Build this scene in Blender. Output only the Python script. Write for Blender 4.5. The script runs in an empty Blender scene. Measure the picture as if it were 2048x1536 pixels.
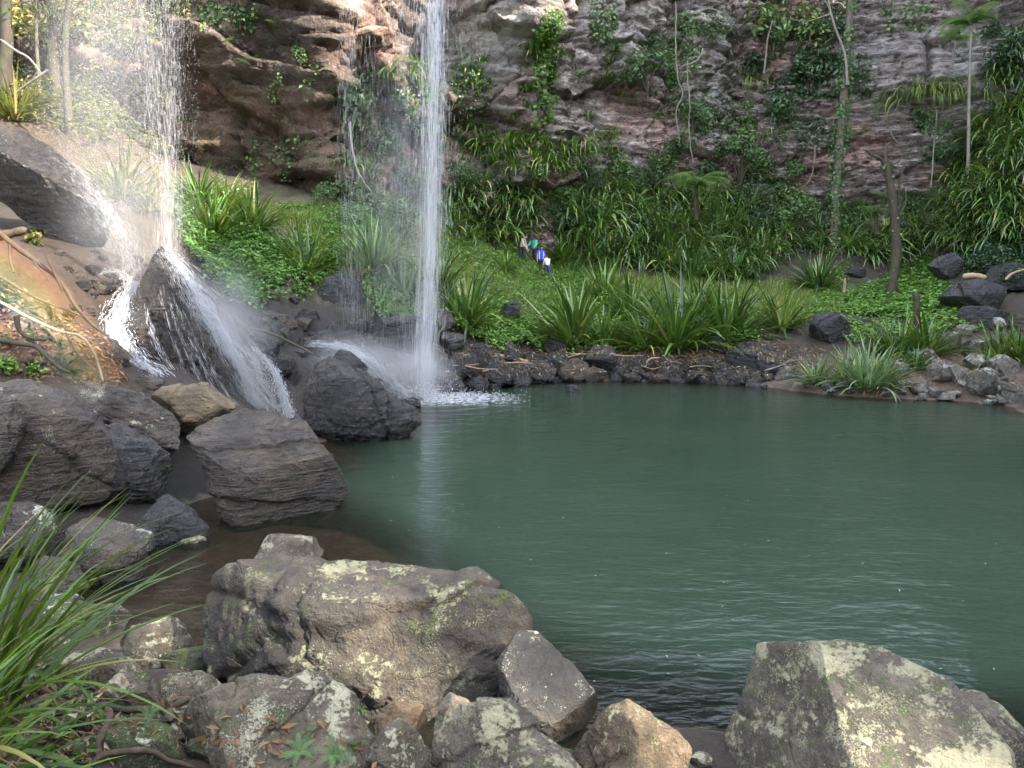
import bpy, bmesh, math, random
import numpy as np
from mathutils import Vector, Matrix
from mathutils.bvhtree import BVHTree

random.seed(11)
RS = np.random.RandomState(11)
scene = bpy.context.scene
COL = scene.collection

# ------------------------------------------------------------------ camera
F = 1547.0                       # focal length in photo pixels (photo 2048 wide)
PITCH = math.atan(168 / F)
CAMZ = 3.0
CP, SP = math.cos(PITCH), math.sin(PITCH)
CAM = np.array([0.0, 0.0, CAMZ])

def ray(px, py):
    xr = (px - 1024) / F
    yu = (768 - py) / F
    return np.array([xr, CP + yu * SP, -SP + yu * CP])

def at(px, py, d):
    r = ray(px, py)
    return CAM + r * (d / r[1])

def onwater(px, py, z=0.0):
    r = ray(px, py)
    return CAM + r * ((z - CAMZ) / r[2])

def to_px(p):
    v = np.asarray(p) - CAM
    f = v[1] * CP - v[2] * SP
    u = v[1] * SP + v[2] * CP
    return 1024 + F * v[0] / f, 768 - F * u / f

# ------------------------------------------------------------------ noise
_r = np.random.RandomState(5)
PERM = _r.permutation(256)
PERM = np.concatenate([PERM, PERM])
_g = _r.normal(size=(256, 3))
GRAD = _g / np.linalg.norm(_g, axis=1)[:, None]

def pn(P):
    i = np.floor(P).astype(np.int64)
    f = P - i
    i &= 255
    u = f * f * f * (f * (f * 6 - 15) + 10)
    res = np.zeros(len(P))
    for dx in (0, 1):
        wx = u[:, 0] if dx else 1 - u[:, 0]
        a = PERM[i[:, 0] + dx]
        for dy in (0, 1):
            wy = u[:, 1] if dy else 1 - u[:, 1]
            b = PERM[a + i[:, 1] + dy]
            for dz in (0, 1):
                wz = u[:, 2] if dz else 1 - u[:, 2]
                g = GRAD[PERM[b + i[:, 2] + dz]]
                d = g[:, 0] * (f[:, 0] - dx) + g[:, 1] * (f[:, 1] - dy) + g[:, 2] * (f[:, 2] - dz)
                res += wx * wy * wz * d
    return res

def fbm(P, octv=4, gain=0.5, lac=2.03):
    s = np.zeros(len(P)); a = 1.0
    Q = np.array(P, dtype=float)
    for _ in range(octv):
        s += a * pn(Q); a *= gain; Q = Q * lac + 17.3
    return s

def ridged(P, octv=4, gain=0.5, lac=2.1):
    s = np.zeros(len(P)); a = 1.0
    Q = np.array(P, dtype=float)
    for _ in range(octv):
        s += a * (1 - 2.2 * np.abs(pn(Q))); a *= gain; Q = Q * lac + 9.1
    return s

def cellblock(P, jit=0.9):
    """Per-point value of the closest jittered cell (random per cell): gives blocky steps; and the distance gap to the second."""
    i = np.floor(P).astype(np.int64)
    best = np.full(len(P), 9e9); sec = best.copy(); val = np.zeros(len(P))
    for dx in (-1, 0, 1):
        for dy in (-1, 0, 1):
            for dz in (-1, 0, 1):
                c = i + np.array([dx, dy, dz])
                h = PERM[PERM[PERM[c[:, 0] & 255] + (c[:, 1] & 255)] + (c[:, 2] & 255)]
                o = c + 0.5 + 0.5 * jit * GRAD[h]
                d = ((P - o) ** 2).sum(1)
                closer = d < best
                sec = np.where(closer, best, np.minimum(sec, d))
                val = np.where(closer, h / 255.0, val)
                best = np.where(closer, d, best)
    return val, np.sqrt(sec) - np.sqrt(best)

# ------------------------------------------------------------------ mesh + object helpers
def mesh_np(name, V, faces, smooth=True, tint=None):
    """V (n,3); faces: list of (k, array(m,k)) or one array."""
    me = bpy.data.meshes.new(name)
    V = np.asarray(V, dtype=np.float32)
    if isinstance(faces, np.ndarray):
        faces = [faces]
    faces = [np.asarray(f, dtype=np.int32) for f in faces if len(f)]
    me.vertices.add(len(V)); me.vertices.foreach_set('co', V.ravel())
    nl = sum(f.size for f in faces); nf = sum(len(f) for f in faces)
    me.loops.add(nl); me.loops.foreach_set('vertex_index', np.concatenate([f.ravel() for f in faces]))
    me.polygons.add(nf)
    tot = np.concatenate([np.full(len(f), f.shape[1], dtype=np.int32) for f in faces])
    st = np.concatenate([[0], np.cumsum(tot)[:-1]]).astype(np.int32)
    me.polygons.foreach_set('loop_start', st)
    if smooth:
        me.polygons.foreach_set('use_smooth', np.ones(nf, dtype=bool))
    me.update(calc_edges=True)
    if tint is not None:
        tint = np.asarray(tint, dtype=np.float32)
        if tint.ndim == 1:
            a = me.attributes.new('tint', 'FLOAT', 'POINT')
            a.data.foreach_set('value', tint)
        else:
            a = me.attributes.new('tint', 'FLOAT_COLOR', 'POINT')
            a.data.foreach_set('color', tint.ravel())
    return me

def attr(me, name, vals):
    a = me.attributes.new(name, 'FLOAT', 'POINT')
    a.data.foreach_set('value', np.asarray(vals, dtype=np.float32))

def obj(name, me, mat=None, loc=(0, 0, 0), parent=None, rot=None, scale=None):
    o = bpy.data.objects.new(name, me)
    COL.objects.link(o)
    o.location = loc
    if rot is not None: o.rotation_euler = rot
    if scale is not None: o.scale = (scale,) * 3 if np.isscalar(scale) else scale
    if mat is not None and me is not None and not me.materials:
        me.materials.append(mat)
    if parent is not None: o.parent = parent
    return o

USED = {}
def tag(o, label, cat, group=None, kind=None):
    o['label'] = label; o['category'] = cat
    if group: o['group'] = group
    if kind: o['kind'] = kind
    USED.setdefault(label, []).append(o.name)
    return o

def struct(o, kind='structure', label=None, cat=None):
    o['kind'] = kind
    if label: o['label'] = label
    if cat: o['category'] = cat
    return o

def empty(name, loc=(0, 0, 0), rz=0.0):
    o = bpy.data.objects.new(name, None); COL.objects.link(o)
    o.location = loc; o.rotation_euler = (0, 0, rz)
    o.empty_display_size = 0.1
    return o

ORD = ['', 'first', 'second', 'third', 'fourth', 'fifth', 'sixth', 'seventh', 'eighth', 'ninth', 'tenth', 'eleventh', 'twelfth',
       'thirteenth', 'fourteenth', 'fifteenth', 'sixteenth', 'seventeenth', 'eighteenth', 'nineteenth', 'twentieth']
def ordinal(n):
    if n <= 20: return ORD[n]
    t = {2: 'twenty', 3: 'thirty', 4: 'forty', 5: 'fifty', 6: 'sixty', 7: 'seventy', 8: 'eighty', 9: 'ninety'}[n // 10]
    return (t + '-' + ORD[n % 10]) if n % 10 else {2: 'twentieth', 3: 'thirtieth', 4: 'fortieth', 5: 'fiftieth', 6: 'sixtieth', 7: 'seventieth', 8: 'eightieth', 9: 'ninetieth'}[n // 10]

def tube(paths, radii, sides=6, tint=None):
    """Many swept tubes in one mesh. paths: list of (n,3); radii: list of arrays."""
    VV, FF, base = [], [], 0
    ang = np.arange(sides) * 2 * math.pi / sides
    for P, R in zip(paths, radii):
        P = np.asarray(P, float); n = len(P)
        R = np.full(n, R) if np.isscalar(R) else np.asarray(R, float)
        T = np.gradient(P, axis=0); T /= np.linalg.norm(T, axis=1)[:, None] + 1e-9
        ref = np.array([0.0, 0, 1]) if abs(T[0, 2]) < 0.9 else np.array([1.0, 0, 0])
        U = np.cross(T, ref); U /= np.linalg.norm(U, axis=1)[:, None] + 1e-9
        W = np.cross(T, U)
        ring = P[:, None, :] + R[:, None, None] * (np.cos(ang)[None, :, None] * U[:, None, :] + np.sin(ang)[None, :, None] * W[:, None, :])
        VV.append(ring.reshape(-1, 3))
        k = np.arange(n - 1)[:, None] * sides; j = np.arange(sides)[None, :]; j2 = (j + 1) % sides
        q = np.stack([k + j, k + j2, k + sides + j2, k + sides + j], axis=-1).reshape(-1, 4) + base
        FF.append(q); base += n * sides
    return np.concatenate(VV), np.concatenate(FF)

def spline(pts, n=24):
    """Catmull-Rom through pts."""
    P = np.asarray(pts, float)
    P = np.vstack([2 * P[0] - P[1], P, 2 * P[-1] - P[-2]])
    segs = len(P) - 3
    t = np.linspace(0, segs - 1e-6, n); i = t.astype(int); f = (t - i)[:, None]
    p0, p1, p2, p3 = P[i], P[i + 1], P[i + 2], P[i + 3]
    return 0.5 * (2 * p1 + (p2 - p0) * f + (2 * p0 - 5 * p1 + 4 * p2 - p3) * f ** 2 + (3 * p1 - p0 - 3 * p2 + p3) * f ** 3)

def wobble(P, amp, freq, seed=0):
    P = np.asarray(P, float)
    q = P * freq + seed * 3.7
    return P + amp * np.stack([pn(q), pn(q + 31.1), pn(q + 57.7)], axis=1)

# ------------------------------------------------------------------ materials
def new_mat(name):
    m = bpy.data.materials.new(name); m.use_nodes = True
    nt = m.node_tree; nt.nodes.clear()
    return m, nt

class N:
    """tiny node-building helper"""
    def __init__(s, nt): s.nt = nt
    def n(s, typ, **kw):
        nd = s.nt.nodes.new(typ)
        for k, v in kw.items():
            if k.startswith('i_'):
                key = k[2:]
                key = int(key) if key.isdigit() else key.replace('_', ' ')
                sock = nd.inputs[key]
                if isinstance(v, bpy.types.NodeSocket): s.nt.links.new(v, sock)
                else: sock.default_value = v
            else: setattr(nd, k, v)
        return nd
    def link(s, a, b): s.nt.links.new(a, b)
    def math(s, op, a, b=None, c=None, clamp=False):
        nd = s.nt.nodes.new('ShaderNodeMath'); nd.operation = op; nd.use_clamp = clamp
        for k, v in enumerate((a, b, c)):
            if v is None: continue
            if isinstance(v, bpy.types.NodeSocket): s.nt.links.new(v, nd.inputs[k])
            else: nd.inputs[k].default_value = v
        return nd.outputs[0]
    def mix(s, fac, a, b, blend='MIX'):
        nd = s.nt.nodes.new('ShaderNodeMix'); nd.data_type = 'RGBA'; nd.blend_type = blend
        for sock, v in ((nd.inputs[0], fac), (nd.inputs[6], a), (nd.inputs[7], b)):
            if isinstance(v, bpy.types.NodeSocket): s.nt.links.new(v, sock)
            elif isinstance(v, (tuple, list)): sock.default_value = (*v[:3], 1)
            else: sock.default_value = v
        return nd.outputs[2]
    def ramp(s, fac, stops, interp='LINEAR'):
        nd = s.nt.nodes.new('ShaderNodeValToRGB'); cr = nd.color_ramp; cr.interpolation = interp
        while len(cr.elements) < len(stops): cr.elements.new(0.5)
        for e, (p, c) in zip(cr.elements, stops):
            e.position = p; e.color = (*c[:3], 1) if isinstance(c, (tuple, list)) else (c, c, c, 1)
        s.nt.links.new(fac, nd.inputs[0])
        return nd.outputs[0]
    def noise(s, vec, scale, detail=6, rough=0.55, dist=0.0):
        nd = s.n('ShaderNodeTexNoise'); nd.inputs['Scale'].default_value = scale
        nd.inputs['Detail'].default_value = detail; nd.inputs['Roughness'].default_value = rough
        nd.inputs['Distortion'].default_value = dist
        s.nt.links.new(vec, nd.inputs['Vector'])
        return nd.outputs[0]
    def voro(s, vec, scale, feature='F1'):
        nd = s.n('ShaderNodeTexVoronoi'); nd.feature = feature
        nd.inputs['Scale'].default_value = scale
        s.nt.links.new(vec, nd.inputs['Vector'])
        return nd.outputs[0]

def rock_mat(name, dark, mid, light, lichen=0.0, lichen_col=(0.42, 0.42, 0.34), moss=0.0, rough=0.7, wet=0.0,
             scale=1.0, bump=0.5, strata=0.0, strata_rot=(0.3, 0.2, 0), dirt=None, spec=0.5):
    m, nt = new_mat(name); k = N(nt)
    tc = k.n('ShaderNodeTexCoord'); oi = k.n('ShaderNodeObjectInfo')
    off = k.math('MULTIPLY', oi.outputs['Random'], 60.0)
    cmb = k.n('ShaderNodeCombineXYZ'); [k.link(off, cmb.inputs[i]) for i in range(3)]
    add = k.n('ShaderNodeVectorMath', operation='ADD')
    k.link(tc.outputs['Object'], add.inputs[0]); k.link(cmb.outputs[0], add.inputs[1])
    v = add.outputs[0]
    n1 = k.noise(v, 1.3 * scale, 9, 0.62, 0.4)
    n2 = k.noise(v, 7.0 * scale, 8, 0.65)
    n3 = k.noise(v, 38.0 * scale, 5, 0.6)
    col = k.ramp(n1, [(0.30, dark), (0.5, mid), (0.72, light)])
    col = k.mix(0.75, col, k.ramp(n2, [(0.3, 0.45), (0.5, 0.95), (0.7, 1.5)]), 'MULTIPLY')
    col = k.mix(0.55, col, k.ramp(n3, [(0.3, 0.55), (0.5, 1.0), (0.7, 1.45)]), 'MULTIPLY')
    n4 = k.noise(v, 130.0 * scale, 3, 0.6)
    height = k.math('ADD', k.math('MULTIPLY', n2, 1.0), k.math('ADD', k.math('MULTIPLY', n3, 0.36), k.math('MULTIPLY', n4, 0.10)))
    height = k.math('ADD', height, k.math('MULTIPLY', n1, 1.6))
    if strata > 0:
        mp = k.n('ShaderNodeMapping'); mp.inputs['Rotation'].default_value = strata_rot
        mp.inputs['Scale'].default_value = (0.9, 0.9, 8.0)
        k.link(v, mp.inputs['Vector'])
        s1 = k.noise(mp.outputs[0], 1.5 * scale, 7, 0.6, 0.6)
        s2 = k.noise(mp.outputs[0], 5.0 * scale, 5, 0.6, 0.4)
        height = k.math('ADD', height, k.math('MULTIPLY', s1, 2.6 * strata))
        height = k.math('ADD', height, k.math('MULTIPLY', s2, 0.9 * strata))
        col = k.mix(0.7 * strata, col, k.ramp(s1, [(0.35, 0.45), (0.5, 1.0), (0.65, 1.35)]), 'MULTIPLY')
    # cracks
    vd = k.n('ShaderNodeVectorMath', operation='ADD'); k.link(v, vd.inputs[0])
    nz = k.n('ShaderNodeTexNoise'); nz.inputs['Scale'].default_value = 3 * scale; k.link(v, nz.inputs['Vector'])
    sc = k.n('ShaderNodeVectorMath', operation='SCALE'); sc.inputs['Scale'].default_value = 0.5 / scale
    k.link(nz.outputs['Color'], sc.inputs[0]); k.link(sc.outputs[0], vd.inputs[1])
    ed = k.voro(vd.outputs[0], 1.6 * scale, 'DISTANCE_TO_EDGE')
    crack = k.ramp(ed, [(0.0, 0.0), (0.02, 1.0)])
    height = k.math('ADD', height, k.math('MULTIPLY', crack, 0.14))
    col = k.mix(k.math('MULTIPLY', k.math('SUBTRACT', 1.0, crack), 0.25), col, tuple(c * 0.5 for c in dark))
    geo = k.n('ShaderNodeNewGeometry')
    sep = k.n('ShaderNodeSeparateXYZ'); k.link(geo.outputs['Normal'], sep.inputs[0])
    up = k.n('ShaderNodeMapRange'); up.inputs[1].default_value = -0.3; up.inputs[2].default_value = 0.8
    k.link(sep.outputs['Z'], up.inputs[0])
    rgh = k.ramp(n2, [(0.3, max(rough - 0.15, 0.08)), (0.7, min(rough + 0.15, 1))])
    if moss > 0:
        mn = k.noise(v, 3.2 * scale, 8, 0.7)
        mf = k.math('MULTIPLY', k.ramp(mn, [(0.60 - 0.22 * moss, 0.0), (0.72 - 0.2 * moss, 1.0)]), up.outputs[0])
        mc = k.ramp(n3, [(0.3, (0.02, 0.035, 0.008)), (0.7, (0.08, 0.115, 0.025))])
        col = k.mix(k.math('MULTIPLY', mf, 0.85), col, mc)
        rgh = k.mix(mf, rgh, (0.95, 0.95, 0.95))
    if lichen > 0:
        la = k.noise(v, 2.1 * scale, 4, 0.6, 0.3)
        lb = k.noise(v, 17 * scale, 9, 0.75)
        lc_ = k.math('ADD', k.math('MULTIPLY', la, 0.62), k.math('MULTIPLY', lb, 0.42))
        lc_ = k.math('ADD', lc_, k.math('MULTIPLY', up.outputs[0], 0.07))
        t = 0.68 - 0.10 * lichen
        lf = k.ramp(lc_, [(t, 0.0), (t + 0.02, 0.8), (t + 0.09, 1.0)])
        lsp = k.math('ADD', k.math('MULTIPLY', k.noise(v, 55 * scale, 4, 0.7), 0.55), k.math('MULTIPLY', k.noise(v, 3.1 * scale, 3), 0.5))
        lf = k.math('MAXIMUM', lf, k.ramp(lsp, [(0.625 - 0.05 * lichen, 0.0), (0.645 - 0.05 * lichen, 0.75)]))
        lcol = k.mix(k.noise(v, 4 * scale, 3), tuple(lichen_col), (lichen_col[0] * 1.25, lichen_col[1] * 1.28, lichen_col[2] * 1.15))
        lcol = k.mix(0.5, lcol, k.ramp(n3, [(0.3, 0.55), (0.7, 1.4)]), 'MULTIPLY')
        col = k.mix(k.math('MULTIPLY', lf, 0.9), col, lcol)
        height = k.math('ADD', height, k.math('MULTIPLY', lf, 0.22))
        rgh = k.mix(lf, rgh, (0.9, 0.9, 0.9))
    bp = k.n('ShaderNodeBump'); bp.inputs['Strength'].default_value = bump
    bp.inputs['Distance'].default_value = 0.10 / scale
    k.link(height, bp.inputs['Height'])
    b = k.n('ShaderNodeBsdfPrincipled')
    b.inputs['Specular IOR Level'].default_value = spec
    k.link(col, b.inputs['Base Color']); k.link(rgh, b.inputs['Roughness']); k.link(bp.outputs[0], b.inputs['Normal'])
    if wet > 0:
        b.inputs['Coat Weight'].default_value = wet; b.inputs['Coat Roughness'].default_value = 0.13
        k.link(bp.outputs[0], b.inputs['Coat Normal'])
    out = k.n('ShaderNodeOutputMaterial'); k.link(b.outputs[0], out.inputs[0])
    return m

def leaf_mat(name, c_dark, c_light, c_odd=None, rough=0.42, spec=0.5, trans=0.25, odd_at=0.9):
    """c by per-leaf tint attribute 0..1."""
    m, nt = new_mat(name); k = N(nt)
    a = k.n('ShaderNodeAttribute', attribute_name='tint')
    oi = k.n('ShaderNodeObjectInfo')
    stops = [(0.0, c_dark), (odd_at - 0.05, c_light)]
    if c_odd: stops.append((min(odd_at + 0.03, 1.0), c_odd))
    col = k.ramp(a.outputs['Fac'], stops)
    r = k.ramp(oi.outputs['Random'], [(0, (0.75, 0.8, 0.8)), (1, (1.2, 1.15, 1.1))])
    col = k.mix(1.0, col, r, 'MULTIPLY')
    b = k.n('ShaderNodeBsdfPrincipled'); k.link(col, b.inputs['Base Color'])
    b.inputs['Roughness'].default_value = rough; b.inputs['Specular IOR Level'].default_value = spec
    tr = k.n('ShaderNodeBsdfTranslucent')
    tcol = k.mix(0.5, col, (0.30, 0.38, 0.04)); tcol = k.mix(0.6, col, tcol)
    k.link(tcol, tr.inputs['Color'])
    mx = k.n('ShaderNodeMixShader'); mx.inputs[0].default_value = trans
    k.link(b.outputs[0], mx.inputs[1]); k.link(tr.outputs[0], mx.inputs[2])
    out = k.n('ShaderNodeOutputMaterial'); k.link(mx.outputs[0], out.inputs[0])
    return m

def bark_mat(name, c1, c2, rough=0.85, scale=6, moss=0.0):
    m, nt = new_mat(name); k = N(nt)
    tc = k.n('ShaderNodeTexCoord')
    mp = k.n('ShaderNodeMapping'); mp.inputs['Scale'].default_value = (1, 1, 0.35); k.link(tc.outputs['Object'], mp.inputs[0])
    n1 = k.noise(mp.outputs[0], scale, 7, 0.65); n2 = k.noise(tc.outputs['Object'], scale * 0.4, 4)
    col = k.ramp(n1, [(0.3, c1), (0.7, c2)])
    if moss: col = k.mix(k.ramp(n2, [(0.5, 0.0), (0.6, moss)]), col, (0.05, 0.075, 0.02))
    b = k.n('ShaderNodeBsdfPrincipled'); k.link(col, b.inputs['Base Color']); b.inputs['Roughness'].default_value = rough
    bp = k.n('ShaderNodeBump'); bp.inputs['Strength'].default_value = 0.6; bp.inputs['Distance'].default_value = 0.03
    k.link(n1, bp.inputs['Height']); k.link(bp.outputs[0], b.inputs['Normal'])
    out = k.n('ShaderNodeOutputMaterial'); k.link(b.outputs[0], out.inputs[0])
    return m

def plain_mat(name, col, rough=0.7, trans=0.0, spec=0.5, vary=0.0):
    m, nt = new_mat(name); k = N(nt)
    b = k.n('ShaderNodeBsdfPrincipled'); b.inputs['Base Color'].default_value = (*col, 1)
    if vary:
        tc = k.n('ShaderNodeTexCoord'); nz = k.noise(tc.outputs['Object'], 25, 5)
        k.link(k.mix(1.0, tuple(col), k.ramp(nz, [(0.3, 1 - vary), (0.7, 1 + vary)]), 'MULTIPLY'), b.inputs['Base Color'])
    b.inputs['Roughness'].default_value = rough; b.inputs['Specular IOR Level'].default_value = spec
    out = k.n('ShaderNodeOutputMaterial')
    if trans:
        t = k.n('ShaderNodeBsdfTransparent'); mx = k.n('ShaderNodeMixShader'); mx.inputs[0].default_value = trans
        k.link(b.outputs[0], mx.inputs[1]); k.link(t.outputs[0], mx.inputs[2]); k.link(mx.outputs[0], out.inputs[0])
    else: k.link(b.outputs[0], out.inputs[0])
    return m

M = {}
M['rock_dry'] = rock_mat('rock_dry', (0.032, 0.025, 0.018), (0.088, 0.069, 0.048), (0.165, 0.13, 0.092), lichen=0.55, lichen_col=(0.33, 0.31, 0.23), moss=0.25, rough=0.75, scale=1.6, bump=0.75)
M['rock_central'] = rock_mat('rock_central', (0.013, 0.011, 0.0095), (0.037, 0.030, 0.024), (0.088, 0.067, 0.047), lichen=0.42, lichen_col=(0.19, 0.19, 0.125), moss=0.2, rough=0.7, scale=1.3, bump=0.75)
M['rock_pale'] = rock_mat('rock_pale', (0.035, 0.029, 0.022), (0.085, 0.07, 0.053), (0.16, 0.132, 0.098), lichen=0.85, lichen_col=(0.27, 0.25, 0.17), moss=0.45, rough=0.75, scale=1.7, bump=0.8)
M['rock_slate'] = rock_mat('rock_slate', (0.014, 0.0125, 0.011), (0.031, 0.027, 0.022), (0.062, 0.052, 0.041), lichen=0.12, rough=0.55, scale=1.5, bump=0.6)
M['rock_brown'] = rock_mat('rock_brown', (0.016, 0.013, 0.011), (0.046, 0.035, 0.026), (0.115, 0.083, 0.055), rough=0.40, scale=1.0, bump=0.9, strata=0.6, strata_rot=(0.3, 0.9, 0.2), wet=0.35)
M['rock_left'] = rock_mat('rock_left', (0.018, 0.015, 0.013), (0.050, 0.039, 0.031), (0.105, 0.078, 0.058), lichen=0.12, rough=0.42, wet=0.25, scale=1.0, bump=0.9, strata=0.35, strata_rot=(0.2, 0.5, 0.1))
M['rock_tan'] = rock_mat('rock_tan', (0.03, 0.02, 0.012), (0.085, 0.058, 0.034), (0.16, 0.112, 0.068), lichen=0.45, lichen_col=(0.27, 0.25, 0.16), moss=0.3, rough=0.7, scale=1.4, bump=0.8)
M['rock_lit'] = rock_mat('rock_lit', (0.04, 0.028, 0.017), (0.12, 0.088, 0.052), (0.24, 0.18, 0.11), rough=0.7, scale=1.2, bump=0.8, strata=0.3)
M['rock_orange'] = rock_mat('rock_orange', (0.05, 0.03, 0.016), (0.12, 0.078, 0.044), (0.20, 0.14, 0.085), rough=0.7, scale=1.6, bump=0.6)
M['rock_wet'] = rock_mat('rock_wet', (0.006, 0.0055, 0.0055), (0.016, 0.014, 0.014), (0.040, 0.032, 0.028), rough=0.26, wet=0.8, scale=0.9, bump=0.9, strata=0.55, strata_rot=(0.2, 0.6, 0.1))
M['rock_wet2'] = rock_mat('rock_wet2', (0.007, 0.0065, 0.0075), (0.017, 0.0155, 0.0175), (0.036, 0.033, 0.036), rough=0.34, wet=0.5, scale=0.8, bump=0.9, strata=0.4)
M['rock_split'] = rock_mat('rock_split', (0.010, 0.0075, 0.006), (0.026, 0.019, 0.0145), (0.062, 0.044, 0.031), rough=0.25, wet=0.8, scale=1.0, bump=1.0, strata=0.8, strata_rot=(0.2, 1.0, 0.0))
M['rock_shore'] = rock_mat('rock_shore', (0.03, 0.027, 0.023), (0.085, 0.075, 0.063), (0.16, 0.145, 0.125), lichen=0.65, lichen_col=(0.36, 0.36, 0.34), moss=0.1, rough=0.8, scale=0.9, bump=0.8)
M['rock_mossy'] = rock_mat('rock_mossy', (0.02, 0.019, 0.014), (0.042, 0.039, 0.028), (0.075, 0.069, 0.05), lichen=0.25, moss=1.0, rough=0.8, scale=1.5, bump=0.7)
M['bark_dark'] = bark_mat('bark_dark', (0.018, 0.014, 0.010), (0.06, 0.045, 0.03), moss=0.4)
M['bark_grey'] = bark_mat('bark_grey', (0.04, 0.034, 0.025), (0.12, 0.10, 0.075), moss=0.7)
M['bark_pale'] = bark_mat('bark_pale', (0.09, 0.08, 0.065), (0.21, 0.19, 0.16))
M['root'] = bark_mat('root', (0.03, 0.022, 0.015), (0.10, 0.07, 0.045), scale=22)
M['stick_pale'] = bark_mat('stick_pale', (0.17, 0.12, 0.075), (0.36, 0.27, 0.17), scale=9)
M['stem'] = plain_mat('stem', (0.045, 0.04, 0.02), 0.8)
M['strap'] = leaf_mat('strap', (0.012, 0.042, 0.007), (0.125, 0.235, 0.04), (0.34, 0.33, 0.08), rough=0.33, spec=0.6, trans=0.22, odd_at=0.95)
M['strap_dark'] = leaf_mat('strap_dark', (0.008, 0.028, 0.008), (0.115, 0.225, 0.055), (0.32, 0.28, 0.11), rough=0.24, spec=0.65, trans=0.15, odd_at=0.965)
M['strap_pale'] = leaf_mat('strap_pale', (0.06, 0.13, 0.05), (0.19, 0.28, 0.13), (0.45, 0.45, 0.16), rough=0.3, spec=0.6, trans=0.2, odd_at=0.93)
M['dead_leaf'] = leaf_mat('dead_leaf', (0.06, 0.035, 0.018), (0.22, 0.14, 0.07), rough=0.8, spec=0.2, trans=0.1, odd_at=1.0)
M['shrub'] = leaf_mat('shrub', (0.014, 0.042, 0.015), (0.105, 0.20, 0.07), (0.20, 0.27, 0.08), rough=0.45, trans=0.22, odd_at=0.93)
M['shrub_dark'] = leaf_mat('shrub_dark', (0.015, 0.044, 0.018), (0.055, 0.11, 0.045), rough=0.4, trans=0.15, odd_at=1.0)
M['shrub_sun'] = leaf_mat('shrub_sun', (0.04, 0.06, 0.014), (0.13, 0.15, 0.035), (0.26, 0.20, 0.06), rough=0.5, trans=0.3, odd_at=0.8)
M['cover'] = leaf_mat('cover', (0.03, 0.095, 0.014), (0.15, 0.30, 0.045), rough=0.45, trans=0.25, odd_at=1.0)
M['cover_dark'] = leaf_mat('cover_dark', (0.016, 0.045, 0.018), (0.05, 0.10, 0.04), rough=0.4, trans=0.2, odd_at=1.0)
M['grass'] = leaf_mat('grass', (0.06, 0.13, 0.022), (0.24, 0.34, 0.085), (0.40, 0.36, 0.15), rough=0.55, spec=0.3, trans=0.25, odd_at=0.88)
M['fern'] = leaf_mat('fern', (0.035, 0.10, 0.025), (0.13, 0.25, 0.07), rough=0.45, trans=0.25, odd_at=1.0)
M['fern_bright'] = leaf_mat('fern_bright', (0.06, 0.15, 0.04), (0.19, 0.35, 0.11), rough=0.45, trans=0.3, odd_at=1.0)
M['tussock'] = leaf_mat('tussock', (0.014, 0.045, 0.006), (0.10, 0.185, 0.02), (0.28, 0.22, 0.08), rough=0.36, spec=0.5, trans=0.3, odd_at=0.93)
# ------------------------------------------------------------------ terrain
def P3(px, py, d): return at(px, py, d)
ctrl = []
for px, py in [(880, 782), (1000, 770), (1200, 758), (1400, 762), (1600, 778), (1800, 797), (2048, 820), (2300, 850)]:
    ctrl.append(onwater(px, py, 0.03))
for px, py in [(320, 1310), (262, 1200), (290, 1100), (430, 1065), (480, 1040), (360, 1060)]:
    ctrl.append(onwater(px, py, -0.10))
for px, py in [(600, 870), (700, 868)]:
    ctrl.append(onwater(px, py, 0.0))
ctrl += [np.array(c, float) for c in [
    (16, 12, 0.1), (11, 6, 0.1), (7, 3.6, 0.2), (1.3, 4.9, 0.05), (3, 4.6, 0.05), (5, 4.0, 0.1), (-1.2, 5.6, 0.0), (-2.2, 6.1, 0.05),
    (0, 10, -1.6), (0, 15, -2), (5, 15, -2.2), (6, 22, -1.8), (4, 8, -1.8), (0.5, 7, -0.7), (-2.5, 8, -0.2), (-2.2, 10.3, -0.25), (-1.2, 9.2, -0.32), (-1.5, 14, -1.0), (-2.5, 13, -0.8),
    (-1.0, 20, -1.0), (12, 22, -1.2), (11, 15, -1.6), (2, 6, -0.6), (-3.2, 9.0, -0.12), (-3.4, 16, -0.3), (0, 25, -1), (6, 26, -0.8), (-3.2, 7.6, -0.1),
    (0, 0, 1.4), (0, 2.5, 0.8), (1, 3.2, 0.42), (2.5, 3.0, 0.4), (-0.4, 4.1, 0.1), (1.0, 4.3, 0.05), (2.0, 4.2, 0.05), (-1.0, 4.4, 0.1), (-1.2, 3.4, 0.4), (-4.75, 11.5, -0.05), (-4.5, 10.9, -0.1), (0, -6, 2.0), (0, -12, 2.5), (4, 0, 1.4), (8, -3, 2.2),
    (-25, 15, 9), (-20, 5, 5), (-15, -5, 4), (15, -8, 3), (26, 5, 3), (30, 20, 5), (-8, 0, 2.2), (-5, 3, 1.2), (20, 0, 3), (38, 30, 8)]]
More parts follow.
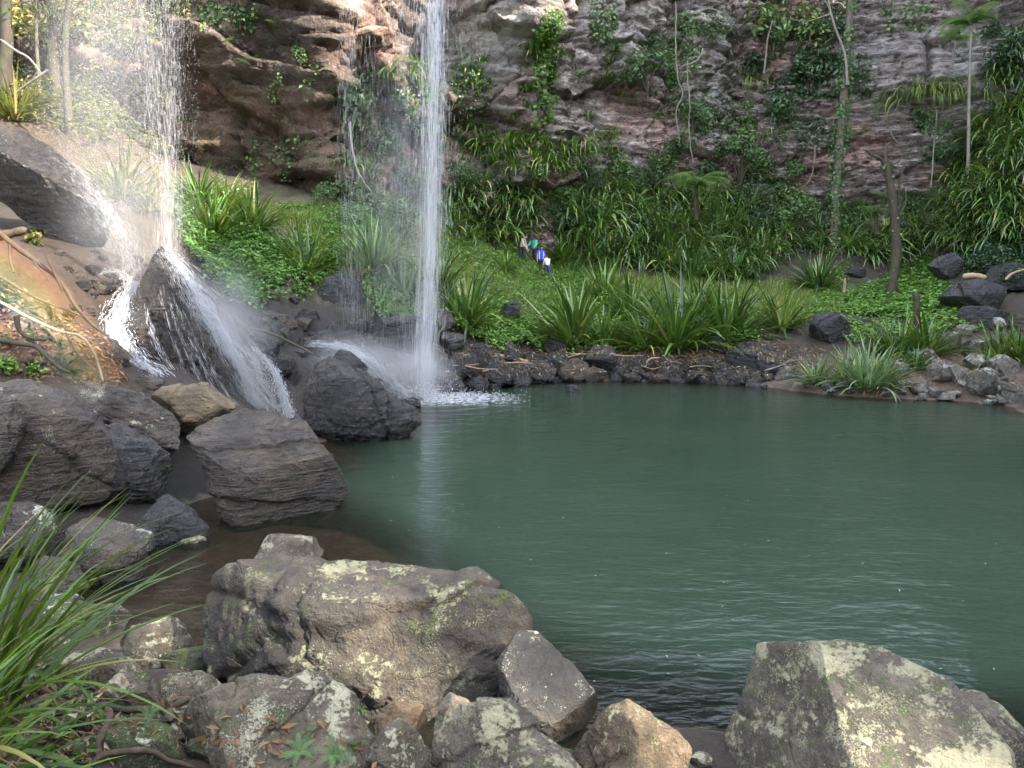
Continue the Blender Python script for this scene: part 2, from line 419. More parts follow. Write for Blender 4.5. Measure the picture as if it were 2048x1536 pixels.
for px, py, d in [(100, 1450, 4.05), (250, 1400, 5.0), (100, 1300, 5.95), (60, 1190, 7.6), (200, 1260, 6.8), (0, 1090, 9.0), (120, 1030, 9.6), (250, 960, 11.0), (340, 1010, 10.2), (330, 880, 11.8),
                  (40, 700, 12.5), (100, 690, 13.0), (60, 600, 14), (0, 500, 15), (130, 560, 15.2), (-150, 450, 16), (170, 680, 13.8), (220, 770, 13.4), (275, 730, 15.4), (250, 690, 15.9),
                  (240, 640, 16.2), (300, 690, 15.6), (230, 520, 17.6), (300, 560, 17.5), (340, 780, 13.8), (430, 800, 14.2), (300, 850, 12.2),
                  (400, 640, 19), (470, 730, 18.2), (520, 800, 18.4), (560, 845, 18.4), (590, 800, 19.5), (600, 730, 21), (640, 770, 19.3),
                  (750, 750, 23.5), (700, 700, 24), (800, 720, 25.2), (680, 600, 27), (500, 640, 24), (560, 560, 26.5), (550, 450, 30), (430, 500, 26), (700, 470, 31), (400, 400, 31),
                  (650, 410, 34), (800, 560, 29), (880, 640, 28.5), (900, 520, 37), (950, 600, 33), (900, 700, 27), (1050, 528, 45), (1090, 540, 44), (1150, 545, 43),
                  (980, 510, 43), (1100, 650, 33), (1080, 690, 31.2), (1250, 700, 30.5), (1400, 705, 30.2), (1300, 570, 39), (1500, 580, 39), (1550, 650, 33),
                  (1500, 490, 45), (1300, 440, 46), (1450, 430, 47.5), (1650, 565, 39.5), (1700, 645, 32), (1740, 715, 27.6), (1790, 595, 36), (1900, 650, 29.5),
                  (2000, 715, 26), (2060, 790, 22.5), (2000, 570, 34), (2060, 470, 39), (1900, 510, 43), (1690, 485, 45), (1780, 472, 47), (1780, 478, 51), (1860, 446, 48), (1700, 482, 50), (1950, 380, 42.5), (2060, 300, 41),
                  (1150, 420, 45.5), (1000, 440, 43.5), (920, 440, 41), (760, 420, 37), (280, 330, 27), (200, 230, 28), (80, 200, 28), (330, 440, 25), (60, 380, 22), (-200, 200, 26)]:
    ctrl.append(P3(px, py, d))
ctrl = np.array(ctrl)

def tps_fit(X, z, lam):
    n = len(X)
    r2 = ((X[:, None, :] - X[None, :, :]) ** 2).sum(-1)
    K = 0.5 * r2 * np.log(r2 + 1e-12)
    A = np.zeros((n + 3, n + 3)); A[:n, :n] = K + lam * np.eye(n)
    A[:n, n] = 1; A[:n, n + 1:] = X; A[n, :n] = 1; A[n + 1:, :n] = X.T
    return np.linalg.solve(A, np.concatenate([z, [0, 0, 0]]))
TX = ctrl[:, :2] / 10.0
TW = tps_fit(TX, ctrl[:, 2], 0.0015)

def tps_eval(X):
    X = np.asarray(X) / 10.0
    out = np.zeros(len(X))
    for s in range(0, len(X), 20000):
        Q = X[s:s + 20000]
        r2 = ((Q[:, None, :] - TX[None, :, :]) ** 2).sum(-1)
        out[s:s + 20000] = (0.5 * r2 * np.log(r2 + 1e-12)) @ TW[:-3] + TW[-3] + Q @ TW[-2:]
    return out

def ground_z(X):
    X = np.asarray(X, float)
    z = tps_eval(X)
    P = np.column_stack([X, np.zeros(len(X))])
    amp = np.clip(0.25 + 0.03 * (X[:, 1] - 4), 0.15, 0.9)
    z = z + 0.28 * amp * fbm(P * 0.45, 4) + 0.10 * amp * ridged(P * 1.6, 3) - 0.06 * amp
    # jumbled stone where the slope is bare rock
    for (cx_, cy_, sx_, sy_, am) in ((at(660, 690, 23)[0], 23, 4.5, 4.0, 0.75), (at(1150, 730, 29.5)[0], 29.6, 7.5, 1.4, 0.5), (at(80, 600, 14)[0], 13.7, 2.6, 2.0, 0.45), (-2.2, 4.6, 1.4, 1.4, 0.22), (at(560, 560, 28)[0], 28, 3.0, 3.0, 0.5)):
        wg = np.exp(-((X[:, 0] - cx_) / sx_) ** 2 - ((X[:, 1] - cy_) / sy_) ** 2)
        sel = wg > 0.02
        if sel.any():
            Q_ = P[sel]; fq = 1.1 if am > 0.3 else 2.6
            vv, ee = cellblock(Q_ * fq + 0.4 * np.column_stack([pn(Q_ * 1.3), pn(Q_ * 1.3 + 7), 0 * Q_[:, 0]]))
            z[sel] += wg[sel] * am * ((vv - 0.45) * 0.8 + 0.3 * np.clip(ee, 0, 0.5) - 0.12 + 0.25 * fbm(Q_ * 2.3, 4, 0.6))
    return np.clip(z, -3.0, 16)

gx = np.concatenate([np.arange(-70, -32, 2.0), np.arange(-32, -9, 0.22), np.arange(-9, 6, 0.10), np.arange(6, 36, 0.22), np.arange(36, 90, 3)])
gy = np.concatenate([np.arange(-60, -8, 3.0), np.arange(-8, 2, 0.4), np.arange(2, 19, 0.10), np.arange(19, 54, 0.18), np.arange(54, 120, 4)])
GX, GY = np.meshgrid(gx, gy)
XY = np.column_stack([GX.ravel(), GY.ravel()])
GZ = ground_z(XY)
far = np.maximum(np.maximum(np.abs(XY[:, 0]) - 40, 0), np.maximum(XY[:, 1] - 54, 0))
far = np.maximum(far, np.maximum(-8 - XY[:, 1], 0))
w = np.clip(far / 12, 0, 1); GZ = GZ * (1 - w) + 7.0 * w
TV = np.column_stack([XY, GZ])
nx_, ny_ = len(gx), len(gy)
a = (np.arange(ny_ - 1)[:, None] * nx_ + np.arange(nx_ - 1)[None, :]).ravel()
TF = np.column_stack([a, a + 1, a + nx_ + 1, a + nx_])
# soil kind: dark soil, orange clay bank, green slope, pool bed; one gap's shade painted
soil = np.tile(np.array([0.034, 0.025, 0.017, 1.0]), (len(TV), 1))
def put_soil_or_shade(center, rad, colr):
    d = np.linalg.norm((TV - np.array(center)) / np.array(rad), axis=1)
    wgt = np.clip(1.4 - d, 0, 1)[:, None]
    soil[:, :3] = soil[:, :3] * (1 - wgt) + np.array(colr) * wgt
put_soil_or_shade(at(650, 690, 23), (6, 5, 3), (0.018, 0.015, 0.014))
put_soil_or_shade(at(330, 720, 15.5), (3, 3, 2), (0.03, 0.022, 0.018))
put_soil_or_shade(at(250, 920, 11), (2.5, 2, 1.5), (0.018, 0.014, 0.011))
put_soil_or_shade(at(60, 560, 14.5), (2.3, 2.0, 2.2), (0.042, 0.021, 0.011))
put_soil_or_shade(at(60, 690, 13), (1.7, 1.2, 1.2), (0.07, 0.04, 0.022))
put_soil_or_shade(at(1000, 560, 40), (7, 7, 4), (0.085, 0.105, 0.04))
put_soil_or_shade(at(180, 120, 27), (8, 5, 7), (0.06, 0.042, 0.026))
put_soil_or_shade(at(190, 530, 17), (2.6, 2.2, 2.0), (0.032, 0.02, 0.013))
put_soil_or_shade(at(385, 930, 11.3), (1.3, 1.3, 1.2), (0.008, 0.007, 0.006))  # shade of the void between the boulders, painted black into the ground colour
put_soil_or_shade(at(1560, 600, 37), (7, 3.5, 3), (0.10, 0.10, 0.045))
put_soil_or_shade(at(1780, 580, 36), (5, 4, 3), (0.05, 0.08, 0.02))
put_soil_or_shade(at(650, 450, 31), (6, 5, 4), (0.10, 0.09, 0.045))
put_soil_or_shade(at(1200, 735, 29.6), (10, 1.6, 1.2), (0.028, 0.019, 0.014))
put_soil_or_shade(at(1330, 706, 30.2), (5, 0.7, 0.7), (0.09, 0.042, 0.026))
put_soil_or_shade(at(1850, 740, 25.5), (6, 2.5, 2), (0.11, 0.075, 0.055))
bed = TV[:, 2] < 0.02
soil[bed, :3] = (0.10, 0.075, 0.055)
me = mesh_np('ground', TV, TF, tint=None)
ca = me.attributes.new('soil', 'FLOAT_COLOR', 'POINT'); ca.data.foreach_set('color', soil.astype(np.float32).ravel())
m, nt = new_mat('ground'); k = N(nt)
at_ = k.n('ShaderNodeAttribute', attribute_name='soil'); tc = k.n('ShaderNodeTexCoord')
n1 = k.noise(tc.outputs['Object'], 1.1, 8, 0.65); n2 = k.noise(tc.outputs['Object'], 9, 8, 0.7); n3 = k.noise(tc.outputs['Object'], 45, 4, 0.6)
col = k.mix(0.8, at_.outputs['Color'], k.ramp(n1, [(0.3, 0.45), (0.5, 1.0), (0.72, 1.6)]), 'MULTIPLY')
col = k.mix(0.8, col, k.ramp(n2, [(0.3, 0.4), (0.5, 1.0), (0.7, 1.6)]), 'MULTIPLY')
col = k.mix(0.6, col, k.ramp(n3, [(0.3, 0.5), (0.5, 1.0), (0.7, 1.6)]), 'MULTIPLY')
b = k.n('ShaderNodeBsdfPrincipled'); k.link(col, b.inputs['Base Color']); b.inputs['Roughness'].default_value = 0.8
bp = k.n('ShaderNodeBump'); bp.inputs['Strength'].default_value = 0.9; bp.inputs['Distance'].default_value = 0.08
k.link(k.math('ADD', n2, k.math('MULTIPLY', n3, 0.3)), bp.inputs['Height']); k.link(bp.outputs[0], b.inputs['Normal'])
out = k.n('ShaderNodeOutputMaterial'); k.link(b.outputs[0], out.inputs[0])
M['ground'] = m
ground = struct(obj('ground', me, m), label='brown earth and stony banks sloping up from the plunge pool', cat='ground')

# ------------------------------------------------------------------ cliff
plan = np.array([(-26, -8), (-29, 8), (-29, 20), (-25, 28), (-21.5, 31), (-17.5, 33.5), (-14.1, 35), (-11.5, 34.5), (-8.4, 34.6), (-7.2, 36.5), (-6.6, 40), (-3.4, 42.3), (0.7, 43.5),
                 (5.2, 46.5), (10.4, 48.4), (12.4, 50), (16, 52), (22.7, 52), (28.5, 49.5), (31.5, 45.5), (35, 38), (38, 28), (39, 15), (38.5, 0), (36, -12), (28, -24), (12, -30)], float)
dens = spline(plan, 4000)
seg = np.concatenate([[0], np.cumsum(np.linalg.norm(np.diff(dens, axis=0), axis=1))])
# finer columns where the photo sees the wall
svals = []
s_ = 0.0
while s_ < seg[-1]:
    x = np.interp(s_, seg, dens[:, 0]); y = np.interp(s_, seg, dens[:, 1])
    svals.append(s_); s_ += 0.11 if (y > 26 and x < 34) else (0.25 if y < 2 and x > 20 else 0.6)
svals = np.array(svals)
cx = np.interp(svals, seg, dens[:, 0]); cy = np.interp(svals, seg, dens[:, 1])
tx = np.gradient(cx); ty = np.gradient(cy); ln = np.hypot(tx, ty); nxn, nyn = ty / ln, -tx / ln     # towards the basin
zs = np.concatenate([np.arange(-2, 3, 0.5), np.arange(3, 22, 0.11), np.arange(22, 46, 0.7)])
# rim height along the wall
rim = np.interp(svals, [0, svals[-1]], [0, 0])
def rim_h(x, y):
    h = np.full(len(x), 27.0)
    h = np.where(x < -19, 20 + 0 * x, h)
    # unseen wall on the sun's side: crest and notch shaped to place sun patches
    aa = 0.469 * x + 0.883 * y
    B = np.interp(aa, [0, 3.7, 3.9, 5.0, 5.2, 7.8, 8.6, 10, 13, 20, 26, 31, 36, 38, 44, 56, 70], [7, 7, -0.8, -0.8, 9.0, 9.0, 8.8, 9.4, 12.6, 17, 21.6, 23.0, 22.8, 23.5, 28, 31, 33])
    zz = (B + 0.506 * x - 0.269 * y) / 0.819
    return np.where((x > 30) & (y < 47), np.clip(zz, 4, 60), h)
rim = rim_h(cx, cy)
rim = np.convolve(np.pad(rim, 1, mode='edge'), np.ones(3) / 3, 'valid')
U = np.repeat(np.arange(len(svals)), len(zs)); Z = np.tile(zs, len(svals))
Z = np.where(Z > 22, 22 + (Z - 22) * (np.maximum(rim[U], 22.5) - 22) / 23.3, Z)
Z = np.where(rim[U] < 22, np.minimum(Z, rim[U] + 0.02 * Z), Z)
CX, CY = cx[U], cy[U]
base = np.column_stack([CX, CY, Z])
def gb(px, py, d, rx, rz, amp):
    c = at(px, py, d)
    q = ((CX - c[0]) / rx) ** 2 + ((CY - c[1]) / 6.0) ** 2 * 0.3 + ((Z - c[2]) / rz) ** 2
    return amp * np.exp(-q)
off = np.zeros(len(Z))
off += gb(480, 40, 35, 5.0, 2.6, 2.6)        # overhanging brow above the hollow
off += gb(520, 290, 35, 3.2, 2.4, -2.0)      # hollow
off += gb(640, 210, 34.6, 0.9, 3.5, 1.0)     # lit buttress
off += gb(960, 30, 42, 2.6, 2.6, 2.4)        # hanging lip
off += gb(1040, 60, 43, 1.8, 2.3, 2.0)
off += gb(990, 250, 43, 2.8, 1.6, -0.9)
off += gb(1240, 60, 46.5, 2.2, 3.2, 1.0)
off += gb(1250, 210, 47, 2.6, 1.3, -1.2)
off += gb(1420, 110, 49.5, 1.2, 4.5, 0.8)
off += gb(1870, 130, 51, 3.5, 2.2, 1.0)
off += gb(1720, 300, 51.5, 6, 1.4, 0.6)
off += gb(1720, 420, 51.5, 6, 0.8, -1.2)
off += gb(1985, 40, 48, 1.8, 2.5, -1.5)
off += np.where((CX < -19) | (CX > 33.5), 0, 0.10) * np.clip(Z - 16, 0, 30)
# slanting fissures
def fissure(p0, p1, wdt, dep):
    a_, b_ = at(*p0), at(*p1)
    t = np.clip((Z - a_[2]) / (b_[2] - a_[2]), 0, 1)
    xx = a_[0] + t * (b_[0] - a_[0])
    inside = (Z > min(a_[2], b_[2]) - 0.2) & (Z < max(a_[2], b_[2]) + 0.2) & (CY > 38)
    return np.where(inside, -dep * np.exp(-((CX - xx) / wdt) ** 2), 0)
off += fissure((1092, 0, 43), (1082, 250, 43), 0.35, 1.0)
off += fissure((1136, 0, 44), (1142, 170, 44), 0.25, 0.7)
off += fissure((1350, 0, 48), (1362, 260, 48), 0.5, 1.1)
off += fissure((1848, 90, 51), (1850, 170, 51), 0.22, 0.7)
# bedding: strongly layered on the far wall, chunky near the falls
layer = np.clip((CX - 4) / 8, 0, 1)
dip = 0.10 * CX + 0.05 * CY
Q = np.column_stack([CX * 0.17, CY * 0.17, (Z + 0.12 * CX) * 0.42])
Qw = Q + 0.35 * np.column_stack([pn(base * 0.35), pn(base * 0.35 + 20), pn(base * 0.35 + 40)])
v1, e1 = cellblock(Qw)
v2, e2 = cellblock(Qw * 2.7 + 5)
off += (1 - 0.5 * layer) * ((v1 - 0.5) * 1.7 + (v2 - 0.5) * 0.7)
off -= 0.40 * np.exp(-(e1 / 0.025) ** 2) + 0.18 * np.exp(-(e2 / 0.03) ** 2)
wv = 0.25 * fbm(base * 0.3, 3)
S1 = np.column_stack([CX * 0.18, CY * 0.18, (Z + dip + wv) * 2.6])
S2 = np.column_stack([CX * 0.5, CY * 0.5, (Z + dip + wv) * 6.0])
off += layer * (0.50 * fbm(S1, 4, 0.6) + 0.16 * ridged(S2, 3)) + (1 - layer) * (0.7 * fbm(base * 0.33, 5, 0.55) + 0.30 * fbm(S2 * 0.45, 3) + 0.10 * ridged(base * 1.4, 3))
off += (1 - 0.6 * layer) * 0.19 * fbm(base * 0.8, 5, 0.6) + 0.05 * ridged(base * 3.6, 2)
def ledges(th, run, amp, gro):
    t_ = (Z + dip + wv + 0.15 * pn(base * 0.7)) / th; kk = np.floor(t_).astype(np.int64)
    jj = np.floor(CX / run + 5.3 * GRAD[kk & 255, 0] + 0.35 * pn(base * 0.9)).astype(np.int64)
    r_ = PERM[PERM[kk & 255] + (jj & 255)] / 255.0; fr_ = t_ - kk
    return amp * (r_ - 0.5) - gro * np.exp(-(np.minimum(fr_, 1 - fr_) / 0.10) ** 2)
off += (0.25 + 0.75 * layer) * (ledges(1.15, 6.5, 0.42, 0.16) + ledges(0.36, 3.0, 0.15, 0.08))
off += (1 - layer) * (0.09 * fbm(base * 2.7, 3, 0.6) + 0.05 * ridged(base * 4.0, 2))
off += np.where((CX > 33) | (CX < -22), 0.5, 1.0) * 0.8 * fbm(base * 0.12, 3)
nrmx, nrmy = nxn[U], nyn[U]
jag = 0.10 * fbm(np.column_stack([CX * 0.7, CY * 0.7, Z * 1.8]) + 11, 4)
CV = np.column_stack([CX + nrmx * off, CY + nrmy * off, Z + jag * (Z > 1) + 0.25 * layer * (v1 - 0.5)])
nzr = len(zs)
a = (np.arange(len(svals) - 1)[:, None] * nzr + np.arange(nzr - 1)[None, :]).ravel()
CF = np.column_stack([a, a + nzr, a + nzr + 1, a + 1])
cme = mesh_np('cliff', CV, CF)
attr(cme, 'warm', np.clip((2.5 - CX) / 6 + 0.25 * fbm(base * 0.3 + 3, 3), 0, 1))
attr(cme, 'layer', layer)
# dirt apron in the hollow by the falls
hol = np.exp(-(((CX + 11.2) / 3.6) ** 2 + ((Z - at(520, 330, 35)[2]) / 2.6) ** 2))
attr(cme, 'dirt', np.clip(hol * 1.5, 0, 1))
# bleached edges on the outstanding faces
blo = np.exp(-(((CX - at(960, 110, 42)[0]) / 2.2) ** 2 + ((Z - at(960, 110, 42)[2]) / 2.0) ** 2)) + 0.8 * np.exp(-(((CX - at(1420, 130, 49)[0]) / 1.6) ** 2 + ((Z - at(1420, 130, 49)[2]) / 5) ** 2)) \
    + 0.9 * np.exp(-(((CX - at(1850, 110, 51)[0]) / 5) ** 2 + ((Z - at(1850, 110, 51)[2]) / 3.0) ** 2)) + 0.5 * np.exp(-(((CX - at(1250, 70, 46)[0]) / 3) ** 2 + ((Z - at(1250, 70, 46)[2]) / 2.0) ** 2))
attr(cme, 'pale', np.clip(blo, 0, 1))
m, nt = new_mat('cliff_rock'); k = N(nt)
tc = k.n('ShaderNodeTexCoord'); v = tc.outputs['Object']
A = {q: k.n('ShaderNodeAttribute', attribute_name=q).outputs['Fac'] for q in ('warm', 'layer', 'dirt', 'pale')}
mp = k.n('ShaderNodeMapping'); mp.inputs['Rotation'].default_value = (0.0, 0.09, 0); mp.inputs['Scale'].default_value = (0.35, 0.35, 3.2); k.link(v, mp.inputs[0])
wob = k.n('ShaderNodeTexNoise'); wob.inputs['Scale'].default_value = 0.35; k.link(v, wob.inputs['Vector'])
sc = k.n('ShaderNodeVectorMath', operation='SCALE'); sc.inputs['Scale'].default_value = 2.4; k.link(wob.outputs['Color'], sc.inputs[0])
ad = k.n('ShaderNodeVectorMath', operation='ADD'); k.link(mp.outputs[0], ad.inputs[0]); k.link(sc.outputs[0], ad.inputs[1])
s1 = k.noise(ad.outputs[0], 1.1, 9, 0.66, 0.5); s2 = k.noise(ad.outputs[0], 4.2, 6, 0.65, 0.3)
n1 = k.noise(v, 0.32, 8, 0.62, 0.4); n2 = k.noise(v, 2.3, 9, 0.7); n3 = k.noise(v, 11, 6, 0.65)
grey = k.ramp(s1, [(0.27, (0.028, 0.022, 0.023)), (0.40, (0.12, 0.095, 0.09)), (0.52, (0.26, 0.215, 0.20)), (0.66, (0.52, 0.485, 0.46))])
warm = k.ramp(n1, [(0.30, (0.04, 0.03, 0.025)), (0.46, (0.11, 0.08, 0.066)), (0.58, (0.20, 0.15, 0.118)), (0.72, (0.38, 0.30, 0.235))])
col = k.mix(A['warm'], grey, warm)
red = k.ramp(k.noise(v, 0.21, 5, 0.6), [(0.5, 0.0), (0.62, 0.7)])
col = k.mix(red, col, k.mix(1.0, col, (1.25, 0.85, 0.75), 'MULTIPLY'))
col = k.mix(0.75, col, k.ramp(n2, [(0.32, 0.35), (0.5, 1.0), (0.68, 1.9)]), 'MULTIPLY')
col = k.mix(0.8, col, k.ramp(n3, [(0.3, 0.45), (0.5, 1.0), (0.7, 1.6)]), 'MULTIPLY')
col = k.mix(k.math('MULTIPLY', A['layer'], 0.8), col, k.mix(1.0, col, k.ramp(s2, [(0.36, 0.35), (0.46, 1.0), (0.70, 1.45)]), 'MULTIPLY'))
# lichen bloom on outstanding faces
pf = k.math('MULTIPLY', A['pale'], k.ramp(k.math('ADD', k.math('MULTIPLY', n2, 0.5), k.math('MULTIPLY', s1, 0.6)), [(0.44, 0.0), (0.58, 0.9)]))
col = k.mix(pf, col, (0.46, 0.45, 0.45))
pf2 = k.ramp(k.math('ADD', k.math('MULTIPLY', k.noise(v, 0.6, 3), 0.6), k.math('MULTIPLY', n3, 0.42)), [(0.62, 0.0), (0.66, 0.5), (0.75, 0.8)])
col = k.mix(pf2, col, (0.37, 0.37, 0.36))
dirtc = k.ramp(n3, [(0.3, (0.045, 0.028, 0.016)), (0.5, (0.10, 0.068, 0.042)), (0.7, (0.19, 0.135, 0.09))])
col = k.mix(k.math('MULTIPLY', A['dirt'], k.ramp(n2, [(0.35, 0.2), (0.5, 1.0)])), col, dirtc)
geo = k.n('ShaderNodeNewGeometry'); sp_ = k.n('ShaderNodeSeparateXYZ'); k.link(geo.outputs['Normal'], sp_.inputs[0])
up = k.ramp(sp_.outputs['Z'], [(0.2, 0.0), (0.6, 1.0)])
mf = k.math('MULTIPLY', k.math('ADD', k.math('MULTIPLY', up, 0.55), 0.40), k.ramp(k.noise(v, 0.8, 8, 0.7), [(0.50, 0.0), (0.60, 1.0)]))
mf = k.math('MULTIPLY', mf, k.ramp(k.noise(v, 0.15, 3), [(0.42, 0.1), (0.55, 1.0)]))
col = k.mix(mf, col, k.ramp(n3, [(0.3, (0.02, 0.032, 0.01)), (0.7, (0.075, 0.105, 0.03))]))
b = k.n('ShaderNodeBsdfPrincipled'); k.link(col, b.inputs['Base Color'])
k.link(k.ramp(n2, [(0.3, 0.5), (0.7, 0.85)]), b.inputs['Roughness'])
h = k.math('ADD', k.math('MULTIPLY', n2, 1.3), k.math('MULTIPLY', n3, 0.4))
h = k.math('ADD', h, k.math('MULTIPLY', A['layer'], k.math('ADD', k.math('MULTIPLY', s1, 1.8), k.math('MULTIPLY', s2, 1.0))))
bp = k.n('ShaderNodeBump'); bp.inputs['Strength'].default_value = 1.0; bp.inputs['Distance'].default_value = 0.32
k.link(h, bp.inputs['Height']); k.link(bp.outputs[0], b.inputs['Normal'])
out = k.n('ShaderNodeOutputMaterial'); k.link(b.outputs[0], out.inputs[0])
cliff = struct(obj('cliff', cme, m), label='layered grey and brown rock cliff curving round the plunge pool', cat='cliff')

# ray helper on the built land
BV_T = BVHTree.FromPolygons([tuple(p) for p in TV.tolist()], TF.tolist())
BV_C = BVHTree.FromPolygons([tuple(p) for p in CV.tolist()], CF.tolist())
def hit(px, py, which='tc'):
    r = ray(px, py); dv = Vector(r).normalized(); o = Vector(CAM)
    best = None
    if 't' in which:
        h_ = BV_T.ray_cast(o, dv)
        if h_[0] is not None: best = h_
    if 'c' in which:
        h_ = BV_C.ray_cast(o, dv)
        if h_[0] is not None and (best is None or h_[3] < best[3]): best = h_
    if best is None: return None
    n_ = best[1]
    if n_.dot(dv) > 0: n_ = -n_
    return np.array(best[0]), np.array(n_)
def drop(x, y):
    h_ = BV_T.ray_cast(Vector((x, y, 40)), Vector((0, 0, -1)))
    return h_[0][2] if h_[0] is not None else 0.0

# ------------------------------------------------------------------ pool water
wx = np.concatenate([np.arange(-12, 14, 0.5), np.arange(14, 40, 2.0)]); wy = np.concatenate([np.arange(2.5, 30, 0.5), np.arange(30, 36, 1.0)])
WX, WY = np.meshgrid(wx, wy); WV = np.column_stack([WX.ravel(), WY.ravel(), np.zeros(WX.size)])
a = (np.arange(len(wy) - 1)[:, None] * len(wx) + np.arange(len(wx) - 1)[None, :]).ravel()
WF = np.column_stack([a, a + 1, a + len(wx) + 1, a + len(wx)])
cen = WV[WF].mean(1); tz = tps_eval(cen[:, :2])
WF = WF[tz < 0.9]
wme = mesh_np('pool_water', WV, WF)
dep = np.clip(-tps_eval(WV[:, :2]), 0, 3)
attr(wme, 'depth', dep)
m, nt = new_mat('pool_water'); k = N(nt)
tc = k.n('ShaderNodeTexCoord'); v = tc.outputs['Object']
dp = k.n('ShaderNodeAttribute', attribute_name='depth').outputs['Fac']
mp = k.n('ShaderNodeMapping'); mp.inputs['Scale'].default_value = (1.0, 2.2, 1.0); mp.inputs['Rotation'].default_value = (0, 0, 0.25); k.link(v, mp.inputs[0])
w1 = k.noise(mp.outputs[0], 1.1, 3, 0.5, 0.3); w2 = k.noise(mp.outputs[0], 4.5, 4, 0.55, 0.3); w3 = k.noise(v, 0.25, 3)
# rings that spread from where the tall fall lands
fall = onwater(850, 797)
gm = k.n('ShaderNodeVectorMath', operation='DISTANCE'); k.link(v, gm.inputs[0]); gm.inputs[1].default_value = tuple(fall)
rg = k.math('SINE', k.math('ADD', k.math('MULTIPLY', gm.outputs['Value'], 7.5), k.math('MULTIPLY', w1, 9.0)))
rgf = k.n('ShaderNodeMapRange'); rgf.inputs[1].default_value = 1.0; rgf.inputs[2].default_value = 15.0; rgf.inputs[3].default_value = 0.42; rgf.inputs[4].default_value = 0.05
k.link(gm.outputs['Value'], rgf.inputs[0])
hh = k.math('ADD', k.math('MULTIPLY', w1, 1.1), k.math('MULTIPLY', w2, 0.42))
hh = k.math('ADD', hh, k.math('MULTIPLY', rg, k.math('MULTIPLY', rgf.outputs[0], 0.30)))
bp = k.n('ShaderNodeBump'); bp.inputs['Strength'].default_value = 0.28; bp.inputs['Distance'].default_value = 0.11
k.link(hh, bp.inputs['Height'])
body = k.ramp(w3, [(0.35, (0.0265, 0.0445, 0.0305)), (0.65, (0.033, 0.0535, 0.0365))])
dif = k.n('ShaderNodeBsdfDiffuse'); k.link(body, dif.inputs[0])
trn = k.n('ShaderNodeBsdfTransparent'); trn.inputs[0].default_value = (0.55, 0.45, 0.36, 1)
df = k.n('ShaderNodeMapRange'); df.interpolation_type = 'SMOOTHSTEP'; df.inputs[1].default_value = 0.15; df.inputs[2].default_value = 0.95; df.inputs[3].default_value = 0.12
k.link(dp, df.inputs[0])
mx1 = k.n('ShaderNodeMixShader'); k.link(df.outputs[0], mx1.inputs[0]); k.link(trn.outputs[0], mx1.inputs[1]); k.link(dif.outputs[0], mx1.inputs[2])
gl = k.n('ShaderNodeBsdfGlossy'); gl.inputs['Roughness'].default_value = 0.06; k.link(bp.outputs[0], gl.inputs['Normal'])
fr = k.n('ShaderNodeFresnel'); fr.inputs['IOR'].default_value = 1.33; k.link(bp.outputs[0], fr.inputs['Normal'])
mx2 = k.n('ShaderNodeMixShader'); k.link(fr.outputs[0], mx2.inputs[0]); k.link(mx1.outputs[0], mx2.inputs[1]); k.link(gl.outputs[0], mx2.inputs[2])
out = k.n('ShaderNodeOutputMaterial'); k.link(mx2.outputs[0], out.inputs[0])
water = struct(obj('pool_water', wme, m), label='murky green water of the plunge pool with small ripples', cat='water')
# ------------------------------------------------------------------ boulders
_ICO = {}
def ico(n):
    if n not in _ICO:
        bm = bmesh.new(); bmesh.ops.create_icosphere(bm, subdivisions=n, radius=1.0)
        V = np.array([v.co[:] for v in bm.verts]); Fc = np.array([[v.index for v in f.verts] for f in bm.faces]); bm.free()
        _ICO[n] = (V, Fc)
    return _ICO[n]

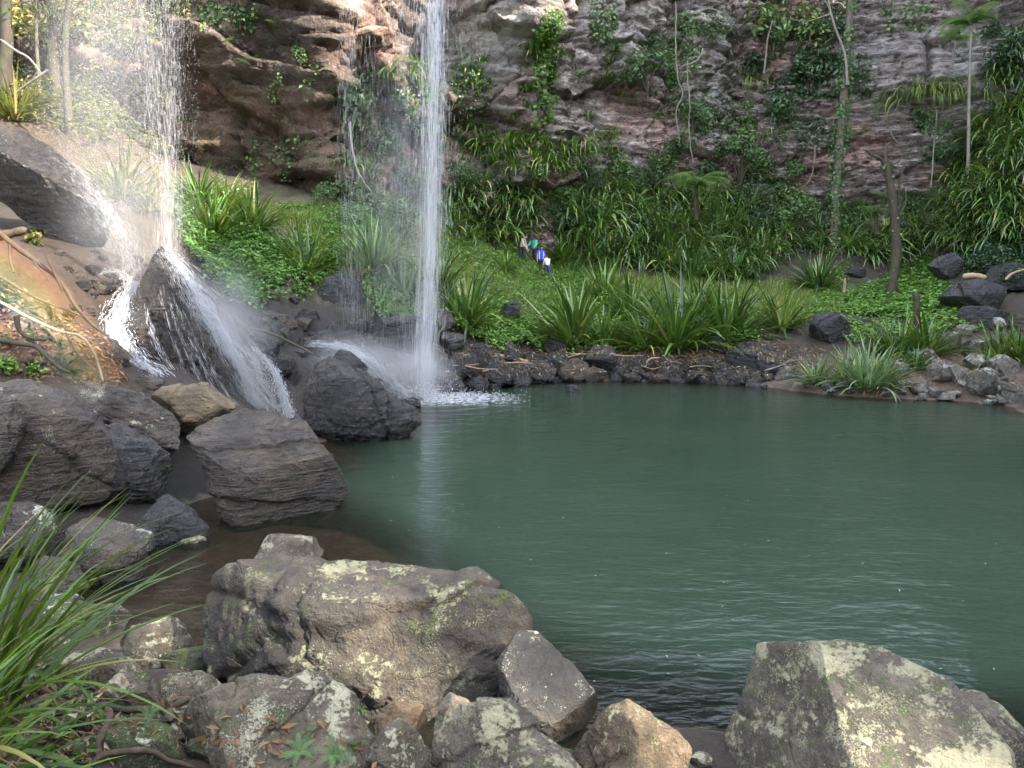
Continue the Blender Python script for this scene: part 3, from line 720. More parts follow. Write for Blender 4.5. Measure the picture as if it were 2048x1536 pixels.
def boulder_mesh(name, outline, d, thick=0.7, seed=0, level=6, facets=10, rough=1.0, cuts=(), layers=0.0, layer_dir=(0.2, 0.1, 1.0), p=0.62, cracks=2):
    """A closed stone whose outline (photo pixels at distance d) is its widest contour; real depth = thick * mean half size."""
    O = np.array(outline, float)
    # dense outline
    nxt = np.roll(O, -1, axis=0); dense_o = np.concatenate([O + (nxt - O) * t for t in np.linspace(0, 1, 12, endpoint=False)])
    c2 = (O.max(0) + O.min(0)) / 2 * 0.5 + dense_o.mean(0) * 0.5
    C = at(c2[0], c2[1], d)
    wv = CAM - C; dist = np.linalg.norm(wv); wv /= dist
    uv = np.cross([0, 0, 1.0], wv); uv /= np.linalg.norm(uv); vv = np.cross(wv, uv)
    pts = []
    for q in dense_o:
        r = ray(*q); t = np.dot(C - CAM, wv) / np.dot(r, wv)
        pts.append(CAM + r * t - C)
    pts = np.array(pts); pu, pv = pts @ uv, pts @ vv
    ang = np.arctan2(pv, pu); rad = np.hypot(pu, pv); o = np.argsort(ang); ang, rad = ang[o], rad[o]
    V, Fc = ico(level)
    rs = np.random.RandomState(seed + 100)
    th = np.arctan2(V[:, 1], V[:, 0]); R = np.interp(th, ang, rad, period=2 * math.pi)
    s = np.sqrt((pu ** 2 + pv ** 2).mean())
    cpl = np.hypot(V[:, 0], V[:, 1]); w_ = V[:, 2]
    X = np.column_stack([np.cos(th) * R * cpl ** p, np.sin(th) * R * cpl ** p, np.sign(w_) * np.abs(w_) ** 0.75 * thick * s])
    # flat breaks: planes that slice the bulge; steep toward the viewer or away so that the contour stays
    S = np.array([s, s, thick * s])
    pl = []
    for _ in range(facets):
        n_ = rs.normal(size=3); n_ /= np.linalg.norm(n_)
        if abs(n_[2]) < 0.35: n_[2] = 0.5 * np.sign(n_[2] + 1e-6)
        n_ /= np.linalg.norm(n_)
        pl.append((n_, rs.uniform(0.46, 0.78) if d > 20 else rs.uniform(0.62, 0.9)))
    for cn, cd_ in cuts:
        cn = np.array(cn, float); pl.append((cn / np.linalg.norm(cn), cd_))
    for n_, k_ in pl:
        h_ = np.sqrt(((n_ * S) ** 2).sum()) * k_
        dd = X @ n_ - h_
        over = dd > 0
        X[over] -= np.outer(dd[over], n_) * 0.93
    W = X[:, :1] * uv + X[:, 1:2] * vv + X[:, 2:] * wv
    dirn = W / (np.linalg.norm(W, axis=1)[:, None] + 1e-9)
    Pn = W / s + seed * 13.7
    dsp = 0.055 * fbm(Pn * 1.6, 6, 0.58) + 0.026 * ridged(Pn * 3.4, 5, 0.55) + 0.016 * fbm(Pn * 14, 4, 0.6)
    va, ea = cellblock(Pn * 1.5 + 0.3 * np.column_stack([pn(Pn * 2), pn(Pn * 2 + 9), pn(Pn * 2 + 19)]))
    dsp += 0.035 * (va - 0.5) - 0.018 * np.exp(-(ea / 0.03) ** 2)
    for _c in range(cracks):
        cn_ = rs.normal(size=3); cn_[2] *= 0.4; cn_ /= np.linalg.norm(cn_); c0_ = rs.uniform(-0.55, 0.55)
        tt_ = W @ (cn_[0] * uv + cn_[1] * vv + cn_[2] * wv) / s - c0_ + 0.16 * fbm(Pn * 1.5 + _c * 7, 3)
        dsp -= rs.uniform(0.04, 0.10) * np.exp(-(tt_ / 0.035) ** 2) * np.clip(0.5 + 1.6 * pn(Pn * 1.1 + 5 + _c), 0, 1)
        dsp += 0.03 * np.sign(tt_) * np.exp(-np.abs(tt_) * 3)
    if layers:
        ld = np.array(layer_dir, float); ld /= np.linalg.norm(ld)
        t = W @ ld / s
        q = np.column_stack([t * 7 + 0.6 * pn(Pn * 1.2), Pn[:, 0] * 0.5, Pn[:, 1] * 0.5])
        dsp += layers * (0.045 * ridged(q, 3) + 0.03 * fbm(q * 0.5, 2))
    W = W + dirn * (dsp * s * rough)[:, None]
    me = mesh_np(name, W, Fc)
    return me, C

ROCKS = []
def boulder(name, outline, d, mat, label, cat='boulder', group=None, **kw):
    kw.setdefault('seed', len(ROCKS) + 1)
    me, C = boulder_mesh(name, outline, d, **kw)
    o = obj(name, me, M[mat], loc=tuple(C))
    tag(o, label, cat, group); ROCKS.append(o)
    return o

g1 = 'boulders on the near bank'
boulder('boulder', [(1400, 1560), (1425, 1480), (1450, 1410), (1475, 1365), (1500, 1310), (1513, 1285), (1560, 1287), (1600, 1288), (1690, 1287), (1760, 1302), (1830, 1335), (1900, 1368), (1935, 1400), (1970, 1450), (2010, 1500), (2045, 1600), (1800, 1720), (1400, 1690)],
        4.3, 'rock_pale', 'big pale boulder crusted with lichen, sharp ridge down its shaded brown side', group=g1, thick=0.75, level=7, facets=3, rough=0.55, cuts=[((-0.72, 0.05, 0.70), 0.50), ((0.22, 0.42, 0.88), 0.62)], seed=3)
boulder('boulder', [(1890, 1410), (1925, 1376), (1960, 1385), (2000, 1410), (2040, 1450), (2075, 1490), (2100, 1640), (1920, 1640)], 4.75, 'rock_pale', 'grey boulder tucked behind the big pale lichen-crusted boulder', group=g1, thick=0.7, level=6, rough=0.7, seed=4)
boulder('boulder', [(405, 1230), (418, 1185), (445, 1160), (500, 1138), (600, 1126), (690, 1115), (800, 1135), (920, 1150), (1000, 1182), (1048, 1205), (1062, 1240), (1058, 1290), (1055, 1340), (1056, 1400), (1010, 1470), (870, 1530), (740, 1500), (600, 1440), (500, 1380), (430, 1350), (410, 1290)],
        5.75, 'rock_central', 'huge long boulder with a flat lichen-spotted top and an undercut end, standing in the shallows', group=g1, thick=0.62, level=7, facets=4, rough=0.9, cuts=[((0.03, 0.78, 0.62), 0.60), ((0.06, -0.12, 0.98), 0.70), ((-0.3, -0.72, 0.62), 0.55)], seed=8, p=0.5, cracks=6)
boulder('boulder', [(1040, 1262), (1075, 1265), (1110, 1296), (1155, 1345), (1192, 1390), (1210, 1432), (1194, 1475), (1140, 1502), (1070, 1470), (1010, 1430), (990, 1330)], 5.15, 'rock_slate', 'dark smooth slab leaning on the end of the huge long boulder', group=g1, thick=0.55, level=6, facets=3, rough=0.6, seed=12, cuts=[((0.2, 0.3, 0.93), 0.5)], p=0.5)
boulder('boulder', [(345, 1470), (370, 1425), (400, 1395), (450, 1372), (520, 1356), (575, 1363), (612, 1341), (660, 1355), (708, 1388), (722, 1440), (744, 1475), (738, 1545), (700, 1640), (380, 1640), (350, 1545)], 4.4, 'rock_dry', 'rounded grey boulder with lichen caps and small ferns at its foot', group=g1, thick=0.8, level=7, facets=5, rough=0.8, seed=21)
boulder('rock', [(746, 1500), (768, 1458), (800, 1440), (836, 1470), (852, 1505), (848, 1620), (738, 1620)], 3.95, 'rock_dry', 'small pitted grey rock wedged between two larger grey boulders', group=g1, thick=0.8, level=6, rough=1.3, seed=24)
boulder('boulder', [(845, 1490), (878, 1445), (920, 1412), (960, 1400), (1020, 1400), (1052, 1432), (1076, 1467), (1130, 1500), (1165, 1545), (1170, 1640), (850, 1640)], 4.1, 'rock_pale', 'pale cracked boulder with flaking honeycomb crust beside the pitted rock', group=g1, thick=0.7, level=7, facets=5, rough=0.8, seed=27)
boulder('rock', [(862, 1475), (882, 1405), (900, 1385), (940, 1404), (965, 1470)], 4.7, 'rock_dry', 'narrow lichen-topped rock peeking up behind the pale cracked boulder', group=g1, thick=0.8, level=5, seed=30)
boulder('boulder', [(1135, 1535), (1178, 1465), (1215, 1422), (1255, 1401), (1300, 1430), (1350, 1462), (1388, 1505), (1400, 1580), (1300, 1640), (1140, 1620)], 4.35, 'rock_tan', 'brown pointed boulder between the dark slab and the big pale boulder', group=g1, thick=0.8, level=6, facets=5, rough=0.9, seed=33)
boulder('rock', [(735, 1455), (758, 1420), (790, 1401), (842, 1413), (856, 1440), (830, 1475), (750, 1485)], 4.75, 'rock_orange', 'sunlit orange rock in the gap below the huge long boulder', group=g1, thick=0.7, level=5, rough=1.3, seed=36)
boulder('rock', [(494, 1074), (520, 1068), (600, 1070), (632, 1076), (645, 1095), (663, 1112), (660, 1165), (495, 1165)], 8.8, 'rock_dry', 'square grey rock standing in the shallows behind the huge long boulder', thick=0.7, level=5, rough=0.9, seed=40)
boulder('rock', [(238, 1310), (262, 1252), (298, 1246), (342, 1231), (368, 1252), (388, 1292), (350, 1340), (300, 1362), (240, 1352)], 6.0, 'rock_dry', 'tan two-humped rock at the edge of the brown shallows', group=g1, thick=0.7, level=5, seed=43)
boulder('rock', [(320, 1312), (370, 1299), (440, 1297), (475, 1322), (470, 1372), (340, 1362)], 5.8, 'rock_mossy', 'flat dark rock lying in the shadow under the undercut boulder', group=g1, thick=0.7, level=5, seed=45)
boulder('boulder', [(40, 1245), (95, 1212), (160, 1205), (222, 1224), (260, 1262), (256, 1292), (200, 1320), (60, 1310)], 6.6, 'rock_mossy', 'rounded dark boulder with a mossy green top behind the grass blades', group=g1, thick=0.8, level=6, seed=48)
boulder('rock', [(70, 1218), (108, 1190), (150, 1187), (178, 1202), (172, 1230), (85, 1240)], 7.0, 'rock_shore', 'small bleached grey rock on top of the mossy boulder', group=g1, thick=0.6, level=5, seed=50)
boulder('boulder', [(128, 1065), (165, 1035), (228, 1022), (276, 1034), (300, 1060), (302, 1100), (288, 1145), (272, 1205), (240, 1222), (195, 1215), (165, 1150), (140, 1095)], 8.2, 'rock_left', 'dark upright boulder splashed with white lichen above the brown shallows', thick=0.7, level=6, facets=6, seed=53, cuts=[((0.1, 0.8, 0.6), 0.62)])
boulder('rock', [(60, 1140), (88, 1112), (122, 1118), (162, 1140), (194, 1192), (165, 1225), (65, 1225)], 7.5, 'rock_left', 'grey wedge rock at the foot of the white-splashed upright boulder', thick=0.7, level=5, seed=55)
boulder('rock', [(265, 1035), (300, 1008), (332, 988), (382, 1020), (420, 1056), (412, 1078), (330, 1100), (275, 1095)], 9.6, 'rock_wet', 'low black wet rock at the waterline beside the brown wedge boulder', thick=0.8, level=6, facets=9, seed=58)
boulder('boulder', [(378, 872), (398, 842), (440, 824), (530, 824), (582, 846), (592, 838), (610, 848), (624, 880), (660, 912), (682, 950), (693, 980), (680, 1005), (640, 1032), (600, 1050), (520, 1062), (468, 1062), (440, 1010), (410, 935)],
        10.8, 'rock_brown', 'large brown wedge boulder with wet dark flank sloping into the pool', thick=0.7, level=7, facets=3, rough=0.75, seed=61, layers=0.6, layer_dir=(0.7, 0.2, 0.7), cuts=[((0.15, 0.62, 0.77), 0.52), ((0.35, -0.25, 0.9), 0.68)])
boulder('boulder', [(290, 800), (325, 775), (370, 770), (422, 767), (462, 790), (472, 815), (440, 835), (405, 856), (360, 862), (315, 835)], 12.2, 'rock_lit', 'sunlit tan boulder perched on top of the dark rock pile', thick=0.8, level=6, facets=8, seed=64, rough=1.0)
boulder('boulder', [(140, 800), (165, 764), (232, 780), (292, 800), (335, 832), (372, 862), (380, 900), (330, 912), (260, 880), (190, 840)], 11.3, 'rock_left', 'long layered dark rock slanting down under the sunlit tan boulder', thick=0.8, level=6, facets=7, seed=67, layers=1.0, layer_dir=(0.4, 0.2, 0.9))
boulder('boulder', [(195, 840), (240, 848), (292, 880), (334, 912), (346, 950), (335, 992), (270, 1010), (215, 995), (185, 900)], 10.3, 'rock_wet', 'black glistening layered rock between the big smooth boulder and the brown wedge', thick=0.7, level=6, facets=7, seed=70, layers=0.9)
boulder('boulder', [(-90, 800), (0, 771), (60, 764), (132, 790), (190, 828), (222, 880), (234, 950), (210, 995), (120, 1020), (20, 1030), (-90, 1010)], 9.6, 'rock_left', 'massive smooth grey-brown boulder above the grass tussock', thick=0.7, level=7, facets=4, rough=0.7, seed=73, cuts=[((0.1, -0.5, 0.8), 0.66)])
boulder('boulder', [(-90, 800), (-20, 778), (32, 800), (54, 845), (34, 905), (0, 945), (-90, 965)], 8.9, 'rock_left', 'buff rounded rock pressed against the front of the massive smooth boulder', thick=0.6, level=6, facets=4, rough=0.6, seed=76)
boulder('boulder', [(-70, 1015), (60, 1003), (132, 1030), (152, 1080), (110, 1125), (-70, 1125)], 8.5, 'rock_left', 'dark low boulder under the massive smooth boulder, half behind grass', thick=0.8, level=6, seed=79)
boulder('rock', [(110, 1330), (150, 1302), (210, 1296), (262, 1320), (306, 1352), (310, 1400), (200, 1412), (120, 1380)], 5.1, 'rock_dry', 'flat brownish rock with a few white lichen spots beside the tan two-humped rock', group=g1, thick=0.7, level=6, rough=0.7, seed=82)
boulder('rock', [(185, 1390), (238, 1350), (290, 1344), (334, 1370), (332, 1415), (250, 1432), (190, 1425)], 4.7, 'rock_dry', 'lichen-rimmed rock in front of the flat brownish rock', group=g1, thick=0.7, level=6, seed=85)
boulder('rock', [(305, 1385), (340, 1350), (402, 1344), (442, 1365), (458, 1392), (410, 1440), (325, 1440)], 4.95, 'rock_dry', 'brown rock with white blotches against the rounded grey boulder', group=g1, thick=0.7, level=6, seed=88)
boulder('rock', [(195, 1470), (238, 1436), (300, 1438), (345, 1460), (362, 1515), (356, 1600), (215, 1600), (188, 1530)], 4.0, 'rock_mossy', 'purplish grey rock gripped by roots, moss patch on its flank', group=g1, thick=0.8, level=6, seed=91)

# --- rocks of the left cascade
boulder('boulder', [(-90, 235), (0, 250), (40, 255), (100, 290), (160, 350), (205, 400), (228, 440), (205, 490), (165, 492), (110, 475), (60, 450), (0, 400), (-90, 360)], 17.0, 'rock_split', 'great slanting slab under the broken fall, wet top and dark overhung side',
        thick=0.8, level=7, facets=2, rough=0.6, seed=94, layers=0.35, cuts=[((0.42, 0.72, 0.55), 0.42), ((-0.35, -0.62, 0.70), 0.30)])
boulder('boulder', [(268, 610), (292, 560), (308, 525), (326, 503), (350, 528), (376, 570), (416, 630), (456, 708), (496, 790), (530, 838), (500, 850), (440, 830), (385, 800), (335, 745), (296, 680)], 16.3, 'rock_split', 'tall pointed split rock washed by the cascade on both sides',
        thick=0.75, level=7, facets=2, rough=0.7, seed=97, layers=0.9, layer_dir=(0.75, 0.1, 0.65), cuts=[((0.55, 0.35, 0.72), 0.45), ((-0.5, 0.1, 0.8), 0.55)])
boulder('boulder', [(247, 612), (262, 578), (282, 598), (304, 645), (334, 705), (372, 780), (360, 800), (305, 735), (262, 682)], 15.9, 'rock_split', 'narrow pointed shard leaning beside the tall split rock', thick=0.8, level=6, facets=5, rough=0.8, seed=100, layers=0.8)
boulder('rock', [(182, 572), (200, 546), (230, 540), (262, 560), (268, 592), (232, 618), (190, 608)], 16.9, 'rock_split', 'round rock in the spray with bright water breaking over it', thick=0.8, level=5, seed=103)
boulder('rock', [(258, 655), (270, 646), (285, 655), (284, 672), (262, 672)], 15.4, 'rock_split', 'small dark stone in the white water beside the leaning shard', thick=0.9, level=4, seed=106)
boulder('rock', [(140, 650), (182, 668), (232, 688), (254, 720), (268, 764), (252, 800), (210, 780), (160, 728)], 14.2, 'rock_brown', 'rusty brown rock ledge jutting out at the end of the clay bank', thick=0.7, level=6, facets=9, seed=109, layers=0.7)
boulder('rock', [(262, 775), (284, 750), (322, 758), (350, 786), (334, 808), (276, 806)], 13.6, 'rock_brown', 'flat reddish rock at the foot of the white cascade', thick=0.7, level=5, seed=112)
boulder('boulder', [(612, 790), (620, 762), (642, 735), (666, 722), (702, 738), (742, 768), (792, 800), (826, 815), (838, 845), (806, 872), (722, 884), (660, 872), (618, 850)], 16.9, 'rock_wet', 'big black layered boulder standing in the pool near the tall fall', thick=0.75, level=7, facets=5, rough=1.0, seed=115, layers=0.9, layer_dir=(-0.45, 0.2, 0.85))
boulder('rock', [(650, 735), (668, 702), (700, 704), (738, 735), (730, 770), (655, 770)], 18.2, 'rock_wet', 'black rock with spray on its crest behind the big black layered boulder', thick=0.9, level=6, seed=118)
boulder('boulder', [(632, 585), (648, 552), (690, 547), (722, 565), (741, 600), (725, 640), (660, 645), (635, 620)], 27.0, 'rock_wet2', 'square dark boulder on the bank behind the thin veil of water', thick=0.8, level=6, facets=9, seed=121)
boulder('boulder', [(700, 660), (735, 622), (770, 640), (830, 632), (868, 650), (872, 710), (790, 735), (715, 710)], 25.8, 'rock_wet2', 'broad dark rock mass directly behind the foot of the tall fall', thick=0.8, level=6, facets=9, seed=124, layers=0.6)
boulder('rock', [(806, 808), (824, 793), (842, 800), (850, 818), (815, 826)], 21.6, 'rock_wet', 'little black rock in the pool beside the splash of the tall fall', thick=0.9, level=5, seed=127)
boulder('rock', [(1122, 786), (1132, 770), (1150, 770), (1168, 784), (1150, 795)], 24.8, 'rock_wet2', 'lone dark rock breaking the water off the far shore', thick=1.0, level=5, seed=130)
boulder('boulder', [(996, 628), (1010, 608), (1030, 603), (1054, 620), (1050, 640), (1004, 642)], 31.5, 'rock_wet2', 'single dark rock on the grassy bank below the four walkers', thick=0.9, level=5, seed=133)
# --- bigger stones of the far and side shore
boulder('boulder', [(1610, 690), (1612, 668), (1630, 630), (1682, 616), (1702, 650), (1694, 690), (1640, 700)], 30.2, 'rock_wet2', 'upright black block on the far bank behind the big pale silvery clump', thick=0.8, level=6, facets=7, seed=136)
boulder('boulder', [(1440, 722), (1478, 690), (1540, 684), (1572, 710), (1590, 737), (1542, 758), (1478, 752)], 28.6, 'rock_wet2', 'large black slab on the far shore with pale twigs at its edge', thick=0.8, level=6, facets=6, seed=139, layers=0.5)
boulder('rock', [(1386, 695), (1430, 677), (1472, 681), (1470, 706), (1400, 712)], 30.0, 'rock_wet2', 'low flat black rock touching the large black slab', thick=0.8, level=5, seed=142)
boulder('boulder', [(1534, 756), (1555, 735), (1600, 730), (1620, 745), (1612, 765), (1560, 770)], 27.2, 'rock_shore', 'pale grey boulder on the far waterline next to the small bright sedge', thick=0.8, level=5, seed=145)
boulder('boulder', [(1875, 600), (1900, 574), (1962, 560), (2012, 574), (2034, 600), (2012, 626), (1960, 630), (1898, 618)], 30.2, 'rock_wet2', 'upper of two stacked blue-black slabs, broken branch lying on it', thick=0.9, level=6, facets=6, seed=148)
boulder('boulder', [(1890, 618), (1960, 612), (2022, 626), (2034, 642), (2004, 664), (1930, 650), (1893, 634)], 29.0, 'rock_wet2', 'lower of two stacked blue-black slabs at the end of the leaf carpet', thick=0.9, level=6, facets=6, seed=151)
boulder('boulder', [(1955, 562), (1975, 534), (2032, 526), (2100, 534), (2100, 580), (1990, 580)], 32.0, 'rock_wet2', 'blue-black boulder behind the two stacked slabs', thick=0.8, level=6, seed=154)
boulder('boulder', [(1842, 548), (1870, 520), (1912, 504), (1938, 520), (1932, 548), (1880, 560)], 34.8, 'rock_wet2', 'dark tilted block at the top of the leaf carpet', thick=0.9, level=6, seed=157, layers=0.8)
boulder('boulder', [(1990, 664), (2010, 640), (2060, 618), (2110, 620), (2110, 680), (2000, 680)], 27.8, 'rock_brown', 'reddish brown boulder under the stacked blue-black slabs', thick=0.8, level=5, seed=160)
boulder('rock', [(1680, 548), (1700, 534), (1740, 535), (1752, 548), (1720, 556)], 39.0, 'rock_wet2', 'grey flat rock in the turf near the forked dead tree', thick=0.8, level=5, seed=163)

def blob(cx_, cy_, rx, ry, rs, n=9):
    t = np.sort(rs.uniform(0, 2 * math.pi, n)); t = np.arange(n) * 2 * math.pi / n + rs.uniform(-0.25, 0.25, n)
    r = rs.uniform(0.8, 1.12, n)
    return [(cx_ + rx * r[i] * math.cos(t[i]), cy_ + ry * r[i] * math.sin(t[i])) for i in range(n)]

rs = np.random.RandomState(77)
# pale stones heaped on the side shore, in order from the pale sedge outwards
side = [(1640, 756, 14, 9, 27), (1660, 775, 16, 8, 26.2), (1692, 768, 20, 12, 26.6), (1800, 742, 22, 26, 25.6), (1838, 775, 30, 12, 24.6), (1848, 718, 30, 18, 26.8), (1880, 742, 27, 34, 25.4),
        (1900, 690, 32, 27, 27.4), (1920, 752, 30, 26, 24.9), (1946, 700, 26, 22, 27.2), (1966, 772, 34, 32, 24.2), (1952, 728, 30, 20, 25.8), (1996, 650, 22, 15, 29.3), (2002, 735, 40, 24, 25.3),
        (2006, 782, 24, 20, 23.4), (2034, 792, 38, 30, 22.4), (2036, 712, 26, 20, 26.3), (1985, 688, 20, 12, 28), (1930, 662, 26, 12, 29), (1870, 785, 18, 9, 24.0), (1895, 792, 22, 9, 23.6), (1760, 760, 20, 12, 26.2), (1975, 808, 18, 8, 22.8)]
for _ in range(44):
    x = rs.uniform(1590, 2045); yl = np.interp(x, [1590, 1700, 1800, 2048], [774, 783, 795, 816]); y = yl - abs(rs.normal(0, 26)) + 2; r_ = rs.uniform(6, 15)
    side.append((x, y, r_, r_ * 0.65, 40))
side.sort(key=lambda q: q[0])
for i, (cx_, cy_, rx, ry, d) in enumerate(side):
    hb = hit(cx_, cy_ + ry * 0.4, 't'); d = min(d, hb[0][1] - 0.1); rx, ry = rx * 1.1, ry * 1.15
    look = ['lichen-flecked pale', 'knobbly grey', 'rough grey-brown', 'squarish pale'][i % 4]
    boulder('shore_rock', blob(cx_, cy_, rx, ry, rs), d, 'rock_shore', f'{look} rock on the stony side shore, {ordinal(i + 1)} along from the large black slab', 'rock', 'pale rocks heaped on the side shore', thick=0.9, level=5 if rx > 20 else 4, seed=200 + i)

# black stones along the far waterline, in order from the tall fall towards the pale sedge
shore_px = [(880, 786), (940, 780), (1000, 770), (1100, 763), (1200, 758), (1300, 758), (1400, 763), (1500, 770), (1560, 775)]
def shore_y(x): return float(np.interp(x, [q[0] for q in shore_px], [q[1] for q in shore_px]))
fixed = [(905, 690, 24, 28), (925, 735, 36, 26), (962, 705, 26, 18), (985, 742, 40, 28), (1022, 705, 22, 16), (1028, 752, 36, 26), (900, 765, 28, 20), (955, 772, 34, 14), (1078, 748, 36, 26), (1062, 720, 26, 12),
         (1120, 725, 30, 20), (1150, 742, 34, 20), (1206, 718, 30, 26), (1190, 750, 26, 14), (1245, 738, 22, 16), (1285, 728, 26, 14), (1262, 755, 26, 8), (1340, 735, 36, 22), (1320, 757, 24, 8), (1385, 755, 24, 10), (1410, 728, 20, 12),
         (1440, 757, 22, 9), (1110, 690, 24, 14), (1010, 782, 18, 7), (985, 776, 20, 8), (870, 720, 22, 30), (880, 640, 26, 18), (1472, 760, 18, 9), (1502, 768, 16, 8), (1368, 765, 16, 7)]
extra = []
for _ in range(110):
    x = rs.uniform(872, 1540); y = shore_y(x) + rs.uniform(-46, 4) * (1.0 if x < 1250 else 0.7)
    r = rs.uniform(6, 15)
    extra.append((x, y, r, r * rs.uniform(0.55, 0.85)))
allr = sorted(fixed + extra, key=lambda q: q[0])
shapes = ['angular', 'rounded', 'flat', 'jagged', 'blocky']
for i, (x, y, rx, ry) in enumerate(allr):
    hb = hit(x, min(y + ry * 0.5, shore_y(x) + 3), 't')
    d = min(hb[0][1] - 0.45 * rx * hb[0][1] / F, onwater(x, shore_y(x) + 6)[1] + 3.2)
    rx, ry = rx * 1.15, ry * 1.25
    big = rx > 17
    matn = 'rock_brown' if (i % 9 == 4) else ('rock_wet' if i % 3 else 'rock_wet2')
    tone = 'rusty brown' if matn == 'rock_brown' else ('glossy black' if i % 3 else 'dull charcoal')
    boulder('shore_rock', blob(x, y, rx, ry, rs), d, matn, f'{"large" if big else "small"} {tone} {shapes[i % 5]} rock, {(ordinal(i + 1) if i < 60 else str(i + 1) + "th")} along the far waterline from the tall fall', 'rock',
            'dark rocks along the far waterline', thick=0.95, level=5 if big else 4, seed=400 + i, facets=8)

# tumbled dark stones on the wet slope at the foot of the thin veil of water
wetpile = []
for _ in range(84):
    x = rs.uniform(490, 850); t = (x - 500) / 350
    y0_, y1_ = 640 + 10 * t, 740 + 25 * t
    wetpile.append((x, rs.uniform(y0_, y1_)))
wetpile += [(565, 480), (600, 470), (545, 590), (520, 560), (590, 600), (500, 600), (610, 640), (540, 640)]
wetpile.sort(key=lambda q: q[0])
for i, (x, y) in enumerate(wetpile):
    h_ = hit(x, y, 't')
    if h_ is None: continue
    r = rs.uniform(12, 34) * (0.7 if y < 640 else 1); d = h_[0][1] - 0.5 * r * h_[0][1] / F
    boulder('slope_rock', blob(x, y, r, r * rs.uniform(0.5, 0.8), rs), d, 'rock_brown' if i % 7 == 3 else ('rock_wet2' if i % 2 else 'rock_wet'),
            f'{shapes[i % 5]} {"rusty" if i % 7 == 3 else "dark wet"} rock, {ordinal(i + 1)} along the slope from split rock to tall fall', 'rock', 'dark rocks on the wet slope', thick=0.9, level=5 if r > 20 else 4, seed=600 + i)
# orange cobbles and clods on the sunlit clay bank
clods = sorted([(rs.uniform(0, 165), rs.uniform(610, 735)) for _ in range(26)])
for i, (x, y) in enumerate(clods):
    h_ = hit(x, y, 't')
    if h_ is None: continue
    r = rs.uniform(7, 26)
    boulder('cobble', blob(x, y, r, r * 0.7, rs), h_[0][1], 'rock_orange', f'sunlit orange {shapes[i % 5]} cobble, {ordinal(i + 1)} across the clay bank towards the cascade', 'rock', 'orange cobbles on the clay bank', thick=0.9, level=4, seed=700 + i)
wetst = sorted([(rs.uniform(120, 285), rs.uniform(500, 640)) for _ in range(26)])
for i, (x, y) in enumerate(wetst):
    h_ = hit(x, y, 't')
    if h_ is None: continue
    r = rs.uniform(9, 24)
    boulder('slope_rock', blob(x, y, r, r * 0.6, rs), h_[0][1] - 0.4 * r * h_[0][1] / F, 'rock_split' if i % 3 else 'rock_brown', f'wet {shapes[i % 5]} rock on the brown slope under the slanting slab, {ordinal(i + 1)} towards the cascade', 'rock', 'wet rocks under the slanting slab', thick=0.9, level=5, seed=780 + i)
# small stones filling the near bank
pebs = [(90, 1420), (160, 1500), (60, 1480), (250, 1330), (140, 1350), (30, 1530), (60, 1330), (40, 1390), (480, 1330), (285, 1395), (395, 1450), (180, 1440), (120, 1290), (20, 1300), (270, 1470), (470, 1420), (600, 1390), (1230, 1530), (930, 1540), (1350, 1535), (410, 1500), (60, 1060), (230, 1230), (110, 1230), (390, 1090), (330, 1075), (560, 1500), (330, 1470), (860, 1530), (420, 1330), (470, 1390), (1180, 1525), (1400, 1520), (700, 1520), (1120, 1520), (150, 1400), (360, 1420)]
pebs.sort()
for i, (x, y) in enumerate(pebs):
    h_ = hit(x, y, 't')
    if h_ is None: continue
    r = rs.uniform(22, 50); h_ = (h_[0] - np.array([0, 0.3 * r * h_[0][1] / F, 0]), h_[1])
    boulder('stone', blob(x, y, r, r * 0.65, rs), h_[0][1], 'rock_mossy' if i % 5 == 2 else 'rock_dry', f'small {shapes[i % 5]} stone filling the gaps of the near bank, {ordinal(i + 1)} from the grass tussock', 'stone', 'small stones on the near bank', thick=0.9, level=5, seed=740 + i)
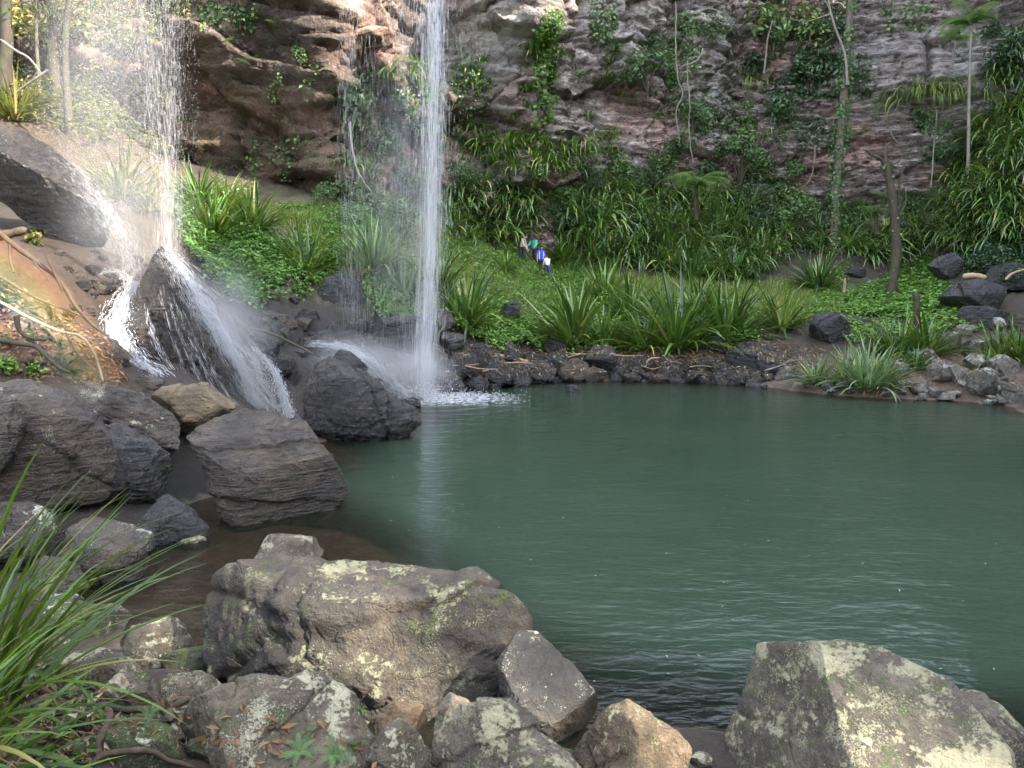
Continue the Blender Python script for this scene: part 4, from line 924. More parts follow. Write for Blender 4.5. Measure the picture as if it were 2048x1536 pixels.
# ------------------------------------------------------------------ plant generators (all return mesh data)
def blades(base, az, L, el, W, droop, rs, seg=6, fold=0.25, tw=0.0):
    """Strap leaves. base (n,3), az heading, L length, el starting elevation (rad), W width, droop bending (rad over the leaf)."""
    n = len(L); t = np.linspace(0, 1, seg + 1)
    ds = L[:, None] / seg
    e = el[:, None] - droop[:, None] * t[None, :] ** 1.35
    dh = np.cos(e) * ds; dz = np.sin(e) * ds
    h = np.concatenate([np.zeros((n, 1)), np.cumsum(dh[:, :-1], 1)], 1); z = np.concatenate([np.zeros((n, 1)), np.cumsum(dz[:, :-1], 1)], 1)
    sway = tw * rs.normal(size=(n, 1)) * L[:, None] * t[None, :] ** 2
    ca, sa = np.cos(az)[:, None], np.sin(az)[:, None]
    cx_ = base[:, :1] + h * ca - sway * sa; cy_ = base[:, 1:2] + h * sa + sway * ca; cz_ = base[:, 2:3] + z
    wd = W[:, None] * np.clip(np.minimum(0.55 + 1.8 * t, 1.0) * (1 - t ** 3) ** 0.9, 0.02, 1)[None, :]
    # up vector of the blade
    ux, uz = -np.sin(e), np.cos(e)
    Lf = np.stack([cx_ - sa * wd / 2, cy_ + ca * wd / 2, cz_], -1); Rt = np.stack([cx_ + sa * wd / 2, cy_ - ca * wd / 2, cz_], -1)
    lift = (fold * wd)[..., None] * np.stack([ux * ca, ux * sa, uz], -1)
    Lf = Lf + lift; Rt = Rt + lift
    Md = np.stack([cx_, cy_, cz_], -1)
    V = np.stack([Lf, Md, Rt], 2).reshape(-1, 3)           # n,(seg+1),3
    k0 = (np.arange(n) * (seg + 1) * 3)[:, None, None] + (np.arange(seg) * 3)[None, :, None]
    q1 = np.stack([k0 + 0, k0 + 1, k0 + 4, k0 + 3], -1).reshape(-1, 4); q2 = np.stack([k0 + 1, k0 + 2, k0 + 5, k0 + 4], -1).reshape(-1, 4)
    tint = np.repeat(rs.uniform(0, 1, n), (seg + 1) * 3)
    return V, np.concatenate([q1, q2]), tint

def clump_mesh(name, seed, n=90, L=(1.2, 2.0), W=(0.05, 0.085), el=(35, 88), droop=(0.5, 1.7), r0=0.22, seg=6, az=None, tw=0.06):
    rs = np.random.RandomState(seed)
    a = rs.uniform(0, 2 * math.pi, n) if az is None else rs.normal(az, 0.9, n)
    rr = r0 * np.sqrt(rs.uniform(0, 1, n))
    base = np.column_stack([rr * np.cos(a), rr * np.sin(a), np.zeros(n)])
    e = np.radians(rs.uniform(*el, n)); ll = rs.uniform(*L, n)
    V, Fq, t = blades(base, a + rs.normal(0, 0.25, n), ll, e, rs.uniform(*W, n), rs.uniform(*droop, n) * (1.15 - 0.4 * e / 1.57), rs, seg, tw=tw)
    return mesh_np(name, V, Fq, tint=t)

def leaf_quads(P, size, rs, nrm=None, flat=0.5, aspect=0.45, tint=None):
    """Small bent leaves: 2 quads each (base, two sides, tip) as a kite folded on the midrib."""
    n = len(P)
    d = rs.normal(size=(n, 3)); d /= np.linalg.norm(d, axis=1)[:, None]
    up = np.tile([0, 0, 1.0], (n, 1)) if nrm is None else nrm
    nn = up * flat + rs.normal(size=(n, 3)) * (1 - flat) * 0.8; nn /= np.linalg.norm(nn, axis=1)[:, None] + 1e-9
    d = d - (d * nn).sum(1)[:, None] * nn; d /= np.linalg.norm(d, axis=1)[:, None] + 1e-9
    s = np.cross(nn, d)
    sz = (size * rs.uniform(0.6, 1.35, n))[:, None] if np.isscalar(size) else (size * rs.uniform(0.7, 1.3, n))[:, None]
    A = P; T = P + d * sz - nn * sz * 0.18; Lp = P + d * sz * 0.45 + s * sz * aspect * 0.5 + nn * sz * 0.08; Rp = P + d * sz * 0.45 - s * sz * aspect * 0.5 + nn * sz * 0.08
    V = np.stack([A, Lp, T, Rp], 1).reshape(-1, 3)
    k0 = np.arange(n)[:, None] * 4
    Ft = np.concatenate([k0 + np.array([[0, 2, 1]]), k0 + np.array([[0, 3, 2]])])
    tt = np.repeat(rs.uniform(0, 1, n) if tint is None else tint, 4)
    return V, Ft, tt

def crown_points(rs, n, rad, lobes=9, squash=0.8, hollow=0.55):
    """Points in an uneven crown: several lumps of different size, thicker towards their outsides."""
    c = rs.normal(size=(lobes, 3)); c /= np.linalg.norm(c, axis=1)[:, None]; c *= rs.uniform(0.25, 0.75, lobes)[:, None] * rad
    c[:, 2] *= squash
    r = rs.uniform(0.28, 0.55, lobes) * rad
    w_ = r ** 2; idx = rs.choice(lobes, n, p=w_ / w_.sum())
    d = rs.normal(size=(n, 3)); d /= np.linalg.norm(d, axis=1)[:, None]
    q = rs.uniform(hollow, 1, n) ** 0.7
    P = c[idx] + d * (r[idx] * q)[:, None]
    lightness = np.clip(0.5 + 0.25 * rs.normal(size=lobes), 0.1, 0.9)[idx]
    keep = fbm(P / rad * 2.6 + seed_off(rs), 3) > -0.22
    return P[keep], c, lightness[keep], d[keep]

def seed_off(rs): return rs.uniform(0, 50, 3)

def shrub_meshes(seed, rad=1.0, n=1100, leaf=0.13, lobes=9, squash=0.8, aspect=0.5):
    rs = np.random.RandomState(seed)
    P, c, li, d = crown_points(rs, n, rad, lobes, squash)
    base = np.array([0, 0, -rad * 0.95])
    V, Ft, t = leaf_quads(P, leaf, rs, nrm=d * 0.6 + np.array([0, 0, 0.6]), flat=0.55, aspect=aspect, tint=np.clip(li + rs.normal(0, 0.22, len(P)), 0, 1))
    fol = mesh_np('foliage', V, Ft, tint=t)
    paths = [spline([base, base * 0.5 + ci * 0.3 + rs.normal(0, 0.06, 3) * rad, ci], 8) for ci in c]
    sv, sf = tube(paths, [np.linspace(0.03, 0.008, 8) * rad for _ in paths], 5)
    st = mesh_np('stem', sv, sf)
    return fol, st

def frond(L, n=26, wid=0.28, droop=0.9, el=0.9, pin_w=0.02):
    """One fern frond along +x: rachis with tapering leaflets, returns V,F,tint."""
    t = np.linspace(0, 1, n)
    e = el - droop * t ** 1.2
    x = np.concatenate([[0], np.cumsum(np.cos(e[:-1]) * L / (n - 1))]); z = np.concatenate([[0], np.cumsum(np.sin(e[:-1]) * L / (n - 1))])
    VV, FF = [], []
    sh = np.sin(math.pi * np.clip(0.12 + 0.88 * t, 0, 1)) ** 0.7
    for i in range(2, n):
        w_ = wid * L * sh[i]
        for s in (-1, 1):
            b = len(VV)
            p = np.array([x[i], 0, z[i]]); tip = p + np.array([0.35 * w_, s * w_, -0.12 * w_])
            mid = (p + tip) / 2
            pw = pin_w * L
            VV += [p + [-pw * .4, 0, 0], mid + [-pw * .5, 0, 0.01], tip, mid + [pw * .5, 0, 0.01], p + [pw * .4, 0, 0]]
            FF.append([b, b + 1, b + 3, b + 4]); FF.append([b + 1, b + 2, b + 2 + 1, b + 3][:4])
    V = np.array(VV); Fq = []
    Ft = []
    for k in range(0, len(VV), 5):
        Fq.append([k, k + 1, k + 3, k + 4]); Ft.append([k + 1, k + 2, k + 3])
    rv, rf = tube([np.column_stack([x, 0 * x, z])], [np.linspace(0.010, 0.003, n) * L], 4)
    rf = rf + len(V)
    return np.vstack([V, rv]), [np.array(Fq), np.array(Ft), rf]

def fern_mesh(name, seed, nf=9, L=(0.8, 1.1), el=(0.5, 1.1), droop=(0.9, 1.6), wid=0.17, n=26, az=None):
    rs = np.random.RandomState(seed)
    Vs, Q, T, ti, base = [], [], [], [], 0
    for i in range(nf):
        V, (fq, ft, rf) = frond(rs.uniform(*L), n, wid, rs.uniform(*droop), rs.uniform(*el))
        a = i * 2 * math.pi / nf + rs.uniform(-0.25, 0.25) if az is None else rs.normal(az, 0.8)
        ca, sa = math.cos(a), math.sin(a)
        V = V @ np.array([[ca, sa, 0], [-sa, ca, 0], [0, 0, 1]])
        Vs.append(V); Q.append(fq + base); Q.append(rf + base); T.append(ft + base); ti.append(np.full(len(V), rs.uniform(0.1, 0.9))); base += len(V)
    return mesh_np(name, np.vstack(Vs), [np.vstack(Q), np.vstack(T)], tint=np.concatenate(ti))

# ---------------- shared prototypes
LILY = [clump_mesh('strap_leaves', 10 + i, n=150, L=(0.7, 2.1), W=(0.04, 0.095), el=(18, 88), droop=(0.15, 1.6), r0=0.3, tw=0.10) for i in range(6)]
FLOP = [clump_mesh('strap_leaves', 30 + i, n=70, L=(0.6, 1.7), W=(0.04, 0.10), el=(5, 80), droop=(1.2, 3.0), r0=0.25, seg=7, tw=0.14) for i in range(7)]
HANG = [clump_mesh('strap_leaves', 50 + i, n=70, L=(0.9, 1.6), W=(0.018, 0.035), el=(-10, 50), droop=(1.8, 2.6), r0=0.35, seg=7) for i in range(3)]
SKIRT = [clump_mesh('dead_leaves', 60 + i, n=18, L=(0.6, 1.1), W=(0.03, 0.06), el=(-20, 25), droop=(0.5, 1.6), r0=0.2) for i in range(3)]
SHRUB = [shrub_meshes(100 + i, 1.0, 1300, 0.12, 10, 0.85) for i in range(5)]
BUSH = [shrub_meshes(120 + i, 1.0, 700, 0.20, 8, 0.8, aspect=0.42) for i in range(3)]
FERN = [fern_mesh('fronds', 140 + i) for i in range(3)]

def plant(name, me, matn, loc, sc, rz, label, cat, group=None, skirt=False, tilt=(0, 0)):
    o = obj(name, me, None, tuple(loc), rot=(tilt[0], tilt[1], rz), scale=sc)
    if not me.materials: me.materials.append(M[matn])
    elif me.materials[0] != M[matn]:
        o.material_slots[0].link = 'OBJECT'; o.material_slots[0].material = M[matn]
    tag(o, label, cat, group)
    if skirt:
        c = obj('dead_leaves', SKIRT[skirt % 3], M['dead_leaf'], parent=o)
    return o

# ---------------- big sword-leaved clumps on the banks: (px, base py, height px, kind, material, label)
rs = np.random.RandomState(303)
lil = [
    (930, 655, 120, 'strap', 'broad sword-leaved clump just past the foot of the tall fall'),
    (872, 600, 105, 'strap', 'sword-leaved clump half hidden by the falling water of the tall fall'),
    (745, 545, 110, 'strap', 'large dark sword-leaved clump seen through the thin veil of water'),
    (610, 545, 100, 'strap', 'sword-leaved clump above the square dark boulder on the upper bank'),
    (505, 465, 95, 'strap', 'tall upright sword-leaved clump against the brown hollow in the cliff'),
    (425, 470, 120, 'strap', 'dense sword-leaved clump touching the spray of the broken fall'),
    (395, 410, 90, 'strap', 'highest sword-leaved clump beside the broken fall'),
    (455, 420, 70, 'strap', 'small sword-leaved clump between the two tall ones under the hollow'),
    (810, 590, 90, 'strap', 'thin sword-leaved clump beside the thin veil of water'),
    (1150, 690, 130, 'strap', 'upright sword-leaved clump, first of the row on the far bank from the tall fall'),
    (1205, 690, 90, 'strap', 'shorter sword-leaved clump, second of the row on the far bank'),
    (1258, 640, 110, 'strap', 'wide sword-leaved clump set higher behind the row on the far bank'),
    (1290, 698, 85, 'strap', 'low sword-leaved clump, third of the row on the far bank'),
    (1352, 698, 140, 'strap', 'tallest sword-leaved clump, fourth of the row on the far bank'),
    (1452, 690, 140, 'strap', 'bushy sword-leaved clump, last of the row on the far bank'),
    (1400, 640, 100, 'strap', 'sword-leaved clump filling in behind the end of the bank row'),
    (1210, 600, 80, 'strap', 'sword-leaved clump up the grassy bank below the hanging straps'),
    (1562, 660, 95, 'strap', 'solitary round sword-leaved clump on the turf past the bank row'),
    (1636, 575, 85, 'strap_dark', 'dark sword-leaved clump on the turf in front of the ivy-wrapped trunk'),
    (1632, 768, 62, 'strap_pale', 'small bright sedge at the waterline beside the pale grey boulder'),
    (1735, 778, 98, 'strap_pale', 'big pale silvery sword-leaved clump arching over the far waterline'),
    (1690, 770, 68, 'strap_pale', 'silvery sword-leaved clump merging into the big pale one'),
    (1768, 776, 66, 'strap_pale', 'outer silvery clump of sword leaves by the pale heap of rocks'),
    (1800, 715, 90, 'strap', 'slim sword-leaved clump in front of the broken post'),
    (1852, 712, 95, 'strap', 'stout sword-leaved clump behind the pale heap of rocks'),
    (1770, 712, 65, 'strap_dark', 'small dark sword-leaved clump between the broken post and black block'),
    (1830, 740, 50, 'strap_dark', 'squat sword-leaved clump low among the pale rocks'),
    (2000, 720, 75, 'strap', 'sword-leaved clump among the pale rocks under the reddish boulder'),
    (2040, 722, 80, 'strap', 'sword-leaved clump at the very end of the stony side shore'),
    (1972, 738, 48, 'strap', 'little upright sword-leaved clump on the pale rock heap'),
    (245, 400, 110, 'shrub_sun', 'sunlit yellow-green sword-leaved clump behind the slanting slab'),
    (290, 420, 70, 'shrub_sun', 'small sunlit sword-leaved clump beside the broken fall'),
    (30, 240, 90, 'shrub_sun', 'sunlit sword-leaved clump above the top end of the slanting slab'),
    (1125, 520, 50, 'strap', 'sword-leaved clump beside the walker in the green jacket'),
    (1010, 545, 40, 'strap', 'small sword-leaved clump at the feet of the grey-jumper walker'),
    (1470, 560, 80, 'strap_dark', 'dark sword-leaved clump where the hanging straps meet the turf'),
    (1380, 560, 85, 'strap_dark', 'dark sword-leaved clump at the foot of the hanging straps'),
]
for i, (px, py, hp, mt, lab) in enumerate(lil):
    h_ = hit(px, py, 'tc')
    P = h_[0]; hm = hp * P[1] / F
    pale = mt == 'strap_pale'
    me = LILY[i % 6]
    sc = hm / 1.62 * rs.uniform(0.95, 1.1)
    plant('sword_plant', me, mt, P - np.array([0, 0, 0.05]), (sc * 1.0, sc * 1.0, sc), rs.uniform(0, 6.28), lab, 'plant', 'sword-leaved clumps on the banks', skirt=i + 1)

# ---------------- drooping strap plants that hang in sheets on the slopes
regs = [  # polygon in photo px, count, size, material, where
    ([(1120, 400), (1200, 385), (1350, 380), (1480, 395), (1540, 430), (1560, 500), (1520, 560), (1420, 560), (1300, 545), (1200, 535), (1150, 500)], 82, 62, 'strap_dark', 'on the slope below the tree fern'),
    ([(895, 390), (960, 375), (1040, 390), (1060, 440), (1030, 480), (940, 490), (890, 460)], 26, 58, 'strap_dark', 'between tall fall and walkers'),
    ([(2060, 180), (1990, 260), (1930, 330), (1900, 400), (1860, 480), (1900, 500), (1980, 490), (2060, 470)], 66, 66, 'strap_dark', 'on the bank beyond the slender palm'),
    ([(1690, 490), (1740, 480), (1850, 470), (1840, 510), (1760, 520), (1700, 515)], 12, 58, 'strap_dark', 'behind the forked dead tree'),
    ([(1520, 400), (1640, 420), (1660, 500), (1580, 530), (1530, 510)], 14, 50, 'strap_dark', 'next to the ivy-wrapped trunk'),
    ([(1690, 440), (1860, 425), (1860, 470), (1700, 480)], 9, 50, 'strap_dark', 'under the layered rock by the dead tree'),
    ([(900, 90), (1340, 50), (1340, 300), (900, 300)], 30, 30, 'strap', 'on the purple rock face'),
    ([(690, 120), (880, 100), (880, 420), (690, 420)], 22, 40, 'strap', 'in the recess behind the falls'),
    ([(920, 235), (990, 290), (1060, 280), (1180, 300), (1150, 345), (1000, 335), (930, 290)], 22, 46, 'strap', 'on the ledge under the hanging rock lip'),
    ([(2060, 60), (2010, 90), (2000, 160), (2060, 190)], 8, 50, 'strap_dark', 'under the shaded overhang')]
def inpoly(x, y, poly):
    c = False; n = len(poly)
    for i in range(n):
        x1, y1 = poly[i]; x2, y2 = poly[(i + 1) % n]
        if (y1 > y) != (y2 > y) and x < (x2 - x1) * (y - y1) / (y2 - y1) + x1: c = not c
    return c
def scatter_px(poly, n, rs, mind):
    P = np.array(poly); out_ = []; tries = 0
    while len(out_) < n and tries < 6000:
        tries += 1
        x, y = rs.uniform(P[:, 0].min(), P[:, 0].max()), rs.uniform(P[:, 1].min(), P[:, 1].max())
        if inpoly(x, y, poly) and all((x - a) ** 2 + ((y - b) * 1.4) ** 2 > mind ** 2 for a, b in out_): out_.append((x, y))
        if tries % 800 == 0: mind *= 0.8
    return out_
cnt = 0
for poly, n, hp, mt, where in regs:
    pts = sorted(scatter_px(poly, n, rs, 30), key=lambda q: (round(q[1] / 40), q[0]))
    rowsy = {}
    for x, y in pts: rowsy.setdefault(round(y / 40), []).append((x, y))
    rk = sorted(rowsy)
    for r_i, ky in enumerate(rk):
        for c_i, (x, y) in enumerate(rowsy[ky]):
            h_ = hit(x, y)
            if h_ is None: continue
            P, nr = h_
            sc = hp * P[1] / F / 1.35 * rs.uniform(0.75, 1.25)
            cnt += 1
            plant('strap_plant', FLOP[cnt % 7], mt if rs.rand() > 0.25 else 'strap', P + nr * 0.05, sc, rs.uniform(0, 6.28),
                  f'drooping strap plant {where}, row {ordinal(r_i + 1)}, {ordinal(c_i + 1)} along', 'plant', 'drooping strap plants on the slopes', skirt=(cnt if cnt % 4 == 0 else False),
                  tilt=(0.35 * rs.uniform(0.2, 1), 0))

# ---------------- shrubs: (px, py centre, radius px, material, kind, label)
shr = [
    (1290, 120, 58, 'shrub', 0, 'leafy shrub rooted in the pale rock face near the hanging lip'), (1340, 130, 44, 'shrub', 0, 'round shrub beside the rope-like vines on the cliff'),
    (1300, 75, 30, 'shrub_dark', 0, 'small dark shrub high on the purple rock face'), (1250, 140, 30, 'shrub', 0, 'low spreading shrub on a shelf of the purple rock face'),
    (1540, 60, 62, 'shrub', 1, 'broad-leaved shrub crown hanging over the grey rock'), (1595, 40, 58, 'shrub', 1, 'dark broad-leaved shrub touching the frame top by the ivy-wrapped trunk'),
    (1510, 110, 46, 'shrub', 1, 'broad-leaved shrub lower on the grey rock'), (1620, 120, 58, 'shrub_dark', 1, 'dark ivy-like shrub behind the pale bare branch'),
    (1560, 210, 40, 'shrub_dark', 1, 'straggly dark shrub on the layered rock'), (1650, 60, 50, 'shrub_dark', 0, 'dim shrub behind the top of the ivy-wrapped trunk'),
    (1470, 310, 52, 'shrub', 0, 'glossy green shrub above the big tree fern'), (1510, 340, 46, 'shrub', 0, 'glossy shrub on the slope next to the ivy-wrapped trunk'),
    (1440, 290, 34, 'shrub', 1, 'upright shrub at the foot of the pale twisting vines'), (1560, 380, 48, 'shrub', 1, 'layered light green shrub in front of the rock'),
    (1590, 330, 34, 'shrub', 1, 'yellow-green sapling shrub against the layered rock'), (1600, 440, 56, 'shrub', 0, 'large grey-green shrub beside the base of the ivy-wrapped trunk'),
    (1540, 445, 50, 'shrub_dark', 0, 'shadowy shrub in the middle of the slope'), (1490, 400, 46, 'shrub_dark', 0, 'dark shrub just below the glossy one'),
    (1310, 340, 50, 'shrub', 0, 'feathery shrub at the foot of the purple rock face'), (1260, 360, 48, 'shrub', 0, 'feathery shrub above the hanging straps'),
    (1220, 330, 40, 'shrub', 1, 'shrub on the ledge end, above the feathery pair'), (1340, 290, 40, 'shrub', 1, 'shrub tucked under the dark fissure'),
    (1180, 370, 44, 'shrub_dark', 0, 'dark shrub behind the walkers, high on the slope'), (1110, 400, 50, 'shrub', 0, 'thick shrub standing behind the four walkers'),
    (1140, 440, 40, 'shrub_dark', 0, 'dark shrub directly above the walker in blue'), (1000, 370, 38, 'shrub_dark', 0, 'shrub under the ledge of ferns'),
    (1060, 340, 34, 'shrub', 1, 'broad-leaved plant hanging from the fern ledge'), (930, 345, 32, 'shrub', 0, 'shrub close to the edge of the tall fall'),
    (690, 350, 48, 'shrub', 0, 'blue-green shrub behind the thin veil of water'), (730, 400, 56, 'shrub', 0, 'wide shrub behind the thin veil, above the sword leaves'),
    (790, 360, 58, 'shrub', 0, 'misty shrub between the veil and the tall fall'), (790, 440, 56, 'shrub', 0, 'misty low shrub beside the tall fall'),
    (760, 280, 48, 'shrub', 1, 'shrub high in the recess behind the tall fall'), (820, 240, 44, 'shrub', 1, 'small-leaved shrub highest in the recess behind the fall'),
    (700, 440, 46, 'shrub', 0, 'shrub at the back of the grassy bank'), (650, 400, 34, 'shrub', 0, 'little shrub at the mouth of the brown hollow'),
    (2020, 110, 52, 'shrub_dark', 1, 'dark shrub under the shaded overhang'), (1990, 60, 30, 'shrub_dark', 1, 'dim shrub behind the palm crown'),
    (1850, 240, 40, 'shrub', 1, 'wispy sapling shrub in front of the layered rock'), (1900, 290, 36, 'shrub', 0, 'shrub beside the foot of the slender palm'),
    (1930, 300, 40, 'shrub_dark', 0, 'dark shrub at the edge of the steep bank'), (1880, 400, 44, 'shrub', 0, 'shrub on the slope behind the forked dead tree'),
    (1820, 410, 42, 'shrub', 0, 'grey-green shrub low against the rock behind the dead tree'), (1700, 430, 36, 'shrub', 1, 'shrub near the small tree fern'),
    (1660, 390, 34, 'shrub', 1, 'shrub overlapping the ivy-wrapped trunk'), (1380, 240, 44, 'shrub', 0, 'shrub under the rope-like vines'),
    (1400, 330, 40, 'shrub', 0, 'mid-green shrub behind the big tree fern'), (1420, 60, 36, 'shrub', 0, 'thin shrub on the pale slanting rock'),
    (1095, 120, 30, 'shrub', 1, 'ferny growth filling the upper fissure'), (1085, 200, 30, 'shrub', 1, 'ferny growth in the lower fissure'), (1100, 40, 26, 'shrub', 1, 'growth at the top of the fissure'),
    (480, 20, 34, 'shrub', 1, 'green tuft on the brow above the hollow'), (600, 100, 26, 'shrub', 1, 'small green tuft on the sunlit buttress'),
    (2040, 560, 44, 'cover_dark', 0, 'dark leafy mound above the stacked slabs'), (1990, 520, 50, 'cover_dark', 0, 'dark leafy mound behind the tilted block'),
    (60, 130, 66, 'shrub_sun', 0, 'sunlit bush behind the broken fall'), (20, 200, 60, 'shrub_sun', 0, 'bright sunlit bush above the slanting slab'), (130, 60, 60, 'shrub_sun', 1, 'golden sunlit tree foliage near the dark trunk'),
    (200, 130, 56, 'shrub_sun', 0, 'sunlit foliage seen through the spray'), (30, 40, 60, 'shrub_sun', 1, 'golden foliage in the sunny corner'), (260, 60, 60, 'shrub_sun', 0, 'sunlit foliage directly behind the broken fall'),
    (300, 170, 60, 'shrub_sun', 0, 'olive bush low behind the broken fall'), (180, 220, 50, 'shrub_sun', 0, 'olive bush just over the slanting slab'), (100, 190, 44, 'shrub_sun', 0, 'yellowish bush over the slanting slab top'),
]
for i, (px, py, rp, mt, kd, lab) in enumerate(shr):
    h_ = hit(px, py + rp * 0.5)
    P, nr = h_
    r = rp * P[1] / F
    fol, st = (SHRUB[i % 5] if kd == 0 else BUSH[i % 3])
    e = empty('shrub', tuple(P + nr * 0.25 * r + np.array([0, 0, r * 0.45])), rs.uniform(0, 6.28)); s_ = rs.uniform(0.95, 1.15)
    e.scale = (r * s_, r * s_, r * s_ * rs.uniform(0.8, 1.05))
    f = obj('foliage', fol, None, parent=e)
    if not fol.materials: fol.materials.append(M[mt])
    f.material_slots[0].link = 'OBJECT'; f.material_slots[0].material = M[mt]
    obj('stem', st, M['stem'], parent=e)
    tag(e, lab, 'shrub', 'shrubs on the cliff and slopes')

# ---------------- hanging grass tufts on ledges
for i, (px, py, hp, lab) in enumerate([(1818, 196, 72, 'long pale green grass tuft hanging from a ledge over layered rock'), (1872, 176, 50, 'dense green grass tuft along the ledge above the hanging one'),
                                       (1905, 182, 44, 'grass tuft at the end of the ledge near the slender palm'), (1958, 190, 66, 'brownish hanging grass beside the slender palm trunk'), (1535, 270, 52, 'yellow-green hanging tuft beside the glossy shrubs'),
                                       (1788, 200, 44, 'short grass tuft at the start of the ledge'), (1165, 280, 54, 'hanging grass tuft beneath the twin fissures'), (1850, 180, 46, 'grass tuft in the middle of the ledge'), (1500, 160, 40, 'olive grass tuft on the cliff among shrubs'), (1720, 262, 26, 'low grass fringe along a dark ledge'), (1680, 262, 24, 'grass fringe beside the ivy-wrapped trunk')]):
    h_ = hit(px, py); P, nr = h_
    plant('hanging_grass', HANG[i % 3], 'grass', P + nr * 0.12, hp * P[1] / F / 1.0, rs.uniform(0, 6.28), lab, 'grass tuft', 'hanging grass tufts on the cliff')

# ---------------- small ferns and climbers on the rock
fl = [(960, 250), (985, 262), (1010, 300), (1040, 290), (1070, 310), (905, 140), (990, 175), (945, 160), (1110, 250), (1060, 250), (700, 170), (690, 230), (820, 130), (850, 170), (870, 90), (500, 130), (490, 170), (440, 90), (560, 60), (730, 230), (1150, 150), (1085, 90), (1130, 290), (1200, 280)]
for i, (px, py) in enumerate(sorted(fl)):
    P, nr = hit(px, py)
    plant('rock_fern', FERN[i % 3], 'fern', P + nr * 0.05, rs.uniform(0.55, 0.95), rs.uniform(0, 6.28), f'small fern rooted in the rock face, {ordinal(i + 1)} across from the broken fall', 'fern', 'small ferns on the rock face')

# ivy and creepers that cling to the rock: one sheet of leaves each
def creeper(poly, n, leaf, mt, lab, seed):
    rs = np.random.RandomState(seed); P_ = np.array(poly); pts, nrm = [], []
    heads = [(rs.uniform(P_[:, 0].min(), P_[:, 0].max()), rs.uniform(P_[:, 1].min(), P_[:, 1].max())) for _ in range(14)]
    tries = 0
    while len(pts) < n and tries < n * 8:
        tries += 1
        hx, hy = heads[rs.randint(14)]
        x = hx + rs.normal() * 13; y = hy + abs(rs.normal()) * 30 - 8
        if not inpoly(x, y, poly): continue
        h_ = hit(x, y)
        if h_ is None: continue
        pts.append(h_[0] + h_[1] * rs.uniform(0.03, 0.3)); nrm.append(h_[1])
    pts = np.array(pts); nrm = np.array(nrm); c = pts.mean(0)
    V, Ft, t = leaf_quads(pts - c, leaf, rs, nrm=nrm * 0.8 + np.array([0, 0, 0.3]), flat=0.65, aspect=0.75)
    o = obj('creeper', mesh_np('creeper', V, Ft, tint=t), M[mt], tuple(c))
    tag(o, lab, 'creeper', 'creepers clinging to the cliff')
    return o
cre = [([(1570, 90), (1690, 90), (1700, 190), (1600, 200)], 1300, 0.26, 'shrub_dark', 'dark ivy sheet behind the bare branch and ivy-wrapped trunk'),
       ([(1520, 140), (1600, 140), (1600, 260), (1530, 260)], 700, 0.2, 'shrub_dark', 'ivy streaming down layered rock under the broad-leaved shrubs'),
       ([(1590, 230), (1700, 230), (1700, 300), (1600, 300)], 500, 0.22, 'shrub_dark', 'dark ivy patches on the layered rock at mid height'),
       ([(1700, 100), (1740, 100), (1740, 190), (1700, 190)], 260, 0.22, 'shrub_dark', 'narrow ivy strip just past the ivy-wrapped trunk'),
       ([(1070, 0), (1125, 0), (1110, 240), (1065, 260)], 900, 0.2, 'cover', 'green creeper trailing down the long fissure'),
       ([(1335, 0), (1400, 0), (1410, 260), (1340, 270)], 1100, 0.2, 'shrub', 'shaggy creeper curtain around the rope-like vines'),
       ([(1400, 180), (1500, 170), (1520, 270), (1400, 280)], 700, 0.18, 'shrub', 'loose creeper on the pale slanting rock'),
       ([(680, 150), (880, 120), (890, 330), (690, 330)], 1500, 0.17, 'shrub', 'thin creeper growth in the recess behind the tall fall'),
       ([(900, 60), (1000, 180), (960, 240), (900, 230)], 350, 0.17, 'shrub', 'sparse creeper on dark rock below the hanging lip'),
       ([(1180, 0), (1240, 0), (1230, 80), (1180, 80)], 400, 0.2, 'shrub', 'creeper hanging at the frame top between fissure and shrubs'),
       ([(390, 0), (520, 0), (510, 60), (400, 60)], 350, 0.16, 'shrub', 'sparse creeper on the brow over the brown hollow'),
       ([(1760, 0), (1860, 0), (1860, 60), (1760, 60)], 300, 0.2, 'shrub', 'thin creeper at the top of the bleached rock'),
       ([(1830, 230), (1900, 220), (1910, 330), (1840, 330)], 380, 0.2, 'shrub', 'creeper among saplings in front of the layered rock'),
       ([(560, 120), (650, 120), (640, 400), (470, 400)], 420, 0.16, 'shrub', 'scattered leaves on the dirt of the brown hollow')]
for i, c in enumerate(cre): creeper(*c, seed=800 + i)

